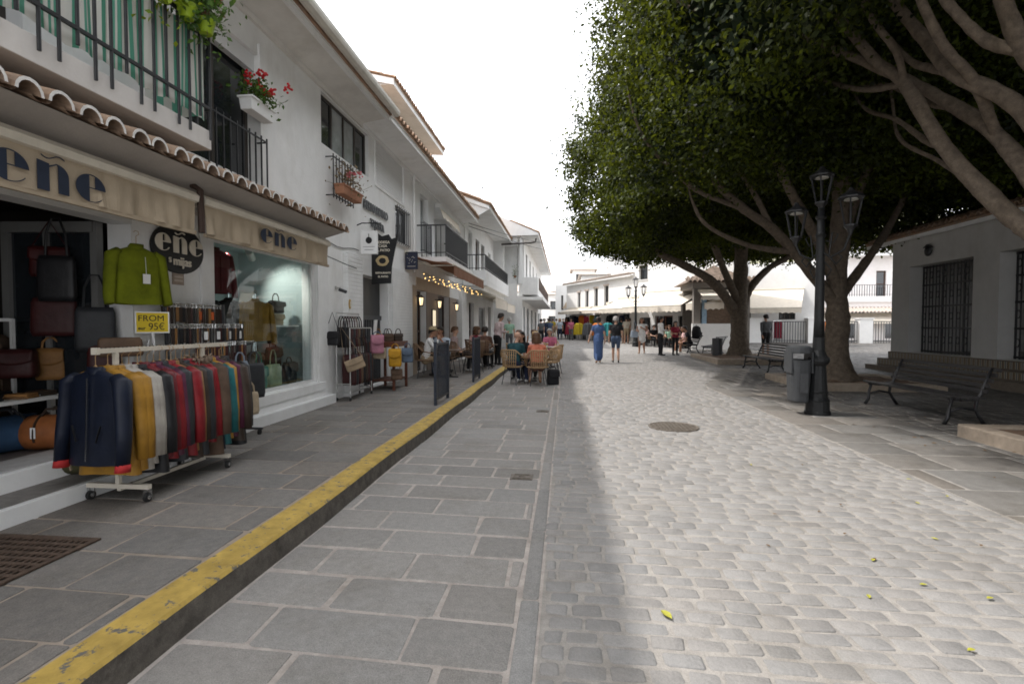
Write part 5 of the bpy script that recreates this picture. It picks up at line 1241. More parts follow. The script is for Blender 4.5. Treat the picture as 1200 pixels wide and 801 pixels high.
POSE = {
    # joints for a 1.75 m figure, facing +y.  hip = pelvis centre
    'stand': dict(hip=.93, lean=0, kneeL=(.10, .01, .50), kneeR=(-.10, .01, .50), footL=(.11, 0, .07), footR=(-.11, 0, .07)),
    'walk': dict(hip=.92, lean=.03, kneeL=(.09, .14, .52), kneeR=(-.09, .02, .49), footL=(.09, .22, .08), footR=(-.09, -.24, .12)),
    'walk2': dict(hip=.92, lean=.03, kneeL=(.09, .03, .49), kneeR=(-.09, .12, .52), footL=(.09, -.20, .11), footR=(-.09, .18, .08)),
    'sit': dict(hip=.50, lean=.05, kneeL=(.13, .44, .50), kneeR=(-.13, .44, .50), footL=(.14, .44, .07), footR=(-.12, .50, .07)),
    'sitx': dict(hip=.50, lean=.0, kneeL=(.09, .45, .56), kneeR=(-.11, .44, .50), footL=(-.06, .66, .22), footR=(-.10, .40, .07)),
}
ARMS = {
    'down': ((.235, -.02, 1.14), (.25, .05, .88)), 'out': ((.27, -.03, 1.15), (.34, .04, .90)), 'bent': ((.24, .0, 1.13), (.16, .24, 1.12)), 'chest': ((.25, .03, 1.13), (.05, .22, 1.26)),
    'face': ((.22, .20, 1.16), (.07, .20, 1.42)), 'table': ((.24, .14, 1.12), (.13, .36, 1.09)), 'lap': ((.25, .03, 1.10), (.12, .26, .99)), 'raise': ((.26, .10, 1.25), (.14, .22, 1.46)), 'back': ((.25, -.08, 1.14), (.22, -.12, .9)),
}
def person(label, loc, rz, pose='stand', arms=('down', 'down'), height=1.72, top=None, bottom=None, skin=None, hair=None, hairstyle='short', shoes=None, sleeve='short', legs='long', dress=False, headturn=0.0, headtilt=0.0, build=1.0, group=None, skirtlen=None, cap=None, female=False, bald=False, lean=None, voxel=.017):
    skin = skin or skin_l; shoes = shoes or shoe_bk; top = top or cl_white; bottom = bottom or cl_black
    t = thing('person', label, 'person', loc, rz, group)
    s = height/1.75
    p = POSE[pose]; hz = p['hip']; ln = p['lean'] if lean is None else lean
    dz = hz-.93
    hip = Vector((0, 0, hz)); up = lambda x, y, z: Vector((x, y+ln*(z-.93)*3, z+dz))
    chest = up(0, 0, 1.26); neck = up(0, .0, 1.47); head = up(0, .02, 1.625)
    segs = []     # (a, b, ra, rb, tag, flatness)
    b_ = build; sh = .175 if female else .195; hw = .105 if female else .095
    S = lambda a, b, ra, rb, tg: segs.append((Vector(a), Vector(b), ra, rb, tg))
    # trunk: side by side columns give the oval section
    for x in (-1, 1):
        S(up(x*.075, 0, 1.30), up(x*.055*b_, .01, 1.10), .105*b_, .095*b_, 'top')
        S(up(x*.055*b_, .01, 1.10), (x*hw*.75, 0, hz+.02), .097*b_, .108*b_, 'top')
        S((x*hw*.75, -.01, hz+.02), (x*hw*.8, -.0, hz-.06), .108*b_, .105*b_, 'bottom')
        S(up(x*.05, 0, 1.40), up(x*sh, -.005, 1.385), .065, .062, 'top')
    S(up(0, .005, 1.36), up(0, 0, 1.18), .11, .11*b_, 'top')
    S(up(0, .0, 1.42), up(0, .012, 1.54), .056, .050, 'skin')
    if female:
        for x in (-1, 1): S(up(x*.075, .085, 1.25), up(x*.075, .09, 1.24), .062, .062, 'top')
    # legs
    for sd, x in (('L', 1), ('R', -1)):
        k = Vector(p['knee'+sd]); f = Vector(p['foot'+sd]); h0 = Vector((x*hw*.95, 0, hz-.04))
        lt = 'bottom'; bare = legs == 'bare'; shorts = legs == 'short'
        S(h0, h0.lerp(k, .78), .088*b_, .066, 'skin' if bare else 'bottom'); S(h0.lerp(k, .78), k, .064, .056, 'skin' if (bare or shorts) else 'bottom')
        wide = 1.0 if (bare or shorts) else 1.22
        S(k, k.lerp(f, .35), .052*wide, .055*wide, 'skin' if (bare or shorts) else 'bottom'); S(k.lerp(f, .35), f+Vector((0, 0, .03)), .053*wide, .037*wide*1.1, 'skin' if (bare or shorts) else 'bottom')
        toe = Vector((x*.02, .15, -.03)); 
        if pose.startswith('walk') and f.y < 0: toe = Vector((x*.01, .13, -.075))
        S(f+Vector((0, -.05, -.028)), f+toe, .036, .034, 'shoes')
    for i, (a_, x) in enumerate(((arms[0], 1), (arms[1], -1))):
        el, wr = ARMS[a_]
        e = up(x*el[0], el[1], el[2]); w = up(x*wr[0], wr[1], wr[2]); s0 = up(x*sh, -.005, 1.385)
        long_ = sleeve == 'long'
        S(s0, s0.lerp(e, .6), .056, .048, 'top' if sleeve != 'none' else 'skin'); S(s0.lerp(e, .6), e, .046, .042, 'top' if long_ else 'skin')
        S(e, w, .042, .028, 'top' if long_ else 'skin')
        hd = (w-e).normalized(); S(w, w+hd*.075, .030, .034, 'skin')
    if dress or skirtlen:
        zl = .95-(skirtlen or .75)
        if pose.startswith('sit'):
            S((0, .0, hz), (0, .40, hz+.02), .15, .14, 'bottom')
        else:
            S((0, 0, hz+.10), (0, 0, hz-.10), .13*b_, .17*b_, 'bottom'); S((0, 0, hz-.10), (0, .0, max(zl+.16, .22)), .165*b_, .19*b_ if (skirtlen or .7) < .6 else .175, 'bottom')
    # head
    S(head+Vector((0, -.012, .025)), head+Vector((0, -.005, .03)), .088, .088, 'skin')
    rh = Matrix.Rotation(headturn, 3, 'Z') @ Matrix.Rotation(-headtilt, 3, 'X')
    H = lambda x, y, z: head+rh @ Vector((x, y, z))
    S(H(0, .03, -.045), H(0, .04, -.075), .062, .042, 'skin'); S(H(0, .03, .01), H(0, .045, .0), .072, .06, 'skin')
    S(H(0, .09, .0), H(0, .112, -.022), .010, .016, 'skin')
    for x in (-1, 1): S(H(x*.088, -.005, .01), H(x*.092, -.012, -.02), .016, .012, 'skin')
    mb = MB()
    for a, b, ra, rb, tg in segs: capsule(mb, a, b, ra, rb)
    me = remesh(mb, voxel)
    n = len(me.polygons); ctr = np.empty(n*3); me.polygons.foreach_get('center', ctr); ctr = ctr.reshape(-1, 3)
    best = np.full(n, 1e9); idx = np.zeros(n, int); tags = ['skin', 'top', 'bottom', 'shoes']
    for a, b, ra, rb, tg in segs:
        a_, b2 = np.array(a), np.array(b); d = b2-a_; L2 = max(d.dot(d), 1e-9)
        tt = np.clip(((ctr-a_) @ d)/L2, 0, 1); dist = np.linalg.norm(ctr-(a_+tt[:, None]*d), axis=1)-(ra+(rb-ra)*tt)
        k = dist < best-.0005; best[k] = dist[k]; idx[k] = tags.index(tg)
    if dress: idx[idx == 2] = 1 if bottom is top else 2
    me.materials.clear()
    for m in (skin, top, bottom, shoes, eye_, lip_): me.materials.append(m)
    vco = np.empty(len(me.vertices)*3); me.vertices.foreach_get('co', vco); vco = vco.reshape(-1, 3)
    # fingers, eyes and mouth joined into the same mesh
    ex = MB(); ex.smooth = True
    for i, (a_, x) in enumerate(((arms[0], 1), (arms[1], -1))):
        el, wr = ARMS[a_]; e = up(x*el[0], el[1], el[2]); w = up(x*wr[0], wr[1], wr[2]); hd = (w-e).normalized()
        side = hd.cross(Vector((1, 0, 0))); side = Vector((0, 1, 0)) if side.length < .2 else side.normalized()
        inn = Vector((-x, 0, 0)); inn = (inn-hd*inn.dot(hd)).normalized() if abs(inn.dot(hd)) < .95 else Vector((0, 0, -1))
        for k, ln_ in enumerate((.070, .082, .078, .060)):
            r0 = w+hd*.085+side*(.030-.020*k); m1 = r0+hd*ln_*.5+inn*.008; m2 = m1+hd*ln_*.35+inn*.022
            ex.mi = 0; ex.tube([r0-hd*.03, r0, m1, m2], [.009, .0095, .0085, .007], 6)
        r0 = w+hd*.035+side*.028; ex.tube([r0, r0+hd*.035+side*.022+inn*.008, r0+hd*.065+side*.022+inn*.02], [.012, .010, .008], 6)
    for x in (-1, 1):
        ex.mi = 4; ex.ball(H(x*.033, .098, .018), (.012, .007, .007), 8, 5)
    ex.mi = 5; ex.ball(H(0, .097, -.052), (.022, .007, .006), 8, 5)
    nv0 = len(vco); nf0 = n
    lv = np.empty(len(me.loops), np.int32); me.loops.foreach_get('vertex_index', lv)
    ls = np.empty(n, np.int32); me.polygons.foreach_get('loop_start', ls); lt_ = np.empty(n, np.int32); me.polygons.foreach_get('loop_total', lt_)
    fs = [tuple(lv[a:a+c]) for a, c in zip(ls, lt_)]+[tuple(i+nv0 for i in f) for f in ex.f]
    vs = np.concatenate([vco, np.array([tuple(v) for v in ex.v])])*s
    m2 = bpy.data.meshes.new('body'); m2.from_pydata(vs.tolist(), [], fs)
    for m in (skin, top, bottom, shoes, eye_, lip_): m2.materials.append(m)
    m2.polygons.foreach_set('material_index', np.concatenate([idx, np.array(ex.m)]).astype(np.int32)); m2.polygons.foreach_set('use_smooth', np.ones(len(fs), bool)); m2.update()
    bpy.data.meshes.remove(me)
    o = bpy.data.objects.new('body', m2); link(o); o.parent = t
    # hair
    if not bald:
        hm = hair or hair_dk; hb = MB(); hb.smooth = True
        def cap_pt(a, c):
            th = 2*PI*a; front = math.cos(th-PI/2)       # +1 at the forehead
            lo = .035+.035*max(0, front)-.10*max(0, -front)*(1 if hairstyle != 'short' else .75)-.03*(abs(math.cos(th)))
            ph = PI/2*(1-c); zt = lo+(.128-lo)*math.sin(ph)
            rr = math.cos(ph)**.6 if c < 1 else 1
            wob = 1+.03*math.sin(7*th+c*5)
            return Vector(H(.098*rr*math.cos(th)*wob, -.012+.106*rr*math.sin(th)*wob, zt))*s
        hb.grid(cap_pt, 24, 8)
        if hairstyle in ('long', 'bob'):
            Lh = .34 if hairstyle == 'long' else .17
            def fall(a, c):
                th = PI+PI*a; wob = 1+.05*math.sin(13*a+c*4)
                return Vector(H(.102*math.cos(th)*(1+.15*c)*wob, -.02+.11*math.sin(th)*(1+.25*c*(1-c))*wob, .02-Lh*c))*s
            hb.grid(fall, 20, 8)
            hb.grid(lambda a, c: fall(a, c)*.0+Vector(H(.085*math.cos(PI+PI*a), -.01+.085*math.sin(PI+PI*a), .02-Lh*c))*s, 20, 4)
        if hairstyle == 'bun': hb.ball(Vector(H(0, -.11, .07))*s, .052*s, 10, 8)
        if hairstyle == 'pony': hb.tube([Vector(H(0, -.10, .06))*s, Vector(H(0, -.16, .02))*s, Vector(H(0, -.15, -.12))*s, Vector(H(0, -.13, -.2))*s], [.02*s, .035*s, .03*s, .008*s], 8)
        h_ = hb.build('hair', hm, t)
        if len(h_.data.polygons): 
            mo = h_.modifiers.new('Solidify', 'SOLIDIFY'); mo.thickness = .012; mo.offset = -1
    if cap:
        cb = MB(); cb.smooth = True
        cb.grid(lambda a, c: Vector(H(.105*math.cos(2*PI*a)*math.sin(PI/2*c)**.7, -.008+.112*math.sin(2*PI*a)*math.sin(PI/2*c)**.7, .045+.095*math.cos(PI/2*c)))*s, 24, 6)
        cb.grid(lambda a, c: Vector(H(.085*math.cos(PI*a), .09*math.sin(PI*a)*(1-c*0)+c*.075*math.sin(PI*a)+.01, .05-.012*c))*s, 14, 3); cc = cb.build('cap', cap, t); mo = cc.modifiers.new('Solidify', 'SOLIDIFY'); mo.thickness = .006
    return t

def at_px(u, v, z=None):
    """standing point on the ground measured from the photograph"""
    if z is None: return ong(u, v)
    r = ray(u, v); k = (z-EYE)/r.z; return Vector((r.x*k, r.y*k, z))
def backpack(label, loc, rz, mat, sc=1.0):
    t = thing('backpack', label, 'backpack', loc, rz)
    mb = MB(); mb.smooth = True
    mb.tube([(0, 0, -.23*sc), (0, 0, -.2*sc), (0, 0, 0), (0, 0, .17*sc), (0, 0, .23*sc)], [.10*sc, .155*sc, .165*sc, .14*sc, .06*sc], 14, flat=.68); mb.build('pack_body', mat, t)
    mb = MB(); mb.smooth = True; mb.tube([(0, -.10*sc, -.17*sc), (0, -.105*sc, -.02*sc), (0, -.09*sc, .03*sc)], [.09*sc, .1*sc, .05*sc], 10, flat=.4); mb.build('front_pocket', mat, t)
    mb = MB(); mb.tube([(-.03, 0, .22*sc), (0, 0, .27*sc), (.03, 0, .22*sc)], .008, 6); mb.build('handle', mat, t)
    return t
# ------------------------------------------------------------------ restaurant terrace
t = awning('brown canvas awning hung with fairy lights over the restaurant terrace', FL, 13.0, 17.75, 3.36, .30, 1.30, awnbrown, .27, barmat=creammetal, scallop=False)
awning('pale beige awning just beyond the brown one, over the third house', F3, 17.95+3.0, 25.0, 3.02, .36, 1.25, awnbeige, .42, scallop=False)
awning('pale beige awning farther along, over the next shop window', F3, 25.15, 29.2, 2.95, .36, 1.25, awnbeige, .40, scallop=False)
m_bulb = M('glowing_fairy_bulb', (1.0, .62, .22), .4, 0, emit=1.5); m_lamp = M('glowing_lamp_glass', (1.0, .75, .42), .4, 0, emit=1.1)
t = thing('fairy_light_string', 'string of warm fairy lights looped under the brown awning', 'fairy lights', FL.p(15.4, 2.8, .9)); o = t.location
mb = MB(o); pts = []
for s_, (d0, z0) in enumerate(((1.16, 2.66), (.5, 2.86))):
    pp = []
    for i in range(60):
        u = 13.05+i*.078; pp.append(FL.p(u, z0-.09*abs(math.sin(i*.42)), d0+.12*math.sin(i*.9)))
    mb.tube(pp, .005, 4); pts += pp
mb.build('wire', plastic_black, t)
for i, p in enumerate(pts):
    if i % 2 == 0 and i < 118:
        mb = MB(o); mb.ball(p-Vector((0, 0, .03)), .015, 8, 6); mb.build('bulb', m_bulb, t)
for i, (y, lab) in enumerate(((13.9, 'black wall lantern, first under the brown awning'), (16.0, 'black wall lantern beside the middle door of the restaurant'), (18.6, 'black wall lantern at the far end of the restaurant front'))):
    q = FL.p(y, 2.15, .18); t = thing('wall_lantern', lab, 'lantern', q)
    mb = MB(); mb.bar((-.17, 0, .16), (0, 0, .16), .02); mb.tube([(0, 0, .2), (0, 0, .13)], .012, 6); mb.lathe([(.09, .13), (.03, .17), (.0, .18)], n=6); mb.lathe([(.05, -.13), (.06, -.11), (.05, -.10)], n=6)
    for k in range(6): mb.bar((.085*math.cos(k*PI/3), .085*math.sin(k*PI/3), .13), (.052*math.cos(k*PI/3), .052*math.sin(k*PI/3), -.11), .01)
    mb.build('lantern_frame', blackiron, t)
    mb = MB(); mb.lathe([(.035, -.09), (.06, .11)], n=6); mb.build('lamp_glass', m_lamp, t)
t = thing('menu_case', 'lit menu case on the taupe restaurant wall', 'menu', FL.p(15.75, 1.75, .04)); o = t.location
mb = MB(o); fbox(mb, FL, 15.55, 15.95, 1.45, 2.0, .035, .07); mb.build('case_frame', brownalu, t); mb = MB(o); fbox(mb, FL, 15.58, 15.92, 1.48, 1.97, .071, .075); mb.build('menu_sheet', M('lit_menu_sheet', (1, .85, .6), .6, 0, emit=.45), t)

# wicker armchair with thin metal legs
m_wick = M('honey_rattan', (.42, .28, .15), .7, .2, 30, .5, 80); m_wickd = M('brown_rattan', (.20, .125, .075), .7, .2, 30, .5, 80)
def chair_proto(name, label, wick):
    t = thing(name, label, 'chair')
    mb = MB(); mb.smooth = True
    mb.lathe([(.0, .43), (.20, .43), (.235, .44), (.245, .455), (.235, .468), (.0, .462)], n=20); mb.build('seat', wick, t)
    def bk(a, c): # barrel back, a from -1..1 round the back
        th = -PI/2+a*1.45; rr = .27+.05*c
        return Vector((rr*math.cos(th), rr*math.sin(th)*.95-.01, .46+(.42-.20*max(0, abs(a)-.45)/.55)*c))
    mb = MB(); mb.smooth = True
    mb.tube([bk(-1+2*i/20, 1) for i in range(21)], .018, 8)
    for i in range(-4, 5): mb.tube([bk(i*.125, 0), bk(i*.125, .5), bk(i*.125, 1)], .012, 6)
    mb.tube([bk(-1+2*i/16, .02) for i in range(17)], .014, 6)
    mb.build('backrest', wick, t)
    mb = MB(); mb.smooth = True
    for i in range(-4, 4):
        for z in (.12, .30, .5, .7, .88):
            mb.tube([bk((i+.0)*.125, z), bk((i+1)*.125, z)], .006, 5)
    mb.build('woven_band', wick, t)
    for s_ in (-1, 1):
        mb = MB(); mb.smooth = True; mb.tube([bk(s_, 1), Vector((s_*.30, .10, .66)), Vector((s_*.29, .19, .62)), Vector((s_*.26, .20, .46))], .017, 8)
        for z in (.15, .4, .65): mb.tube([bk(s_*.9, z), Vector((s_*.27, .17, .46+.17*z))], .007, 5)
        mb.build('armrest', wick, t)
    for x in (-1, 1):
        for y in (-1, 1):
            mb = MB(); mb.tube([(x*.15, y*.15, .44), (x*.21, y*.22, 0)], .010, 6); mb.build('leg', darkmetal, t)
    return t
wch = chair_proto('wicker_chair', 'honey wicker armchair with the green shirted man, nearest left', m_wick)
wcd = chair_proto('brown_wicker_chair', 'brown wicker armchair of the man in the beige cap', m_wickd)
def sit(label, chair_label, x, y, rz, z0=0.0, dark=False, used=set(), **kw):
    """a chair and its sitter; rz turns +y to the way they face"""
    src = wcd if dark else wch
    g = 'brown wicker chairs under the awning' if dark else 'honey wicker chairs out in the lane'
    if src not in used:
        used.add(src); src.location = (x, y, z0); src.rotation_euler = (0, 0, rz); src['label'] = chair_label; src['group'] = g
    else: dup(src, (x, y, z0), rz, chair_label, g)
    if label:
        kw.setdefault('pose', 'sit'); kw.setdefault('height', 1.72)
        f = Vector((-math.sin(rz), math.cos(rz), 0))*-.02
        return person(label, (x+f.x, y+f.y, z0+.012), rz, **kw)
def table(label, x, y, z0=0.0, h=.72, w=.62, m=None, n=3, group='small square terrace tables'):
    t = thing('terrace_table', label, 'table', (x, y, z0), random.uniform(-.05, .05), group)
    mb = MB(); mb.box(-w/2, -w/2, h-.025, w/2, w/2, h); mb.build('tabletop', m or M('pale_table_top', (.45, .40, .34), .4, .06, 8), t, bevel=.006)
    mb = MB(); mb.tube([(0, 0, .03), (0, 0, h-.03)], .03, 10); mb.build('column', blackiron, t)
    mb = MB(); mb.bar((-.25, 0, .02), (.25, 0, .02), .05, .025); mb.bar((0, -.25, .0215), (0, .25, .0215), .05, .025); mb.build('foot', blackiron, t)
    return t
m_glassware = M('drink_glass', (.55, .58, .58), .1, .05, 8, spec=.8); m_beer = M('amber_drink', (.5, .26, .03), .2, .1, 8); m_plate = M('white_crockery', (.75, .75, .73), .3, .03, 8); m_food = M('food', (.35, .16, .06), .7, .3, 30)
def glass(label, x, y, z, drink=True, group=None):
    t = thing('drinking_glass', label, 'glass', (x, y, z), 0, group); mb = MB(); mb.lathe([(.028, 0), (.034, .06), (.037, .13), (.034, .13), (.031, .06)], n=12); mb.build('tumbler', m_glassware, t)
    if drink: mb = MB(); mb.lathe([(.0345, .05), (.0385, .10)], n=12); mb.build('drink', m_beer, t)
def plate(label, x, y, z, group=None):
    t = thing('dinner_plate', label, 'plate', (x, y, z), 0, group); mb = MB(); mb.lathe([(.06, 0), (.12, .012), (.125, .018), (.07, .008), (0, .007)], n=20); mb.build('dish', m_plate, t)
    mb = MB(); mb.smooth = True
    for i in range(5): mb.ball((random.uniform(-.05, .05), random.uniform(-.05, .05), .02), (.03, .025, .016), 8, 5)
    mb.build('food', m_food, t)

# party in the lane (z = street level)
ra = R(5)
G = ground
sit('bald man in a dark teal shirt seated with his back to us', 'honey wicker armchair of the man in teal, beside the kerb', -1.30, 12.95, R(-25), G(13), top=cl_teal, bottom=cl_navy, hair=hair_gr, bald=True, arms=('table', 'table'), shoes=shoe_wh, build=1.12, height=1.76, lean=.10)
sit('brown haired woman in a coral top seated with her back to us', 'honey wicker armchair of the woman in coral, right of the lane table', -.68, 12.75, R(12), G(13), top=cl_orange, bottom=cl_brown, hair=hair_br, hairstyle='bob', arms=('table', 'table'), shoes=shoe_tan, female=True, legs='short', lean=.08)
table('square table with drinks between the man in teal and the woman in coral', -.98, 13.55, G(13.5))
glass('glass of beer on the nearest lane table', -1.1, 13.5, G(13.5)+.722); glass('clear glass on the nearest lane table', -.86, 13.62, G(13.5)+.722, False); plate('plate of food on the nearest lane table', -.95, 13.4, G(13.5)+.722)
sit('dark haired woman in black seated facing us across the nearest lane table', 'honey wicker armchair of the dark haired woman, across the lane table', -1.20, 14.35, R(172), G(14), top=cl_black, bottom=cl_black, hair=hair_dk, hairstyle='long', arms=('table', 'table'), female=True, skin=skin_d)
sit('blond woman in black and pale pink seated beside the dark haired woman', 'honey wicker armchair of the blond woman, across the lane table', -.80, 14.5, R(165), G(14), top=cl_palepink, bottom=cl_black, hair=hair_bl, hairstyle='bob', arms=('table', 'chest'), female=True)
table('square table behind the blond woman', -.95, 15.9, G(16), group='small square terrace tables'); plate('plate of food on the second lane table', -.9, 15.85, G(16)+.722)
sit('woman with tied hair in a white top seated at the second lane table', 'honey wicker armchair of the woman with tied hair', -.95, 16.75, R(150), G(16.7), top=cl_white, bottom=cl_khaki, hair=hair_br, hairstyle='bun', arms=('raise', 'table'), female=True)
sit('brown haired man in red brown seated far left at the second lane table', 'honey wicker armchair against the kerb at the second table', -1.55, 16.2, R(-80), G(16.2), top=cl_brown, bottom=cl_denim, hair=hair_br, arms=('table', 'table'))
sit(None, 'empty honey wicker armchair at the right of the lane, nearer of two', -.42, 14.4, R(60), G(14.4))
sit(None, 'empty honey wicker armchair at the right of the lane, farther of two', -.36, 15.6, R(75), G(15.6))
sit('grey haired man in a pink shirt seated at the far end of the lane tables', 'honey wicker armchair of the man in the pink shirt', -.52, 18.3, R(170), G(18.3), top=cl_pink, bottom=cl_khaki, hair=hair_gr, arms=('table', 'table'))
table('square table in front of the man in the pink shirt', -.6, 17.5, G(17.5)); glass('glass of beer by the man in the pink shirt', -.6, 17.5, G(17.5)+.722)
o = bag('rucksack', 'black rucksack on the ground beside the coral woman chair', (-.30, 12.95, G(13)), .4, .30, .38, .2, cl_black, .08, True)
# under the awning on the pavement
sit('man in a beige cap and white shirt seated sideways under the brown awning', 'brown wicker armchair of the man in the beige cap', -3.55, 12.85, R(-75), PZ, True, top=cl_white, bottom=cl_khaki, hair=hair_dk, cap=fab('beige_cap_cloth', (.34, .27, .16)), arms=('face', 'table'), skin=skin_t, sleeve='long', lean=.09)
sit('dark haired man in a navy and white shirt bending over his table under the awning', 'brown wicker armchair of the man in navy and white', -3.25, 13.7, R(165), PZ, True, top=cl_paleblue, bottom=cl_navy, hair=hair_dk, arms=('table', 'face'), skin=skin_t, lean=.14)
table('dark square table between the man in the cap and the man in navy', -3.0, 13.05, PZ, m=M('dark_table_top', (.12, .08, .06), .4))
sit('man in a grey pink shirt with crossed legs and white shoes under the awning', 'brown wicker armchair of the man with crossed legs', -3.2, 14.75, R(-95), PZ, True, pose='sitx', top=cl_stripe, bottom=cl_black, hair=hair_br, arms=('lap', 'lap'), shoes=shoe_wh)
sit('man in dark blue leaning back behind the man in the cap', 'brown wicker armchair against the restaurant wall', -3.75, 14.1, R(-70), PZ, True, top=cl_navy, bottom=cl_black, hair=hair_br, arms=('lap', 'table'))
sit(None, 'empty brown wicker armchair beyond the man with crossed legs, facing the wall', -2.75, 15.2, R(60), PZ, True)
sit(None, 'empty brown wicker armchair close to the second railing panel', -2.6, 14.4, R(75), PZ, True)
sit('person in a deep red top seated in the middle of the terrace', 'brown wicker armchair of the person in deep red', -2.95, 16.6, R(-60), PZ, True, top=cl_red, bottom=cl_black, hair=hair_br, hairstyle='bob', arms=('table', 'table'), female=True)
sit('woman with long brown hair seated next to the person in deep red', 'brown wicker armchair of the woman with long brown hair', -3.05, 17.5, R(180), PZ, True, top=cl_palepink, bottom=cl_black, hair=hair_br, hairstyle='long', arms=('table', 'lap'), female=True)
sit('man in brown seated with his back to us beyond the second railing panel', 'brown wicker armchair with a high back beyond the second railing panel', -2.5, 15.75, R(-8), PZ, True, top=cl_brown, bottom=cl_black, hair=hair_dk, arms=('table', 'table'))
table('dark square table in front of the person in deep red', -2.55, 16.9, PZ, m=MATS['dark_table_top'])
person('dark haired waiter in a pale pink shirt standing at the terrace tables', (-2.28, 17.3, PZ), R(-50), 'stand', ('bent', 'bent'), 1.76, top=fab('pale_grey_pink_cloth', (.52, .42, .42)), bottom=cl_black, hair=hair_dk, sleeve='long', skin=skin_d, lean=.06)
person('man in a mint green shirt standing at the shop window beyond the awnings', (-2.55, 23.5, PZ), R(20), 'stand', ('down', 'down'), 1.70, top=cl_green, bottom=cl_grey, hair=hair_gr)

# dark blue railing panels along the kerb
m_panel = M('dark_blue_grey_panel', (.028, .034, .048), .5, .15, 16, .15, 60)
def panel(label, y0_, y1_, h):
    t = thing('railing_panel', label, 'railing', (-2.165, (y0_+y1_)/2, PZ), group='dark blue railing panels along the kerb'); o = t.location
    for y in (y0_, y1_): mb = MB(o); mb.box(-2.19, y-.025, PZ, -2.14, y+.025, PZ+h); mb.lathe([(.035, 0), (.035, .012), (.0, .013)], (-2.165, y, PZ+h), 8); mb.build('post', m_panel, t)
    mb = MB(o)
    n = 12
    for i in range(n+1): 
        y = y0_+.03+(y1_-y0_-.06)*i/n; mb.bar((-2.165, y, PZ+.12), (-2.165, y, PZ+h-.05), .016, .012)
    mb.build('mesh_infill', m_panel, t)
    mb = MB(o); mb.bar((-2.165, y0_+.026, PZ+h-.03), (-2.165, y1_-.026, PZ+h-.03), .035); mb.bar((-2.165, y0_+.026, PZ+.10), (-2.165, y1_-.026, PZ+.10), .035); mb.build('rail', m_panel, t)
panel('nearest dark blue railing panel on the kerb edge, before the terrace', 8.42, 9.32, 1.06)
panel('second dark blue railing panel on the kerb edge, beside the lane tables', 12.0, 12.85, 1.06)
# ------------------------------------------------------------------ pavilion on the plaza
FPV = Frame((10.62, 17.95, 0), (0, -1, 0))       # u runs back towards the camera
PV = thing('pavilion', 'white tiled roof pavilion with dark iron grilles on the right', 'pavilion', (10.6, 12, 0)); op = PV.location
m_shw = M('pavilion_plaster', (.52, .515, .50), .85, .04, 3, .2, 45, stain=.14)
ops = [(.85+3.3*i, 3.33+3.3*i, .67, 3.3) for i in range(5)]
mb = MB(op); wall(mb, FPV, 0, 17, .0, 4.12, ops, .48)
FB_ = Frame((15.5, 17.95, 0), (0, -1, 0)); wall(mb, FB_, 0, 17, 0, 4.1, ops, .2)
mb.quad((10.62+.48, 17.95, 0), (15.5, 17.95, 0), (15.5, 17.95, 4.1), (10.62+.48, 17.95, 4.1)); mb.quad((11.1, .95, 0), (15.5, .95, 0), (15.5, .95, 4.1), (11.1, .95, 4.1))
mb.build('wall', m_shw, PV)
mb = MB(op); mb.quad((10.7, .95, .665), (15.4, .95, .665), (15.4, 17.9, .665), (10.7, 17.9, .665)); mb.quad((10.7, .95, 4.05), (15.4, .95, 4.05), (15.4, 17.9, 4.05), (10.7, 17.9, 4.05)); mb.build('inner_floor', M('dark_floor', (.10, .09, .08), .7), PV)
for (a, b, c, d) in ops:
    mb = MB(op)
    n = 18
    for i in range(n+1): u = a+(b-a)*i/n; mb.bar(FPV.p(u, c, -.40), FPV.p(u, d, -.40), .045 if i % 6 == 0 else .022)
    for v in (c+.05, c+.75, c+1.4, c+2.05, d-.04): fbox(mb, FPV, a, b, v-.025, v+.025, -.43, -.37)
    for i in range(0, n, 2):
        for v in (c+.4, c+1.1, c+1.75, c+2.35):
            u = a+(b-a)*(i+.5)/n; mb.tube([FPV.p(u+.055*math.cos(q), v+.1*math.sin(q), -.40) for q in [2*PI*k/10 for k in range(11)]], .012, 5)
    mb.build('iron_grille', blackiron, PV)
    mb = MB(op)
    for i in range(10): u = a+(b-a)*(i+.5)/10; fbox(mb, FB_, u-.075, u+.075, c, d, -.12, -.08)
    fbox(mb, FB_, a, b, 1.9, 2.1, -.13, -.07); mb.build('back_shutter', darkwood, PV)
roof(PV, FPV, -.55, 17, 4.13, .52, 2.6, .36)
mb = MB(op); 
mb.quad(FPV.p(-.55, 4.16, .5), FPV.p(-.55, 4.16, -5.4), FPV.p(2.0, 5.2, -2.45), FPV.p(1.9, 5.2, -2.4)); mb.quad(FPV.p(-.55, 4.16, -5.4), FPV.p(17, 4.16, -5.4), FPV.p(17, 5.2, -2.4), FPV.p(1.9, 5.2, -2.4)); mb.build('hip_roof', terracotta, PV)
t = thing('wall_lamp', 'round dark iron lamp on the pavilion wall above the grilles', 'lamp', FPV.p(1.75, 3.66, 0)); mb = MB(); mb.ball((-.08, 0, 0), (.08, .12, .15), 12, 8); mb.build('body', blackiron, t); mb = MB(); mb.lathe([(.13, .1), (.05, .2), (.0, .21)], (-.08, 0, 0), 10); mb.build('hood', blackiron, t)
m_tile = M('patterned_riser_tile', (.34, .30, .23), .4, .1, 8, extra=stripes([(0, (.34, .30, .23)), (.18, (.05, .038, .03)), (.30, (.30, .2, .1)), (.42, (.05, .038, .03)), (.6, (.34, .30, .23)), (.8, (.10, .12, .14))], .15, 1)); m_tiled = M('dark_pattern_tile', (.07, .05, .04), .4); m_step = M('brown_stone_step', (.17, .14, .11), .8, .12, 8, .3, 50, stain=.2)
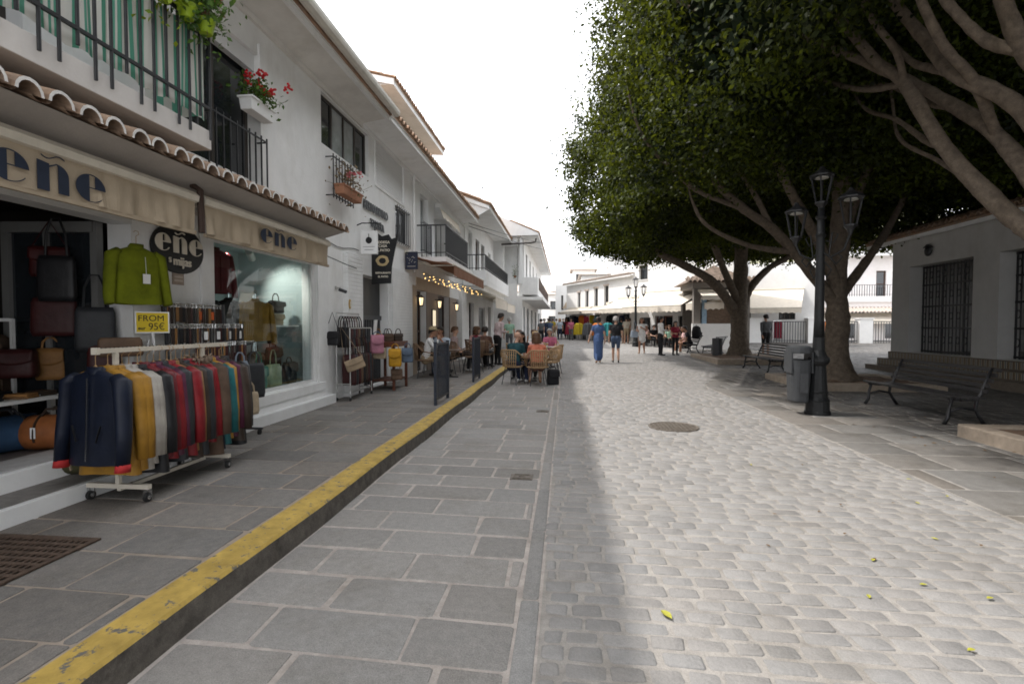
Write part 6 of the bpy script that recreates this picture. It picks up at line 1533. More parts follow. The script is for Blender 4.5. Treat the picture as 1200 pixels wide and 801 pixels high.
t = thing('pavilion_steps', 'low brown steps with patterned tile risers along the pavilion', 'steps', (10.35, 12, 0)); o = t.location
for i, (x, y, z0, z1) in enumerate(((10.10, 18.42, 0, .21), (10.35, 18.2, .21, .43), (10.58, 18.02, .43, .655))):
    mb = MB(o); mb.box(x, .8, z0-.02, 11.1, y, z1); mb.build('step', m_step, t, bevel=.008)
    if i:
        mb = MB(o); mb.quad((x-.004, .9, z0+.03), (x-.004, .9, z1-.03), (x-.004, y-.02, z1-.03), (x-.004, y-.02, z0+.03)); mb.build('tile_band', m_tile, t)

# ------------------------------------------------------------------ benches
m_bslat = M('dark_painted_slat', (.038, .036, .036), .5, .2, 16, .2, 70)
def bench(label, loc, rz, L_=2.1, src=[None], ends=2):
    g = 'dark slatted benches on the plaza'
    t = thing('park_bench', label, 'bench', loc, rz, g)
    # local: x along, sits facing +y ... back at -y
    mb = MB()
    for i in range(6): y = .26-i*.085; z = .43-.018*math.sin(i/5*PI)*1.4-.004*i; mb.box(-L_/2, y-.032, z-.016, L_/2, y+.032, z+.016)
    mb.build('seat', m_bslat, t, bevel=.004)
    mb = MB()
    for i in range(5): z = .52+i*.078; y = -.22-i*.030-.004*i*i; mb.bar((-L_/2, y, z), (L_/2, y, z), .022, .056)
    mb.build('backrest', m_bslat, t, bevel=.004)
    xs = [-L_/2+.10, L_/2-.10] if ends == 2 else [-L_/2+.1, 0, L_/2-.1]
    for x in xs:
        mb = MB(); mb.smooth = True
        mb.tube([(x, .30, .0), (x, .245, .10), (x, .23, .25), (x, .20, .36), (x, .24, .405)], [.030, .026, .024, .026, .024], 8)
        mb.tube([(x, -.27, .0), (x, -.19, .12), (x, -.13, .24), (x, -.15, .36), (x, -.20, .45), (x, -.25, .60), (x, -.35, .86)], [.030, .026, .024, .026, .024, .022, .02], 8)
        mb.tube([(x, .24, .395), (x, .05, .375), (x, -.16, .385)], .022, 8); mb.tube([(x, .23, .2), (x, .05, .255), (x, -.13, .22)], .018, 8)
        mb.build('leg', blackiron, t)
    return t
bench('long dark slatted bench nearest us, in the shade before the pavilion', (6.02, 9.38, 0), R(90), 2.25)
b2 = ong(893, 437)
bench('dark slatted bench under the trees between the planter and the litter bin', (6.28, 16.95, ground(17)), R(90), 2.25)
bench('dark slatted bench just left of the far tree trunk, empty', (6.75, 24.2, ground(24.2)), R(62), 2.1)
bench('dark slatted bench with two people sitting on it, farther left', (6.18, 26.3, ground(26.4)), R(88), 2.1)

# ------------------------------------------------------------------ street lamps and litter bin
m_lglass = M('milky_lantern_glass', (.25, .25, .24), .2, .05, 6); 
def lantern_geo(t, c, par_name='lantern'):
    c = Vector(c); K = 1.05
    mb = MB(); mb.lathe([(.0, .17), (.03, .16), (.05, .11), (.14, .055), (.185, .02), (.185, .0), (.17, .0)], c, 8)
    for k in range(6):
        a = k*PI/3; mb.bar(c+Vector((.165*math.cos(a), .165*math.sin(a), .0)), c+Vector((.085*math.cos(a), .085*math.sin(a), -.40)), .016)
    mb.lathe([(.10, -.42), (.10, -.40), (.06, -.385)], c, 8); mb.lathe([(.02, -.55), (.05, -.47), (.09, -.42)], c, 8)
    mb.v = [tuple(c+(Vector(q)-c)*K) for q in mb.v]
    l = mb.build(par_name, blackiron, t)
    mb = MB(); mb.lathe([(.0, -.03), (.10, -.028), (.09, -.005), (0, .0)], c, 14); mb.build('lamp_disc', M('pale_lamp_disc', (.55, .53, .48), .5), l)
def lamp(label, loc, rz=0, h=3.95, lanterns=((0, 0, 3.97), (.28, -.36, 3.52), (-.24, .36, 3.46))):
    t = thing('street_lamp', label, 'street lamp', loc, rz, 'iron street lamps')
    mb = MB(); mb.smooth = False
    mb.lathe([(.20, 0), (.20, .05), (.185, .07), (.175, .22), (.185, .24), (.165, .27), (.15, .30), (.145, .36), (.155, .38), (.145, .40), (.115, .82), (.15, .86), (.17, .90), (.17, .95), (.13, .99), (.095, 1.08), (.085, 1.3)], n=16); mb.build('base', m_post, t)
    mb = MB(); mb.smooth = True; mb.lathe([(.085, 1.28), (.075, 1.6), (.062, 3.0), (.055, 3.45)], n=14); mb.build('post', m_post, t)
    mb = MB(); mb.lathe([(.06, 2.95), (.085, 3.0), (.06, 3.05)], n=12); mb.build('collar', m_post, t)
    mb = MB(); mb.lathe([(.055, 3.25), (.09, 3.3), (.05, 3.36), (.03, 3.5)], n=12); mb.build('finial', m_post, t)
    for (x, y, z) in lanterns[1:]:
        d = Vector((x, y, 0)); mb = MB()
        mb.tube([(0, 0, 2.75), d*.35+Vector((0, 0, 2.62)), d*.8+Vector((0, 0, 2.72)), d+Vector((0, 0, z-.55))], .018, 6)
        mb.tube([d*.2+Vector((0, 0, 2.9)), d*.45+Vector((0, 0, 2.85)), d*.6+Vector((0, 0, 2.98)), d*.4+Vector((0, 0, 3.03)), d*.3+Vector((0, 0, 2.66))], .012, 6)
        mb.tube([d*.15+Vector((0, 0, 2.55)), d*.4+Vector((0, 0, 2.42)), d*.25+Vector((0, 0, 2.3)), d*.05+Vector((0, 0, 2.4))], .011, 6)
        mb.tube([d*.3+Vector((0, 0, 2.64)), d*.55+Vector((0, 0, 2.5)), d*.75+Vector((0, 0, 2.6)), d*.6+Vector((0, 0, 2.67))], .011, 6)
        mb.build('scroll_arm', m_post, t)
    for c in lanterns: lantern_geo(t, c)
    return t
m_post = M('dark_green_grey_iron', (.015, .016, .017), .5, .2, 16, .3, 60)
lamp('dark iron street lamp with three lanterns beside the litter bin', (4.25, 9.1, 0))
q = ong(742, 405); lamp('far iron street lamp standing in the sun by the cream awnings', (q.x, q.y-1, q.z), .8)
t = thing('litter_bin', 'grey hooded litter bin hung on the near street lamp', 'litter bin', (3.95, 9.14, .2)); 
m_bin = M('grey_bin_plastic', (.05, .053, .057), .5, .1, 12, .1, 60)
def oval(w_, d_, z, n=24, p=3.0):
    return [(w_*math.copysign(abs(math.cos(2*PI*i/n))**(2/p), math.cos(2*PI*i/n)), d_*math.copysign(abs(math.sin(2*PI*i/n))**(2/p), math.sin(2*PI*i/n)), z) for i in range(n)]
def loft(mb, rings, cap=True):
    n = len(rings[0]); vs = [p for r_ in rings for p in r_]
    mb.add(vs, [(j*n+i, j*n+(i+1) % n, (j+1)*n+(i+1) % n, (j+1)*n+i) for j in range(len(rings)-1) for i in range(n)]+([tuple(range(n-1, -1, -1)), tuple((len(rings)-1)*n+i for i in range(n))] if cap else []))
mb = MB(); loft(mb, [oval(.12, .17, 0), oval(.135, .19, .03), oval(.165, .22, .68), oval(.17, .225, .72), oval(.15, .20, .72), oval(.14, .19, .62)]); mb.build('bin_body', m_bin, t)
mb = MB(); loft(mb, [oval(.172, .227, .83), oval(.174, .23, .86), oval(.168, .222, .93), oval(.14, .19, .955)]); mb.build('hood', m_bin, t)
mb = MB(); mb.box(-.175, -.15, .5, -.150, .15, .85); mb.build('hood_support', m_bin, t); mb = MB(); mb.box(.150, -.15, .5, .175, .15, .85); mb.build('hood_support', m_bin, t)
mb = MB(); mb.box(-.06, -.235, .18, .06, -.222, .5); mb.build('front_panel', darkmetal, t); mb = MB(); mb.bar((.16, 0, .35), (.24, 0, .35), .05); mb.bar((.16, 0, .6), (.24, 0, .6), .05); mb.build('bracket', darkmetal, t)

# ------------------------------------------------------------------ planters round the trees
m_plant = M('planter_stone', (.34, .28, .22), .9, .12, 7, .5, 40, stain=.25); m_soil = M('dry_soil', (.16, .105, .07), .95, .25, 12, .8, 30)
def planter_bed(label, x0, x1, y0, y1, h=.17):
    g = ground((y0+y1)/2)
    t = thing('tree_planter', label, 'planter', ((x0+x1)/2, (y0+y1)/2, g)); o = t.location
    mb = MB(o); w_ = .22
    mb.box(x0, y0, g-.05, x0+w_, y1, g+h); mb.box(x1-w_, y0, g-.05, x1, y1, g+h); mb.box(x0+w_, y0, g-.05, x1-w_, y0+w_, g+h-.002); mb.box(x0+w_, y1-w_, g-.05, x1-w_, y1, g+h-.002); mb.build('stone_edge', m_plant, t, bevel=.02)
    mb = MB(o); mb.grid(lambda a, c: (x0+w_+(x1-x0-2*w_)*a, y0+w_+(y1-y0-2*w_)*c, g+h*.62+.05*random.random()+.06*math.sin(a*PI)*math.sin(c*PI)), 16, 16); mb.build('soil', m_soil, t)
planter_bed('long low stone planter at the right edge, nearest', 5.3, 8.6, 1.8, 7.5)
planter_bed('low stone planter round the middle tree behind the near bench', 5.55, 8.5, 12.3, 14.9)
planter_bed('low stone planter round the far tree beside the middle bench', 5.5, 8.4, 19.2, 23.2)

# ------------------------------------------------------------------ trees
m_bark = M('grey_brown_fig_bark', (.175, .138, .102), .9, .25, 11, 1.0, 24, col2=(.075, .058, .045), stain=.4, grain=.3, spots=.4)
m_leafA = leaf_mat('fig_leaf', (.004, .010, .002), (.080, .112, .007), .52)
m_core = M('light_blocking_foliage', (.010, .022, .006), .9, .25, 6)  # dark leaves added inside the crowns to block light
def smooth_path(pts, n=5):
    P_ = [Vector(p) for p in pts]; P_ = [P_[0]*2-P_[1]]+P_+[P_[-1]*2-P_[-2]]; out = []
    for i in range(1, len(P_)-2):
        for k in range(n):
            t_ = k/n; a, b, c, d = P_[i-1:i+3]
            out.append(.5*((2*b)+(c-a)*t_+(2*a-5*b+4*c-d)*t_*t_+(3*b-a-3*c+d)*t_**3))
    out.append(P_[-2]); return out
def limb(mb, pts, r0, r1, n=10, lump=.05, flare=0.0, tip=False):
    if tip:
        a_, b_ = Vector(pts[-2]), Vector(pts[-1]); d_ = (b_-a_).normalized(); pts = list(pts)+[b_+d_*.5+Vector((0, 0, .35)), b_+d_*.8+Vector((0, 0, 1.1))]
    p = smooth_path(pts, 8); m = len(p); ph = random.uniform(0, 6)
    rad = [r0+(r1-r0)*(i/(m-1))**.9+flare*max(0, 1-i/(m*.22))**2.2 for i in range(m)]
    if tip: rad = [r_*(1 if i < m*.7 else max(.12, 1-(i-m*.7)/(m*.3)*.85)) for i, r_ in enumerate(rad)]
    rad = [r_*(1+.05*math.sin(i*.55+ph)+.035*math.sin(i*1.7+2*ph)) for i, r_ in enumerate(rad)]
    mb.smooth = True; mb.tube(p, rad, n, lump=lump)
    return p
def sup(d, rad, e=4.0):
    q = (np.abs(d[:, 0]/rad[0])**e+np.abs(d[:, 1]/rad[1])**e+np.abs(d[:, 2]/rad[2])**e)**(1/e)
    return d/q[:, None]
def crown(name, parent, blobs, nclu, per, size, seed, under, twigs=True, keep=None):
    r = np.random.default_rng(seed); off_ = np.array(parent.location)
    wts = np.array([b[3]*b[4]+b[4]*b[5]+b[3]*b[5] for b in blobs]); wts /= wts.sum()
    C = []; T = []; O = []
    cores = []
    for b, wt in zip(blobs, wts):
        c0 = np.array(b[:3]); rad = np.array(b[3:6])
        n = int(nclu*wt*1.6)
        d = r.normal(size=(n, 3)); d /= np.linalg.norm(d, axis=1, keepdims=True)
        s = sup(d, rad)
        lump = 1+.045*np.sin(s[:, 0]*2.1+seed)+.05*np.sin(s[:, 1]*1.7+s[:, 2]*2.3)+.04*np.sin(s[:, 2]*3.1+s[:, 0]*1.3+s[:, 1])-.03
        k = 1-np.abs(r.normal(0, .05, n))
        p = c0+s*(lump*k)[:, None]
        floor = under(p[:, 0], p[:, 1])+r.normal(0, .16, n)
        low = p[:, 2] < floor
        p[low, 2] = floor[low]+np.abs(r.normal(0, .14, low.sum()))
        ok = np.ones(n, bool)
        for b2 in blobs:
            if b2 is b: continue
            q = (p-np.array(b2[:3]))/np.array(b2[3:6]); ok &= ~((np.abs(q)**3).sum(1) < .55)
        ok &= ~((p[:, 0] < -0.1) & (p[:, 2] < 3))
        p = p[ok]; lo2 = low[ok]
        cl = r.normal(0, 1, (len(p), per, 3))*np.array([.24, .24, .16])*r.uniform(.55, 1.5, (len(p), 1, 1))
        hue = np.repeat(np.clip(r.normal(.42, .2, len(p)), 0, 1), per)
        pts = (p[:, None]+cl).reshape(-1, 3)
        fl2 = under(pts[:, 0], pts[:, 1])-.45; m_ = pts[:, 2] > fl2
        out = pts-c0; out /= np.linalg.norm(out, axis=1, keepdims=True)
        C.append(pts[m_]); T.append(np.clip(hue+r.normal(0, .16, len(hue)), 0, 1)[m_]); O.append(out[m_])
        nc = int(np.prod(rad)**(2/3)*1400)
        d = r.normal(size=(nc, 3)); d /= np.linalg.norm(d, axis=1, keepdims=True)
        pc = c0+sup(d, rad)*(.76+.05*r.normal(size=nc))[:, None]*np.where(r.random(nc) < .3, r.random(nc), 1)[:, None]
        pc[:, 2] = np.maximum(pc[:, 2], under(pc[:, 0], pc[:, 1])+.6+np.abs(r.normal(0, .3, nc))); cores.append(pc)
    C = np.concatenate(C)-off_; T = np.concatenate(T); O = np.concatenate(O)
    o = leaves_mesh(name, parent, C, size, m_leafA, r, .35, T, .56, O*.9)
    cc = np.concatenate(cores)-off_; leaves_mesh('blocking_inner_foliage', o, cc, .22, m_core, r, .6, None, .8)
    return o
A_ = lambda u, v, Y: tuple(ony(u, v, Y))
# nearest tree: its trunk stands just outside the picture on the right
TA = thing('fig_tree', 'nearest fig tree, its limbs arching in from the right edge', 'tree', (7.6, 6.2, 0), group=None)
mb = MB(TA.location)
f0 = A_(1262, 318, 6.6)
limb(mb, [(6.75, 6.1, -.05), (6.7, 6.15, .7), (6.5, 6.3, 1.4), A_(1300, 335, 6.5)], .40, .30, 16, .06, .28)
mb.build('trunk', m_bark, TA)
LA = [([A_(1300, 345, 6.5), A_(1215, 275, 6.7), A_(1177, 247, 6.9), A_(1107, 173, 7.3), A_(1060, 98, 7.7), A_(1023, 68, 8.0), A_(967, 0, 8.4), A_(930, -50, 8.8)], 0.137, 0.043),
      ([A_(1300, 340, 6.5), A_(1225, 230, 6.6), A_(1168, 159, 7.0), A_(1121, 126, 7.4), A_(1060, 93, 7.9), A_(985, 61, 8.5), A_(901, 28, 9.2), A_(808, 9, 10)], 0.115, 0.025),
      ([A_(1300, 330, 6.5), A_(1240, 190, 6.3), A_(1186, 120, 6.5), A_(1116, 85, 6.9), A_(1088, 51, 7.2), A_(1046, 0, 7.5), A_(1010, -60, 7.8)], 0.115, 0.036),
      ([A_(1300, 320, 6.5), A_(1250, 140, 6.0), A_(1200, 60, 6.0), A_(1172, -10, 6.0), A_(1150, -90, 6.0)], 0.115, 0.058),
      ([A_(1177, 247, 6.9), A_(1130, 208, 7.6), A_(1097, 187, 8.2), A_(1055, 163, 8.8), A_(1046, 121, 9.2)], 0.043, 0.014),
      ([A_(1168, 159, 7.0), A_(1142, 96, 6.7), A_(1107, 55, 6.6), A_(1079, 0, 6.5), A_(1060, -50, 6.5)], 0.065, 0.032),
      ([A_(1121, 126, 7.4), A_(1085, 120, 8.2), A_(1040, 100, 9.0), A_(990, 98, 9.8)], 0.050, 0.014),
      ([A_(1060, 98, 7.7), A_(1010, 105, 8.6), A_(950, 90, 9.6), A_(900, 70, 10.5)], 0.050, 0.014),
      ([A_(1060, 98, 7.7), A_(1050, 60, 7.6), A_(1020, 20, 7.7), A_(1000, -30, 7.8)], .05, .025), ([A_(985, 61, 8.5), A_(960, 75, 9.2), A_(920, 62, 9.8), A_(870, 58, 10.6)], .045, .015),
      ([A_(1107, 173, 7.3), A_(1085, 165, 8.0), A_(1050, 140, 8.6), A_(1015, 128, 9.3)], .05, .015), ([A_(901, 28, 9.2), A_(870, 35, 9.8), A_(835, 45, 10.6), A_(800, 60, 11.2)], .035, .012),
      ([A_(1116, 85, 6.9), A_(1090, 80, 7.3), A_(1065, 70, 7.6), A_(1030, 30, 8)], .06, .02), ([A_(1200, 60, 6.0), A_(1160, 50, 6.2), A_(1125, 20, 6.3), A_(1095, -20, 6.4)], .07, .03)]
for pts, r0, r1 in LA:
    mb = MB(TA.location); limb(mb, pts, r0, r1, 16, .055, tip=r1 < .04); mb.build('limb', m_bark, TA)
def und(cx, cy, z0, k):
    return lambda x, y: z0-k*(((x-cx)/6)**2+((y-cy)/6)**2)
crown('crown', TA, [(7.0, 7.6, 7.2, 6.05, 5.0, 3.2), (12.5, 7.0, 7.2, 4.5, 6.5, 3.0), (8.2, 1.0, 7.4, 5.6, 4.2, 2.8)], 4200, 70, .092, 3, und(7.2, 6, 6.5, 2.35))  # crown spread beyond the view, added to deepen the shade below
TB = thing('fig_tree', 'middle fig tree behind the street lamp, trunk in the low stone planter', 'tree', (6.75, 13.5, 0))
mb = MB(TB.location); limb(mb, [(6.72, 13.45, .0), (6.72, 13.5, .8), (6.74, 13.5, 1.7), (6.72, 13.55, 2.5), (6.75, 13.6, 3.4), (6.9, 13.7, 5.2)], .30, .18, 18, .07, .36); mb.build('trunk', m_bark, TB)
for pts, r0, r1 in [([(6.7, 13.5, 2.0), A_(955, 325, 13.4), A_(930, 295, 13.2), A_(905, 268, 12.9), A_(872, 245, 12.4), A_(840, 215, 11.8)], .15, .06), ([(6.75, 13.5, 2.1), A_(996, 332, 13.7), A_(1025, 292, 14.2), A_(1042, 265, 14.8), A_(1060, 230, 15.2)], .13, .05),
                    ([(6.72, 13.5, 2.4), A_(962, 290, 13.2), A_(935, 240, 12.4), A_(915, 200, 11.6), A_(900, 150, 11)], .14, .05), ([(6.75, 13.5, 2.7), A_(990, 280, 13.6), A_(1000, 240, 13.8), A_(1020, 190, 13.6)], .15, .06),
                    ([A_(930, 295, 13.2), A_(900, 292, 13.0), A_(870, 285, 12.6), A_(830, 265, 12)], .08, .025), ([A_(905, 268, 12.9), A_(880, 220, 12.6), A_(850, 180, 12.2), A_(815, 150, 11.5)], .07, .02), ([A_(872, 245, 12.4), A_(820, 225, 11.6), A_(790, 200, 11), A_(760, 170, 10.5)], .06, .02)]:
    mb = MB(TB.location); limb(mb, pts, r0, r1, 14, .06, tip=True); mb.build('limb', m_bark, TB)
crown('crown', TB, [(6.8, 14.3, 7.3, 6.15, 5.0, 3.6), (12.0, 17.0, 8.0, 4.0, 5.5, 2.4)], 2900, 64, .115, 5, und(6.8, 13.5, 5.5, 1.45))
TC = thing('fig_tree', 'far fig tree beside the middle bench, crown reaching over the street', 'tree', (7.0, 21.6, ground(21.6)))
g3 = ground(21.6)
mb = MB(TC.location); limb(mb, [(7.0, 21.5, g3), (7.0, 21.5, g3+.7), (6.98, 21.5, 1.6), (7.0, 21.5, 2.4), (7.05, 21.6, 3.4), (7.1, 21.7, 5.2)], .37, .25, 18, .07, .32); mb.build('trunk', m_bark, TC)
for pts, r0, r1 in [([(6.95, 21.5, 1.8), A_(848, 345, 21.2), A_(828, 325, 20.6), A_(800, 310, 20), A_(770, 295, 19.4)], .22, .07), ([(7.05, 21.5, 1.9), A_(878, 340, 21.8), A_(900, 315, 22.2), A_(925, 300, 22.4)], .18, .06), ([(7, 21.5, 2.3), A_(850, 320, 21), A_(838, 290, 20), A_(825, 260, 19)], .16, .06), ([(7.02, 21.5, 2.3), A_(868, 315, 21.6), A_(874, 280, 21.3), A_(885, 240, 21)], .16, .06)]:
    mb = MB(TC.location); limb(mb, pts, r0, r1, 14, .06, tip=True); mb.build('limb', m_bark, TC)
crown('crown', TC, [(6.9, 21.8, 7.3, 6.35, 4.6, 3.3)], 1700, 52, .15, 8, und(6.8, 21.8, 5.0, 1.0))

TD = thing('fig_tree', 'unseen fig tree of the same row behind the viewpoint, added to shade the plaza', 'tree', (7.2, -4.5, 0))  # tree out of view, put in to darken the plaza and shop front
mb = MB(TD.location); limb(mb, [(7.2, -4.5, -.05), (7.2, -4.5, 1.5), (7.1, -4.4, 3), (7.0, -4.2, 5.2)], .40, .25, 16, .06, .3); mb.build('trunk', m_bark, TD)
crown('crown', TD, [(7.6, -4.5, 7.2, 6.0, 5.0, 3.1), (13.5, -2.0, 7.2, 4.0, 6.5, 3.0)], 900, 40, .2, 12, und(7.5, -4, 5.2, .35))

# litter under the trees
for i in range(46):
    x, y = random.uniform(4.3, 5.9), random.uniform(6.5, 12)
    if 5.55 < x and y > 12: continue
    o = bpy.data.objects.new('fallen_leaf', lm[0]); link(o); o.location = (x, y, .006); o.rotation_euler = (random.uniform(-.2, .2), random.uniform(-.2, .2), random.uniform(0, 6)); o.scale = (random.uniform(.7, 1.3),)*3
    tag(o, 'small brown leaf fallen in the shade round the near bench and street lamp', 'leaf', 'brown leaves fallen in the shade')
# ------------------------------------------------------------------ houses closing the square
m_sunw = M('limewashed_wall', (.80, .79, .77), .85, .03, 3, .15, 40, stain=.04)
def ruv(fr, u, v):
    """where a sight line through photo point (u, v) meets the frame's plane, in wall coordinates"""
    r = ray(u, v); d = r.dot(fr.n); k = (fr.o-Vector((0, 0, EYE))).dot(fr.n)/d
    p = Vector((0, 0, EYE))+r*k; return (p-fr.o).dot(fr.u), p.z
pB, pA, pC, pD = ong(745, 402), ong(862, 408), ong(692, 398), ong(671, 395.5)
FR1 = Frame((pB.x, pB.y, 0), (pA.x-pB.x, pA.y-pB.y))
R1 = thing('awning_house', 'tall white house behind the large cream awnings on the square', 'house', (pB.x, pB.y, 0)); o1 = R1.location
L1 = (Vector((pA.x, pA.y, 0))-Vector((pB.x, pB.y, 0))).length
hol = []
for (ua, ub, va, vb) in ((752, 762, 372, 402), (768, 788, 370, 404), (795, 806, 370, 404), (749, 759, 311, 327)):
    a, z1 = ruv(FR1, ua, va); b, z0 = ruv(FR1, ub, vb); hol.append((a, b, max(z0, .25), z1))
mb = MB(o1); wall(mb, FR1, -.25, L1+.6, 0, 6.1, hol, .3); wall(mb, Frame(FR1.p(-.25, 0, -.001), -FR1.n), -6, -.31, 0, 6.1, [], .2) if False else None
mb.quad(FR1.p(-.25, 0, -.3), FR1.p(-.25, 0, -7), FR1.p(-.25, 6.1, -7), FR1.p(-.25, 6.1, -.3)); mb.build('wall', m_sunw, R1)
for i, h in enumerate(hol): window(R1, FR1, *h, .15, brownalu if i != 1 else redwood, darkglass, 2 if i == 1 else 1, 1, i == 3, .08, 'door' if i < 3 else 'window')
mb = MB(o1); mb.quad(FR1.p(-.4, 6.1, .2), FR1.p(L1+.7, 6.1, .2), FR1.p(L1+.7, 6.3, -7), FR1.p(-.4, 6.3, -7)); mb.build('roof', m_sunw, R1, solid=.12)
awning('large cream awning over the restaurant terrace behind the far street lamp', FR1, .9, 5.4, 3.65, 1.0, 2.2, awnbeige, .38, arms=3, name='terrace_awning')
awning('second cream awning partly hidden by the kiosk', FR1, 5.6, 8.0, 3.6, .9, 2.0, awnbeige, .35, name='terrace_awning')
awning('low cream awning at the corner left of the far street lamp', FR1, -1.6, .7, 3.35, .75, 1.9, awnbeige, .3, name='terrace_awning')

FR2 = Frame((pC.x, pC.y, 0), (pB.x-pC.x, pB.y-pC.y))
R2 = thing('stall_house', 'white house with four tall upper windows above the clothes stalls', 'house', (pC.x, pC.y, 0)); o2 = R2.location
L2_ = (Vector((pB.x, pB.y, 0))-Vector((pC.x, pC.y, 0))).length-.3
hol = []
for (ua, ub, va, vb) in ((677, 680, 343, 364), (686, 689.5, 341, 363), (696.5, 700.5, 338, 361.5), (708, 713, 335, 360)):
    a, z1 = ruv(FR2, ua, va); b, z0 = ruv(FR2, ub, vb); hol.append((a, b, z0, z1))
dh = [(-3.2, -2.4, .3, 2.3), (-1.6, -.7, .3, 2.3), (.4, 1.4, .3, 2.3), (2.4, 3.4, .3, 2.3), (4.4, 5.4, .3, 2.3)]
hol = [h for h in hol if h[1]-h[0] > .1]
mb = MB(o2); wall(mb, FR2, -4.2, L2_, 0, 4.95, hol+dh, .3); mb.quad(FR2.p(-4.2, 0, -.3), FR2.p(-4.2, 0, -6), FR2.p(-4.2, 4.95, -6), FR2.p(-4.2, 4.95, -.3)); mb.build('wall', m_sunw, R2)
for h in hol:
    w_ = window(R2, FR2, *h, .15, brownalu, darkglass, 1, 1, False, .05)
    s = MB(o2); fbox(s, FR2, h[0]-.08, h[1]+.08, h[3]+.01, h[3]+.12, 0, .06); s.build('lintel', bleached, w_)
for h in dh: window(R2, FR2, *h, .15, brownalu, darkglass, 1, 1, False, .06, 'door')
roof(R2, FR2, -4.3, L2_+.1, 4.95, .35, 3.0, .16, tm=bleached, cov=bleached)
awning('narrow cream awning above the clothes stalls, left', FR2, -3.6, .2, 2.9, .3, 1.1, awnbeige, .2, name='shop_blind'); awning('narrow cream awning above the clothes stalls, right', FR2, .5, 5.2, 2.9, .3, 1.1, awnbeige, .2, name='shop_blind')
t = thing('shop_name_board', 'small dark lettered board above the right stall awning', 'sign', FR2.p(3.6, 3.1, 0)); mb = MB(t.location); fbox(mb, FR2, 2.4, 4.9, 3.02, 3.22, .02, .06); mb.build('board', creampaint, t); mb = MB(t.location); ftext(mb, FR2, 3.6, 3.12, .064, 'ARTESANIA', .22, .004, .004, 1.3); mb.build('lettering', blackpaint, t)
# stall clothes: garments hanging in front of the doors
cols = [('yellow', fab('stall_yellow', (.55, .42, .03))), ('black', cl_black), ('orange', fab('stall_orange', (.55, .16, .02))), ('teal', fab('stall_teal', (.03, .22, .24))), ('grey', cl_grey), ('red', cl_red), ('white', cl_white), ('navy', cl_navy)]
for i in range(11):
    cn, m_ = cols[(i*3+1) % 8]; u = -3.4+i*.84
    t = thing('stall_garment', cn+' garment hanging at the clothes stalls, '+['before the left doors', 'before the right doors'][i > 5], 'garment', FR2.p(u, 2.2+.1*(i % 2), .35), random.uniform(-.6, .6), 'garments hanging at the stalls')
    mb = MB(); mb.add([(-.16, 0, 0), (.16, 0, 0), (.22, .02, -.2), (.2, .03, -.75-.3*(i % 3 == 0)), (-.2, -.02, -.75-.3*(i % 3 == 0)), (-.22, 0, -.2)], [(0, 1, 2, 3, 4, 5)]); mb.build('cloth', m_, t, solid=.05)
    mb = MB(); mb.tube([(0, 0, 0), (0, 0, .08), (.03, 0, .1)], .006, 5); mb.build('hanger', steel, t)
for i in range(6):
    u = -3.0+i*1.45
    t = thing('garment_stand', 'round rack of '+['dark', 'red', 'yellow', 'grey', 'orange', 'teal'][i]+' clothes standing at the far stalls', 'clothes rack', FR2.p(u, ground(38)-.05, 1.0))
    mb = MB(); mb.lathe([(.03, 0), (.03, 1.5)], n=8); mb.build('pole', steel, t)
    mb = MB(); n = 30; vs = []
    for j, (z, rr) in enumerate(((1.42, .16), (1.3, .3), (.9, .36), (.5, .38))):
        vs += [(rr*(1+.18*math.sin(7*2*PI*k/n))*math.cos(2*PI*k/n), rr*(1+.18*math.sin(7*2*PI*k/n))*math.sin(2*PI*k/n), z) for k in range(n)]
    mb.add(vs, [(j*n+k, j*n+(k+1) % n, (j+1)*n+(k+1) % n, (j+1)*n+k) for j in range(3) for k in range(n)]); mb.build('hanging_clothes', [cl_black, cl_red, cols[0][1], cl_grey, cols[2][1], cols[3][1]][i], t)
# white block with flat roofs rising behind
def block(name, label, x0, x1, y0, y1, z, wins=(), rooft=None, par=.25, cat='house'):
    t = thing(name, label, cat, ((x0+x1)/2, (y0+y1)/2, 0)); o = t.location
    fr = Frame((x0, y0, 0), (1, 0, 0)); mb = MB(o)
    wall(mb, fr, 0, x1-x0, 0, z, wins, .2); mb.quad((x0, y0+.2, 0), (x0, y0+.2, z), (x0, y1, z), (x0, y1, 0)); mb.quad((x1, y0+.2, 0), (x1, y1, 0), (x1, y1, z), (x1, y0+.2, z)); mb.quad((x0, y1, 0), (x0, y1, z), (x1, y1, z), (x1, y1, 0))
    mb.quad((x0, y0, z-.01), (x1, y0, z-.01), (x1, y1, z-.01), (x0, y1, z-.01)); mb.build('wall', m_sunw, t)
    for w_ in wins: window(t, fr, *w_, .1, brownalu, darkglass, 1, 1, True, .08)
    if rooft:
        mb = MB(o); zc = z+min(x1-x0, y1-y0)*.18; e = .3
        mb.add([(x0-e, y0-e, z), (x1+e, y0-e, z), (x1+e, y1+e, z), (x0-e, y1+e, z), ((x0+x1)/2-.5, (y0+y1)/2, zc), ((x0+x1)/2+.5, (y0+y1)/2, zc)], [(0, 1, 5, 4), (1, 2, 5), (2, 3, 4, 5), (3, 0, 4)]); mb.build('roof', rooft, t, solid=.1)
    return t
q = lambda u, v, Y: ony(u, v, Y)
a, b = q(712, 302, 52), q(738, 302, 52); block('back_house', 'plain white block rising behind the four window house', a.x, b.x, 52, 58, a.z, ())
a, b = q(671, 316, 58), q(697, 316, 58); block('lookout_tower', 'white tower with a small tiled roof far above the stalls', a.x, b.x, 58, 62, a.z, ((.4, 1.0, a.z-1.3, a.z-.5),), bleached)
a, b = q(682, 322, 50), q(712, 322, 50); block('terrace_house', 'white terrace house with a tiled edge behind the four window house', a.x, b.x, 50, 57, a.z, (), bleached)
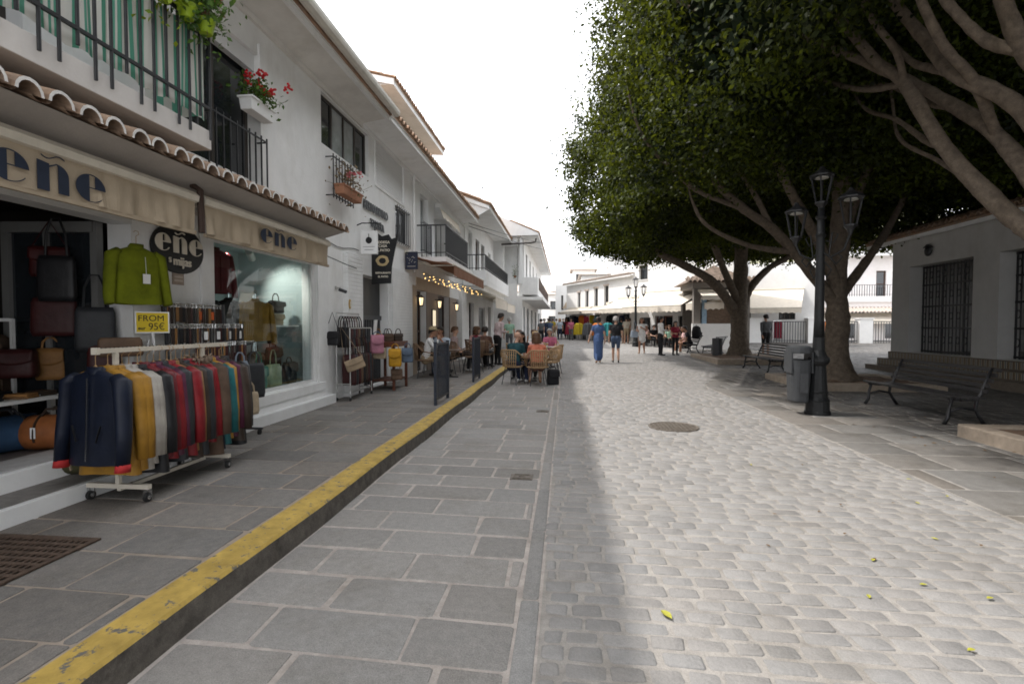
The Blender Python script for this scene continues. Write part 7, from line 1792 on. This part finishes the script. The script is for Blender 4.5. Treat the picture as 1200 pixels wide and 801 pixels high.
a, b = q(651, 334, 50), q(673, 334, 50); t = block('chapel', 'white building with a curved pediment over its doorway at the street end', a.x, b.x, 50, 60, a.z, ((.55, .75, 3.0, 4.4), (1.0, 1.6, .4, 2.9)))
mb = MB(t.location); fr = Frame((a.x, 50, 0), (1, 0, 0)); mb.poly([(.7, 3.25), (.8, 3.3), (1.0, 3.7), (1.3, 3.95), (1.6, 3.7), (1.8, 3.3), (1.9, 3.25), (1.9, 3.15), (.7, 3.15)], .2, lambda x, y, d: fr.p(x, y, .01+d)); mb.build('pediment', cream, t)
a, b = q(641, 345, 62), q(653, 345, 62); block('end_house', 'small white house with a brown tiled roof closing the street', a.x-2, b.x, 62, 70, a.z, ((2.4, 3.3, a.z-1.8, a.z-.8), (2.2, 3.4, .5, 2.6)), bleached)
a = q(600, 340, 66); block('end_house', 'white house at the far end behind the left row', a.x-6, a.x+8, 72, 80, 6.2, ((10, 11, 3.5, 5),), bleached)

# houses and terraces behind the plaza, right
p5 = ong(868, 403); Y5 = 38.0
a, b = q(866, 318, Y5), q(957, 318, Y5)
FR5 = Frame((a.x, Y5+1.2, 0), (b.x-a.x, -2.6))
R5 = thing('blank_wall_house', 'big blank white house with one wide cream awning behind the fence', 'house', (a.x, Y5+1.2, 0)); L5 = (b-a).length
hz = [(3.0, L5-1.2, 1.9, 2.7), (.4, 1.2, .4, 2.4)]
mb = MB(R5.location); wall(mb, FR5, -6, L5, 0, 5.9, hz, .3); mb.quad(FR5.p(L5, 0, -.3), FR5.p(L5, 0, -7), FR5.p(L5, 5.9, -7), FR5.p(L5, 5.9, -.3)); mb.quad(FR5.p(-6, 5.89, 0), FR5.p(L5, 5.89, 0), FR5.p(L5, 5.89, -7), FR5.p(-6, 5.89, -7)); mb.build('wall', m_sunw, R5)
for h in hz: window(R5, FR5, *h, .1, brownalu, darkglass, 3 if h[0] > 2 else 1, 1, False, .07)
ua, za = ruv(FR5, 874, 345); ub, zb = ruv(FR5, 946, 337)
awning('wide cream awning sloping out from the blank white house', FR5, .3, L5-.7, 4.0, 1.35, 2.6, awnbeige, .35, name='terrace_awning', arms=2)
# terrace house with iron balcony
Y6 = 42.0; a, b = q(957, 350, Y6), q(1075, 350, Y6)
R6 = thing('tiled_canopy_house', 'white house with a tiled canopy and an iron balcony rail behind the plaza', 'house', (a.x, Y6, 0)); FR6 = Frame((a.x, Y6, 0), (1, 0, 0)); L6 = b.x-a.x
zc, zr0, zr1 = q(1010, 352, Y6).z, q(1010, 347, Y6).z, q(1010, 335, Y6).z
hz = [(1.5, 3.5, .5, 2.6), (5, 7, .5, 2.6)]
mb = MB(R6.location); wall(mb, FR6, 0, L6, 0, zr0, hz, .3)
FR6b = Frame((a.x, Y6+1.6, 0), (1, 0, 0)); dz = ruv(FR6b, 1027, 316); dz2 = ruv(FR6b, 1038, 347)
wall(mb, FR6b, 0, L6, zr0-.3, zr0+3.4, [(dz[0], dz2[0], zr0, zr0+2.1)], .3); mb.build('wall', M('pinkish_white_wall', (.80, .76, .74), .85, .03, 3, .15, 40, stain=.06), R6)
window(R6, FR6b, dz[0], dz2[0], zr0, zr0+2.1, .12, darkwood, darkglass, 1, 2, False, .1, 'door')
for h in hz: window(R6, FR6, *h, .12, brownalu, darkglass, 2, 1, False, .06)
mb = MB(R6.location); fbox(mb, FR6, -.1, L6, zr0-.45, zr0, -1.6, .12); bl = mb.build('balcony', m_sunw, R6); railing(R6, FR6, 0, L6, zr0, zr1+.1, .05, 40, parent=bl, ret=False, w=.03)
mb = MB(R6.location); 
for k in range(3): tile_row(mb, FR6, -.1, L6, zc-.95+k*.16, .95-k*.4, .44, .40, .26, .11)
mb.build('tile_canopy', [bleached, tilewhite], R6)
mb = MB(R6.location); fbox(mb, FR6b, 0, L6, zr0+3.2, zr0+4.1, -.1, .9); mb.build('upper_terrace', m_sunw, R6)
mb = MB(R6.location); mb.tube([FR6b.p(1.9, zr0, .1), FR6b.p(1.9, zr0+2.6, .1), FR6b.p(2.4, zr0+3.2, .1)], .06, 8); mb.build('drainpipe', brownalu, R6)
awning('cream awning beneath the tiled canopy behind the plaza fence', FR6, .2, L6-.5, zc-1.05, .5, 1.0, awnbeige, .2, name='terrace_awning', scallop=False)
# fence with white pillars
xs = [ong(u, v) for u, v in ((868, 404), (884, 404), (950, 402), (1011, 402), (1072, 402))]
t = thing('plaza_fence', 'dark iron fence between white pillars at the back of the plaza', 'fence', (xs[2].x, 37, ground(37)))
YF = 37.0; fx = [q(u, 400, YF).x for u in (868, 884, 952, 1012, 1072, 1130)]
gz = ground(YF)
for x in fx:
    mb = MB(t.location); mb.box(x-.42, YF-.3, gz-.2, x+.42, YF+.3, gz+1.62); mb.box(x-.48, YF-.36, gz+1.62, x+.48, YF+.36, gz+1.70); mb.build('pillar', m_sunw, t)
for x0_, x1_ in zip(fx[:-1], fx[1:]):
    if x1_-x0_ < 1.2: continue
    mb = MB(t.location); n = int((x1_-x0_-.84)/.17)
    for i in range(n+1): x = x0_+.42+(x1_-x0_-.84)*i/n; mb.bar((x, YF, gz), (x, YF, gz+1.45), .032)
    mb.bar((x0_+.42, YF, gz+1.45), (x1_-.42, YF, gz+1.45), .05); mb.bar((x0_+.42, YF, gz+.15), (x1_-.42, YF, gz+.15), .05); mb.build('iron_bars', darkmetal, t)
# goods behind the fence
for i, u in enumerate((1.8, 2.6, 3.4, 4.2, 5.0)):
    x = fx[1]+u; cn, m_ = [('red', cl_red), ('navy', cl_navy), ('black', cl_black), ('brown', cl_brown), ('orange', cols[2][1])][i]
    t = thing('stall_garment', cn+' cloth hanging behind the plaza fence', 'garment', (x, YF+.7, gz+1.5)); mb = MB(); mb.grid(lambda a, c: (-.3+.6*a, .04*math.sin(a*14), -1.2*c), 12, 3); mb.build('cloth', m_, t, solid=.03); mb = MB(); mb.bar((-.3, 0, .01), (.3, 0, .01), .03); mb.bar((-.3, 0, -1.5), (-.3, 0, .01), .03); mb.bar((.3, 0, -1.5), (.3, 0, .01), .03); mb.build('frame', steel, t)

# kiosk
kq = ong(811, 409); KX, KY, KZ = kq.x, kq.y, kq.z
K = thing('kiosk', 'small grey kiosk with a white counter wall and tiled roof behind the far tree', 'kiosk', (KX+1.7, KY+1.5, KZ)); ok_ = K.location
m_kw = M('shaded_kiosk_render', (.20, .18, .16), .85, .06, 4)  # render darkened in colour for the tree shade over the kiosk
kz = lambda v: q(830, v, KY).z
KL = q(878, 400, KY).x-KX
mb = MB(ok_); mb.box(KX, KY, KZ-.1, KX+KL-.5, KY+.2, kz(379)); mb.build('counter_wall', m_sunw, K)
mb = MB(ok_); mb.box(KX+.1, KY+.15, kz(379), KX+.45, KY+.5, kz(337)); mb.build('pillar', m_kw, K); mb = MB(ok_); mb.box(KX+KL-.5, KY-.05, KZ-.1, KX+KL, KY+.5, kz(337)); mb.build('pillar', m_kw, K); mb = MB(ok_); mb.box(KX+.1, KY+2.6, KZ-.1, KX+KL, KY+2.9, kz(337)); mb.build('back_wall', m_kw, K)
mb = MB(ok_); mb.box(KX+.55, KY+.2, kz(379), KX+.8, KY+.42, kz(350)); mb.build('blue_post', M('pale_blue_post', (.25, .36, .46), .5), K)
mb = MB(ok_); mb.box(KX+.8, KY+.35, kz(379), KX+KL-.5, KY+.42, kz(350)); mb.build('shutter', M('brown_wooden_shutter', (.16, .105, .07), .7, .15, 8), K)
mb = MB(ok_); mb.box(KX, KY, kz(337), KX+KL, KY+3, kz(331)); mb.build('beam', m_kw, K)
mb = MB(ok_); e = .35; x0_, x1_, y0_, y1_, z_ = KX-e, KX+KL+e, KY-e, KY+3+e, kz(331)
mb.add([(x0_, y0_, z_), (x1_, y0_, z_), (x1_, y1_, z_), (x0_, y1_, z_), ((x0_+x1_)/2, (y0_+y1_)/2, z_+1.1)], [(0, 1, 4), (1, 2, 4), (2, 3, 4), (3, 0, 4), (0, 3, 2, 1)]); tile_row(mb, Frame((KX, KY, 0), (1, 0, 0)), -e, KL+e, z_+.02, e+.05, .5, .5, .24, .1, endmat=0); mb.build('roof', M('shaded_weathered_tile', (.17, .125, .095), .9, .3, 5, .4, 40), K)  # roof tile colour darkened to stand for tree shade
awning('small cream awning with a patterned valance on the kiosk', Frame((KX, KY, 0), (1, 0, 0)), .3, KL-.4, kz(341), .3, .9, awnbeige, .22, name='kiosk_awning')
# small bin beside the far bench
q_ = ong(843, 421); t = thing('litter_bin', 'small black litter bin between the far bench and the far tree trunk', 'litter bin', (q_.x, q_.y+.3, q_.z)); mb = MB(); mb.lathe([(.17, .05), (.2, .1), (.21, .85), (.19, .86), (.18, .7)], n=16); mb.build('bin_body', darkmetal, t); mb = MB(); mb.lathe([(.05, 0), (.05, .06)], n=8); mb.build('foot', blackiron, t)

# hillside behind
m_hill = M('scrubby_hillside', (.20, .22, .12), .95, .25, .35, .5, 2, col2=(.33, .30, .24))
mb = MB(); mb.smooth = True
def hill(a, c):
    x = -20+240*a; y = 95+140*c
    return (x, y, -1+46*math.exp(-((x-95)/60)**2)*min(1, c*1.5)+5*math.sin(x*.08)*c+3*math.sin(x*.21+y*.1)*c)
mb.grid(hill, 60, 16); tag(mb.build('hills', m_hill), kind='structure')
# wires and aerials
t = thing('overhead_wire', 'pair of thin wires crossing the sky from the left houses', 'wire', (-2.2, 29, 6.0)); o = t.location
for k in (0, 1):
    mb = MB(o); p0, p1 = Vector((-4.0, 21.2, 5.75-.12*k)), Vector((3.0, 40, 8.0-.7*k)); mb.tube([p0.lerp(p1, i/20)+Vector((0, 0, -.6*math.sin(PI*i/20))) for i in range(21)], .014, 4); mb.build('cable', blackiron, t)
mb = MB(o); mb.ball((1.9, 37, 6.95), .09, 8, 6); mb.build('insulator', blackiron, t)
for i, (x, y, z, lab) in enumerate(((-5.0, 31, 8.3, 'television aerial on the corner balcony house'), (-2.6, 64, 5.2, 'television aerial on the far end house'), (4.6, 54, 7.9, 'tall thin aerial on the plain white block'))):
    t = thing('roof_aerial', lab, 'aerial', (x, y, z)); mb = MB(); mb.tube([(0, 0, -.3), (0, 0, 1.7)], .02, 5); mb.build('mast', darkmetal, t)
    mb = MB(); mb.bar((-.5, 0, 1.5), (.5, .1, 1.6), .025); [mb.bar((-.4+.2*k, -.22, 1.51+.02*k), (-.4+.2*k, .22, 1.51+.02*k), .015) for k in range(5)]; mb.build('array', darkmetal, t)
p_ = q(612, 283, 29.6)
planter('green pot plant on the corner loggia of the tall white house', (-2.9, 29.7, 4.26), 0, .3, MATS['terracotta_pot'], None, 120, potkind=1, seed=31, leaf=m_lf, gs=(.3, .3, .5))

# ------------------------------------------------------------------ people out on the street
def walker(label, u, v, rz, dy=0, **kw):
    p = ong(u, v); return person(label, (p.x, p.y+dy, p.z), R(rz), **kw)
pw = walker('woman in a long blue dress walking away', 701, 425.5, 4, pose='walk', arms=('down', 'out'), height=1.74, top=cl_blue, bottom=cl_blue, dress=True, skirtlen=.85, hair=hair_dk, hairstyle='bun', female=True, skin=skin_l, build=1.1, shoes=shoe_tan)
walker('man in a black t-shirt and denim shorts walking away beside the blue dress', 721.5, 425, -3, pose='walk2', arms=('down', 'down'), height=1.76, top=cl_black, bottom=cl_denim, legs='short', hair=hair_gr, build=1.12, shoes=shoe_bk)
pc = walker('woman in a short white dress with a bag walking towards us in the sun', 752, 414.5, 165, pose='walk', arms=('bent', 'chest'), height=1.72, top=cl_white, bottom=cl_white, dress=True, skirtlen=.42, legs='bare', hair=hair_br, hairstyle='long', female=True, skin=skin_t, sleeve='none', shoes=shoe_tan)
bag('shoulder_bag', 'pale blue bag at the hip of the woman in white', (pc.location.x-.36, pc.location.y-.1, pc.location.z+.78), .3, .36, .3, .12, fab('pale_blue_bag', (.36, .42, .50)), 0, False, strap=.5)
walker('waiter in a white shirt and black trousers standing in profile', 774, 416.5, -80, pose='stand', arms=('bent', 'bent'), height=1.77, top=cl_white, bottom=cl_black, hair=hair_dk, skin=skin_t, sleeve='long')
walker('man in a cream shirt and khaki shorts seen from behind by the far lamp', 734, 402.5, 8, pose='stand', arms=('down', 'bent'), height=1.78, top=cl_cream, bottom=cl_khaki, legs='short', hair=hair_dk, shoes=shoe_tan, build=1.1)
walker('woman in dark red and black standing by the bench sitters', 791, 416, 200, pose='stand', arms=('bent', 'lap'), height=1.55, top=cl_red, bottom=cl_black, hair=hair_dk, hairstyle='long', female=True)
s1 = Vector((6.10, 26.85, ground(26.5)))
person('person in pale pink with bare legs sitting on the far bench', (s1.x-.02, s1.y-.05, s1.z-.03), R(78), 'sit', ('lap', 'lap'), 1.68, top=cl_palepink, bottom=cl_khaki, hair=hair_br, hairstyle='long', legs='bare', female=True, skin=skin_t, shoes=shoe_wh)
s2 = person('person in black with a large backpack sitting on the far bench', (6.10, 25.75, ground(26)-.03), R(80), 'sit', ('lap', 'table'), 1.76, top=cl_black, bottom=cl_black, hair=hair_dk, legs='short', skin=skin_t, shoes=shoe_wh, lean=.12)
backpack('large black backpack on the back of the person on the far bench', (6.38, 25.78, ground(26.)+1.0), R(80), cl_black, 1.35)
walker('man in a grey hoodie and black shorts standing beyond the middle bench', 897, 418, 10, pose='stand', arms=('chest', 'back'), height=1.84, build=1.15, top=cl_grey, bottom=cl_black, legs='short', sleeve='long', hair=hair_dk, skin=skin_d, dy=.0)
FARP = [(638, 402.5, 10, 'man in navy walking away at the far left of the street, by the shop fronts', dict(pose='walk', top=cl_navy, bottom=cl_navy, hair=hair_gr, sleeve='long')),
        (644, 402, -5, 'man in dark blue beside the man in navy, far left of the street', dict(pose='walk2', top=cl_denim, bottom=cl_navy, hair=hair_dk)),
        (656, 398, 175, 'woman in a pale top and dark trousers coming down the far street', dict(pose='walk', top=cl_paleblue, bottom=cl_navy, hair=hair_bl, hairstyle='long', female=True)),
        (669, 398.5, 185, 'woman in pink at the far end of the street', dict(pose='walk2', top=cl_pink, bottom=cl_grey, hair=hair_dk, hairstyle='long', female=True, arms=('bent', 'bent'))),
        (664, 396.5, 170, 'person in dark red behind the woman in pink', dict(pose='stand', top=cl_red, bottom=cl_black, hair=hair_dk)),
        (648, 396, 10, 'person in mustard clothes in the middle of the far street', dict(pose='walk', top=cols[0][1], bottom=cl_khaki, hair=hair_br)),
        (681, 396.5, 200, 'person in white trousers at the left stalls', dict(pose='stand', top=cl_navy, bottom=cl_white, hair=hair_dk)),
        (689, 397.5, 120, 'person in a red top stooping at the stalls', dict(pose='stand', top=cl_red, bottom=cl_grey, hair=hair_br, lean=.12, arms=('table', 'table'))),
        (712, 400, 60, 'person in orange in front of the right stalls', dict(pose='stand', top=cols[2][1], bottom=cl_khaki, hair=hair_br, female=True)),
        (728, 402, 20, 'man in teal by the right end of the stalls', dict(pose='stand', top=cl_teal, bottom=cl_black, hair=hair_dk)),
        (744, 401, -60, 'person in black standing just right of the far lamp', dict(pose='stand', top=cl_black, bottom=cl_black, hair=hair_dk))]
for u, v, rz, lab, kw in FARP:
    kw.setdefault('arms', ('down', 'down')); kw.setdefault('height', 1.70); walker(lab, u, v, rz, voxel=.022, **kw)
# diners on the far terrace
dn = [(765, 406, 200, 'diner in dark clothes at the first far terrace table', dict(top=cl_black)), (785, 407, 150, 'diner in grey green at the far terrace, behind the waiter', dict(top=cl_green)), (760, 404.5, 90, 'diner in pale pink at the far terrace', dict(top=cl_palepink)), (793, 408, 220, 'diner in black at the far terrace beside the kiosk', dict(top=cl_navy)), (780, 405.5, 180, 'diner in khaki at the back of the far terrace', dict(top=cl_khaki)), (752, 404, 180, 'diner in navy at the left of the far terrace', dict(top=cl_navy))]
for i, (u, v, rz, lab, kw) in enumerate(dn):
    p = ong(u, v); ch = dup(wcd, (p.x, p.y, p.z), R(rz), 'brown wicker chair of the '+lab, 'brown chairs on the far terrace')
    person(lab, (p.x, p.y, p.z+.01), R(rz), 'sit', ('table', 'lap'), 1.7, bottom=cl_black, hair=[hair_dk, hair_br, hair_gr][i % 3], voxel=.022, **kw)
for i, (u, v, lab) in enumerate(((775, 406.5, 'dark table at the front of the far terrace'), (758, 405.5, 'dark table at the left of the far terrace'), (790, 406.5, 'dark table at the far terrace beside the kiosk'))):
    p = ong(u, v); table(lab, p.x, p.y, p.z, m=MATS['dark_table_top'], group='dark tables on the far terrace')
MORE = [(634, 404, 30, 'person in grey standing at the shop fronts at the far left', dict(top=cl_grey, bottom=cl_black)), (652, 395, 0, 'person in white far up the middle of the street', dict(pose='walk', top=cl_white, bottom=cl_khaki)), (660, 394.5, 180, 'person in black far up the street, behind the pale top woman', dict(pose='walk2', top=cl_black, bottom=cl_denim)),
        (675, 395.5, 90, 'person in pale blue by the chapel doorway', dict(top=cl_paleblue, bottom=cl_denim)), (684, 396, 10, 'woman in a coral top looking over the left stalls', dict(top=cl_orange, bottom=cl_black, female=True, hairstyle='long')), (696, 398.5, -20, 'man in navy beyond the blue dress, at the stalls', dict(top=cl_navy, bottom=cl_khaki)),
        (706, 399, 200, 'person in white and denim between stalls and street', dict(top=cl_white, bottom=cl_denim)), (738, 401.5, 40, 'person in brown near the far lamp foot', dict(top=cl_brown, bottom=cl_black)), (642.5, 396, 170, 'person in yellow beside the navy men, farther up', dict(pose='walk', top=cl_yellow, bottom=cl_black))]
for i, (u, v, rz, lab, kw) in enumerate(MORE):
    kw.setdefault('height', 1.66+.02*(i % 5)); kw.setdefault('arms', ('down', 'bent') if i % 2 else ('down', 'down')); walker(lab, u, v, rz, voxel=.024, hair=[hair_dk, hair_br, hair_gr][i % 3], **kw)
# ------------------------------------------------------------------ daylight
SUN_EL, SUN_AZ = R(57.6), math.atan2(.06, -.99)       # direction towards the sun in the ground plane
sd = Vector((math.cos(SUN_EL)*math.cos(SUN_AZ), math.cos(SUN_EL)*math.sin(SUN_AZ), math.sin(SUN_EL)))
sun = bpy.data.lights.new('sun', 'SUN'); sun.energy = 2.2; sun.angle = R(1.3); sun.color = (1, .965, .92)
so = bpy.data.objects.new('sun', sun); link(so); so.rotation_euler = sd.to_track_quat('Z', 'Y').to_euler()
w_ = bpy.data.worlds.new('World'); SC.world = w_; w_.use_nodes = True
nt = w_.node_tree; bg = nt.nodes['Background']
sky = nt.nodes.new('ShaderNodeTexSky'); sky.sky_type = 'NISHITA'; sky.sun_disc = False; sky.sun_elevation = SUN_EL; sky.sun_rotation = PI/2-SUN_AZ
sky.air_density = 1.0; sky.dust_density = 6.0; sky.ozone_density = 1.0
tc = nt.nodes.new('ShaderNodeTexCoord'); no = nt.nodes.new('ShaderNodeTexNoise'); no.inputs['Scale'].default_value = 2.2; no.inputs['Detail'].default_value = 6
mp = nt.nodes.new('ShaderNodeMapping'); mp.inputs['Scale'].default_value = (1, 1, 3); nt.links.new(tc.outputs['Generated'], mp.inputs['Vector']); nt.links.new(mp.outputs['Vector'], no.inputs['Vector'])
rp = nt.nodes.new('ShaderNodeMapRange'); rp.inputs['From Min'].default_value = .3; rp.inputs['From Max'].default_value = .7; rp.inputs['To Min'].default_value = .70; rp.inputs['To Max'].default_value = .95
nt.links.new(no.outputs['Fac'], rp.inputs['Value'])
mx = nt.nodes.new('ShaderNodeMix'); mx.data_type = 'RGBA'; nt.links.new(rp.outputs['Result'], mx.inputs['Factor']); nt.links.new(sky.outputs['Color'], mx.inputs['A']); mx.inputs['B'].default_value = (9.6, 9.75, 10.05, 1)
nt.links.new(mx.outputs['Result'], bg.inputs['Color']); bg.inputs['Strength'].default_value = .15
# ------------------------------------------------------------------ camera
cd = bpy.data.cameras.new('camera'); cam = bpy.data.objects.new('camera', cd); link(cam); SC.camera = cam
cd.sensor_width = 36; cd.lens = 18.0; cd.clip_end = 4000; cd.clip_start = .05
cam.location = (0, 0, EYE); cam.rotation_euler = (PI/2-PITCH, 0, YAW)
SC.view_settings.view_transform = 'Standard'; SC.view_settings.look = 'None'; SC.view_settings.gamma = 1; SC.view_settings.exposure = .80; SC.view_settings.use_curve_mapping = False
SC.cycles.use_denoising = True
try: SC.cycles.denoiser = 'OPENIMAGEDENOISE'
except Exception: pass
SC.cycles.max_bounces = 8; SC.cycles.diffuse_bounces = 4; SC.cycles.transparent_max_bounces = 12; SC.cycles.sample_clamp_indirect = 6; SC.cycles.caustics_reflective = False; SC.cycles.caustics_refractive = False
SC.cycles.filter_width = 1.7
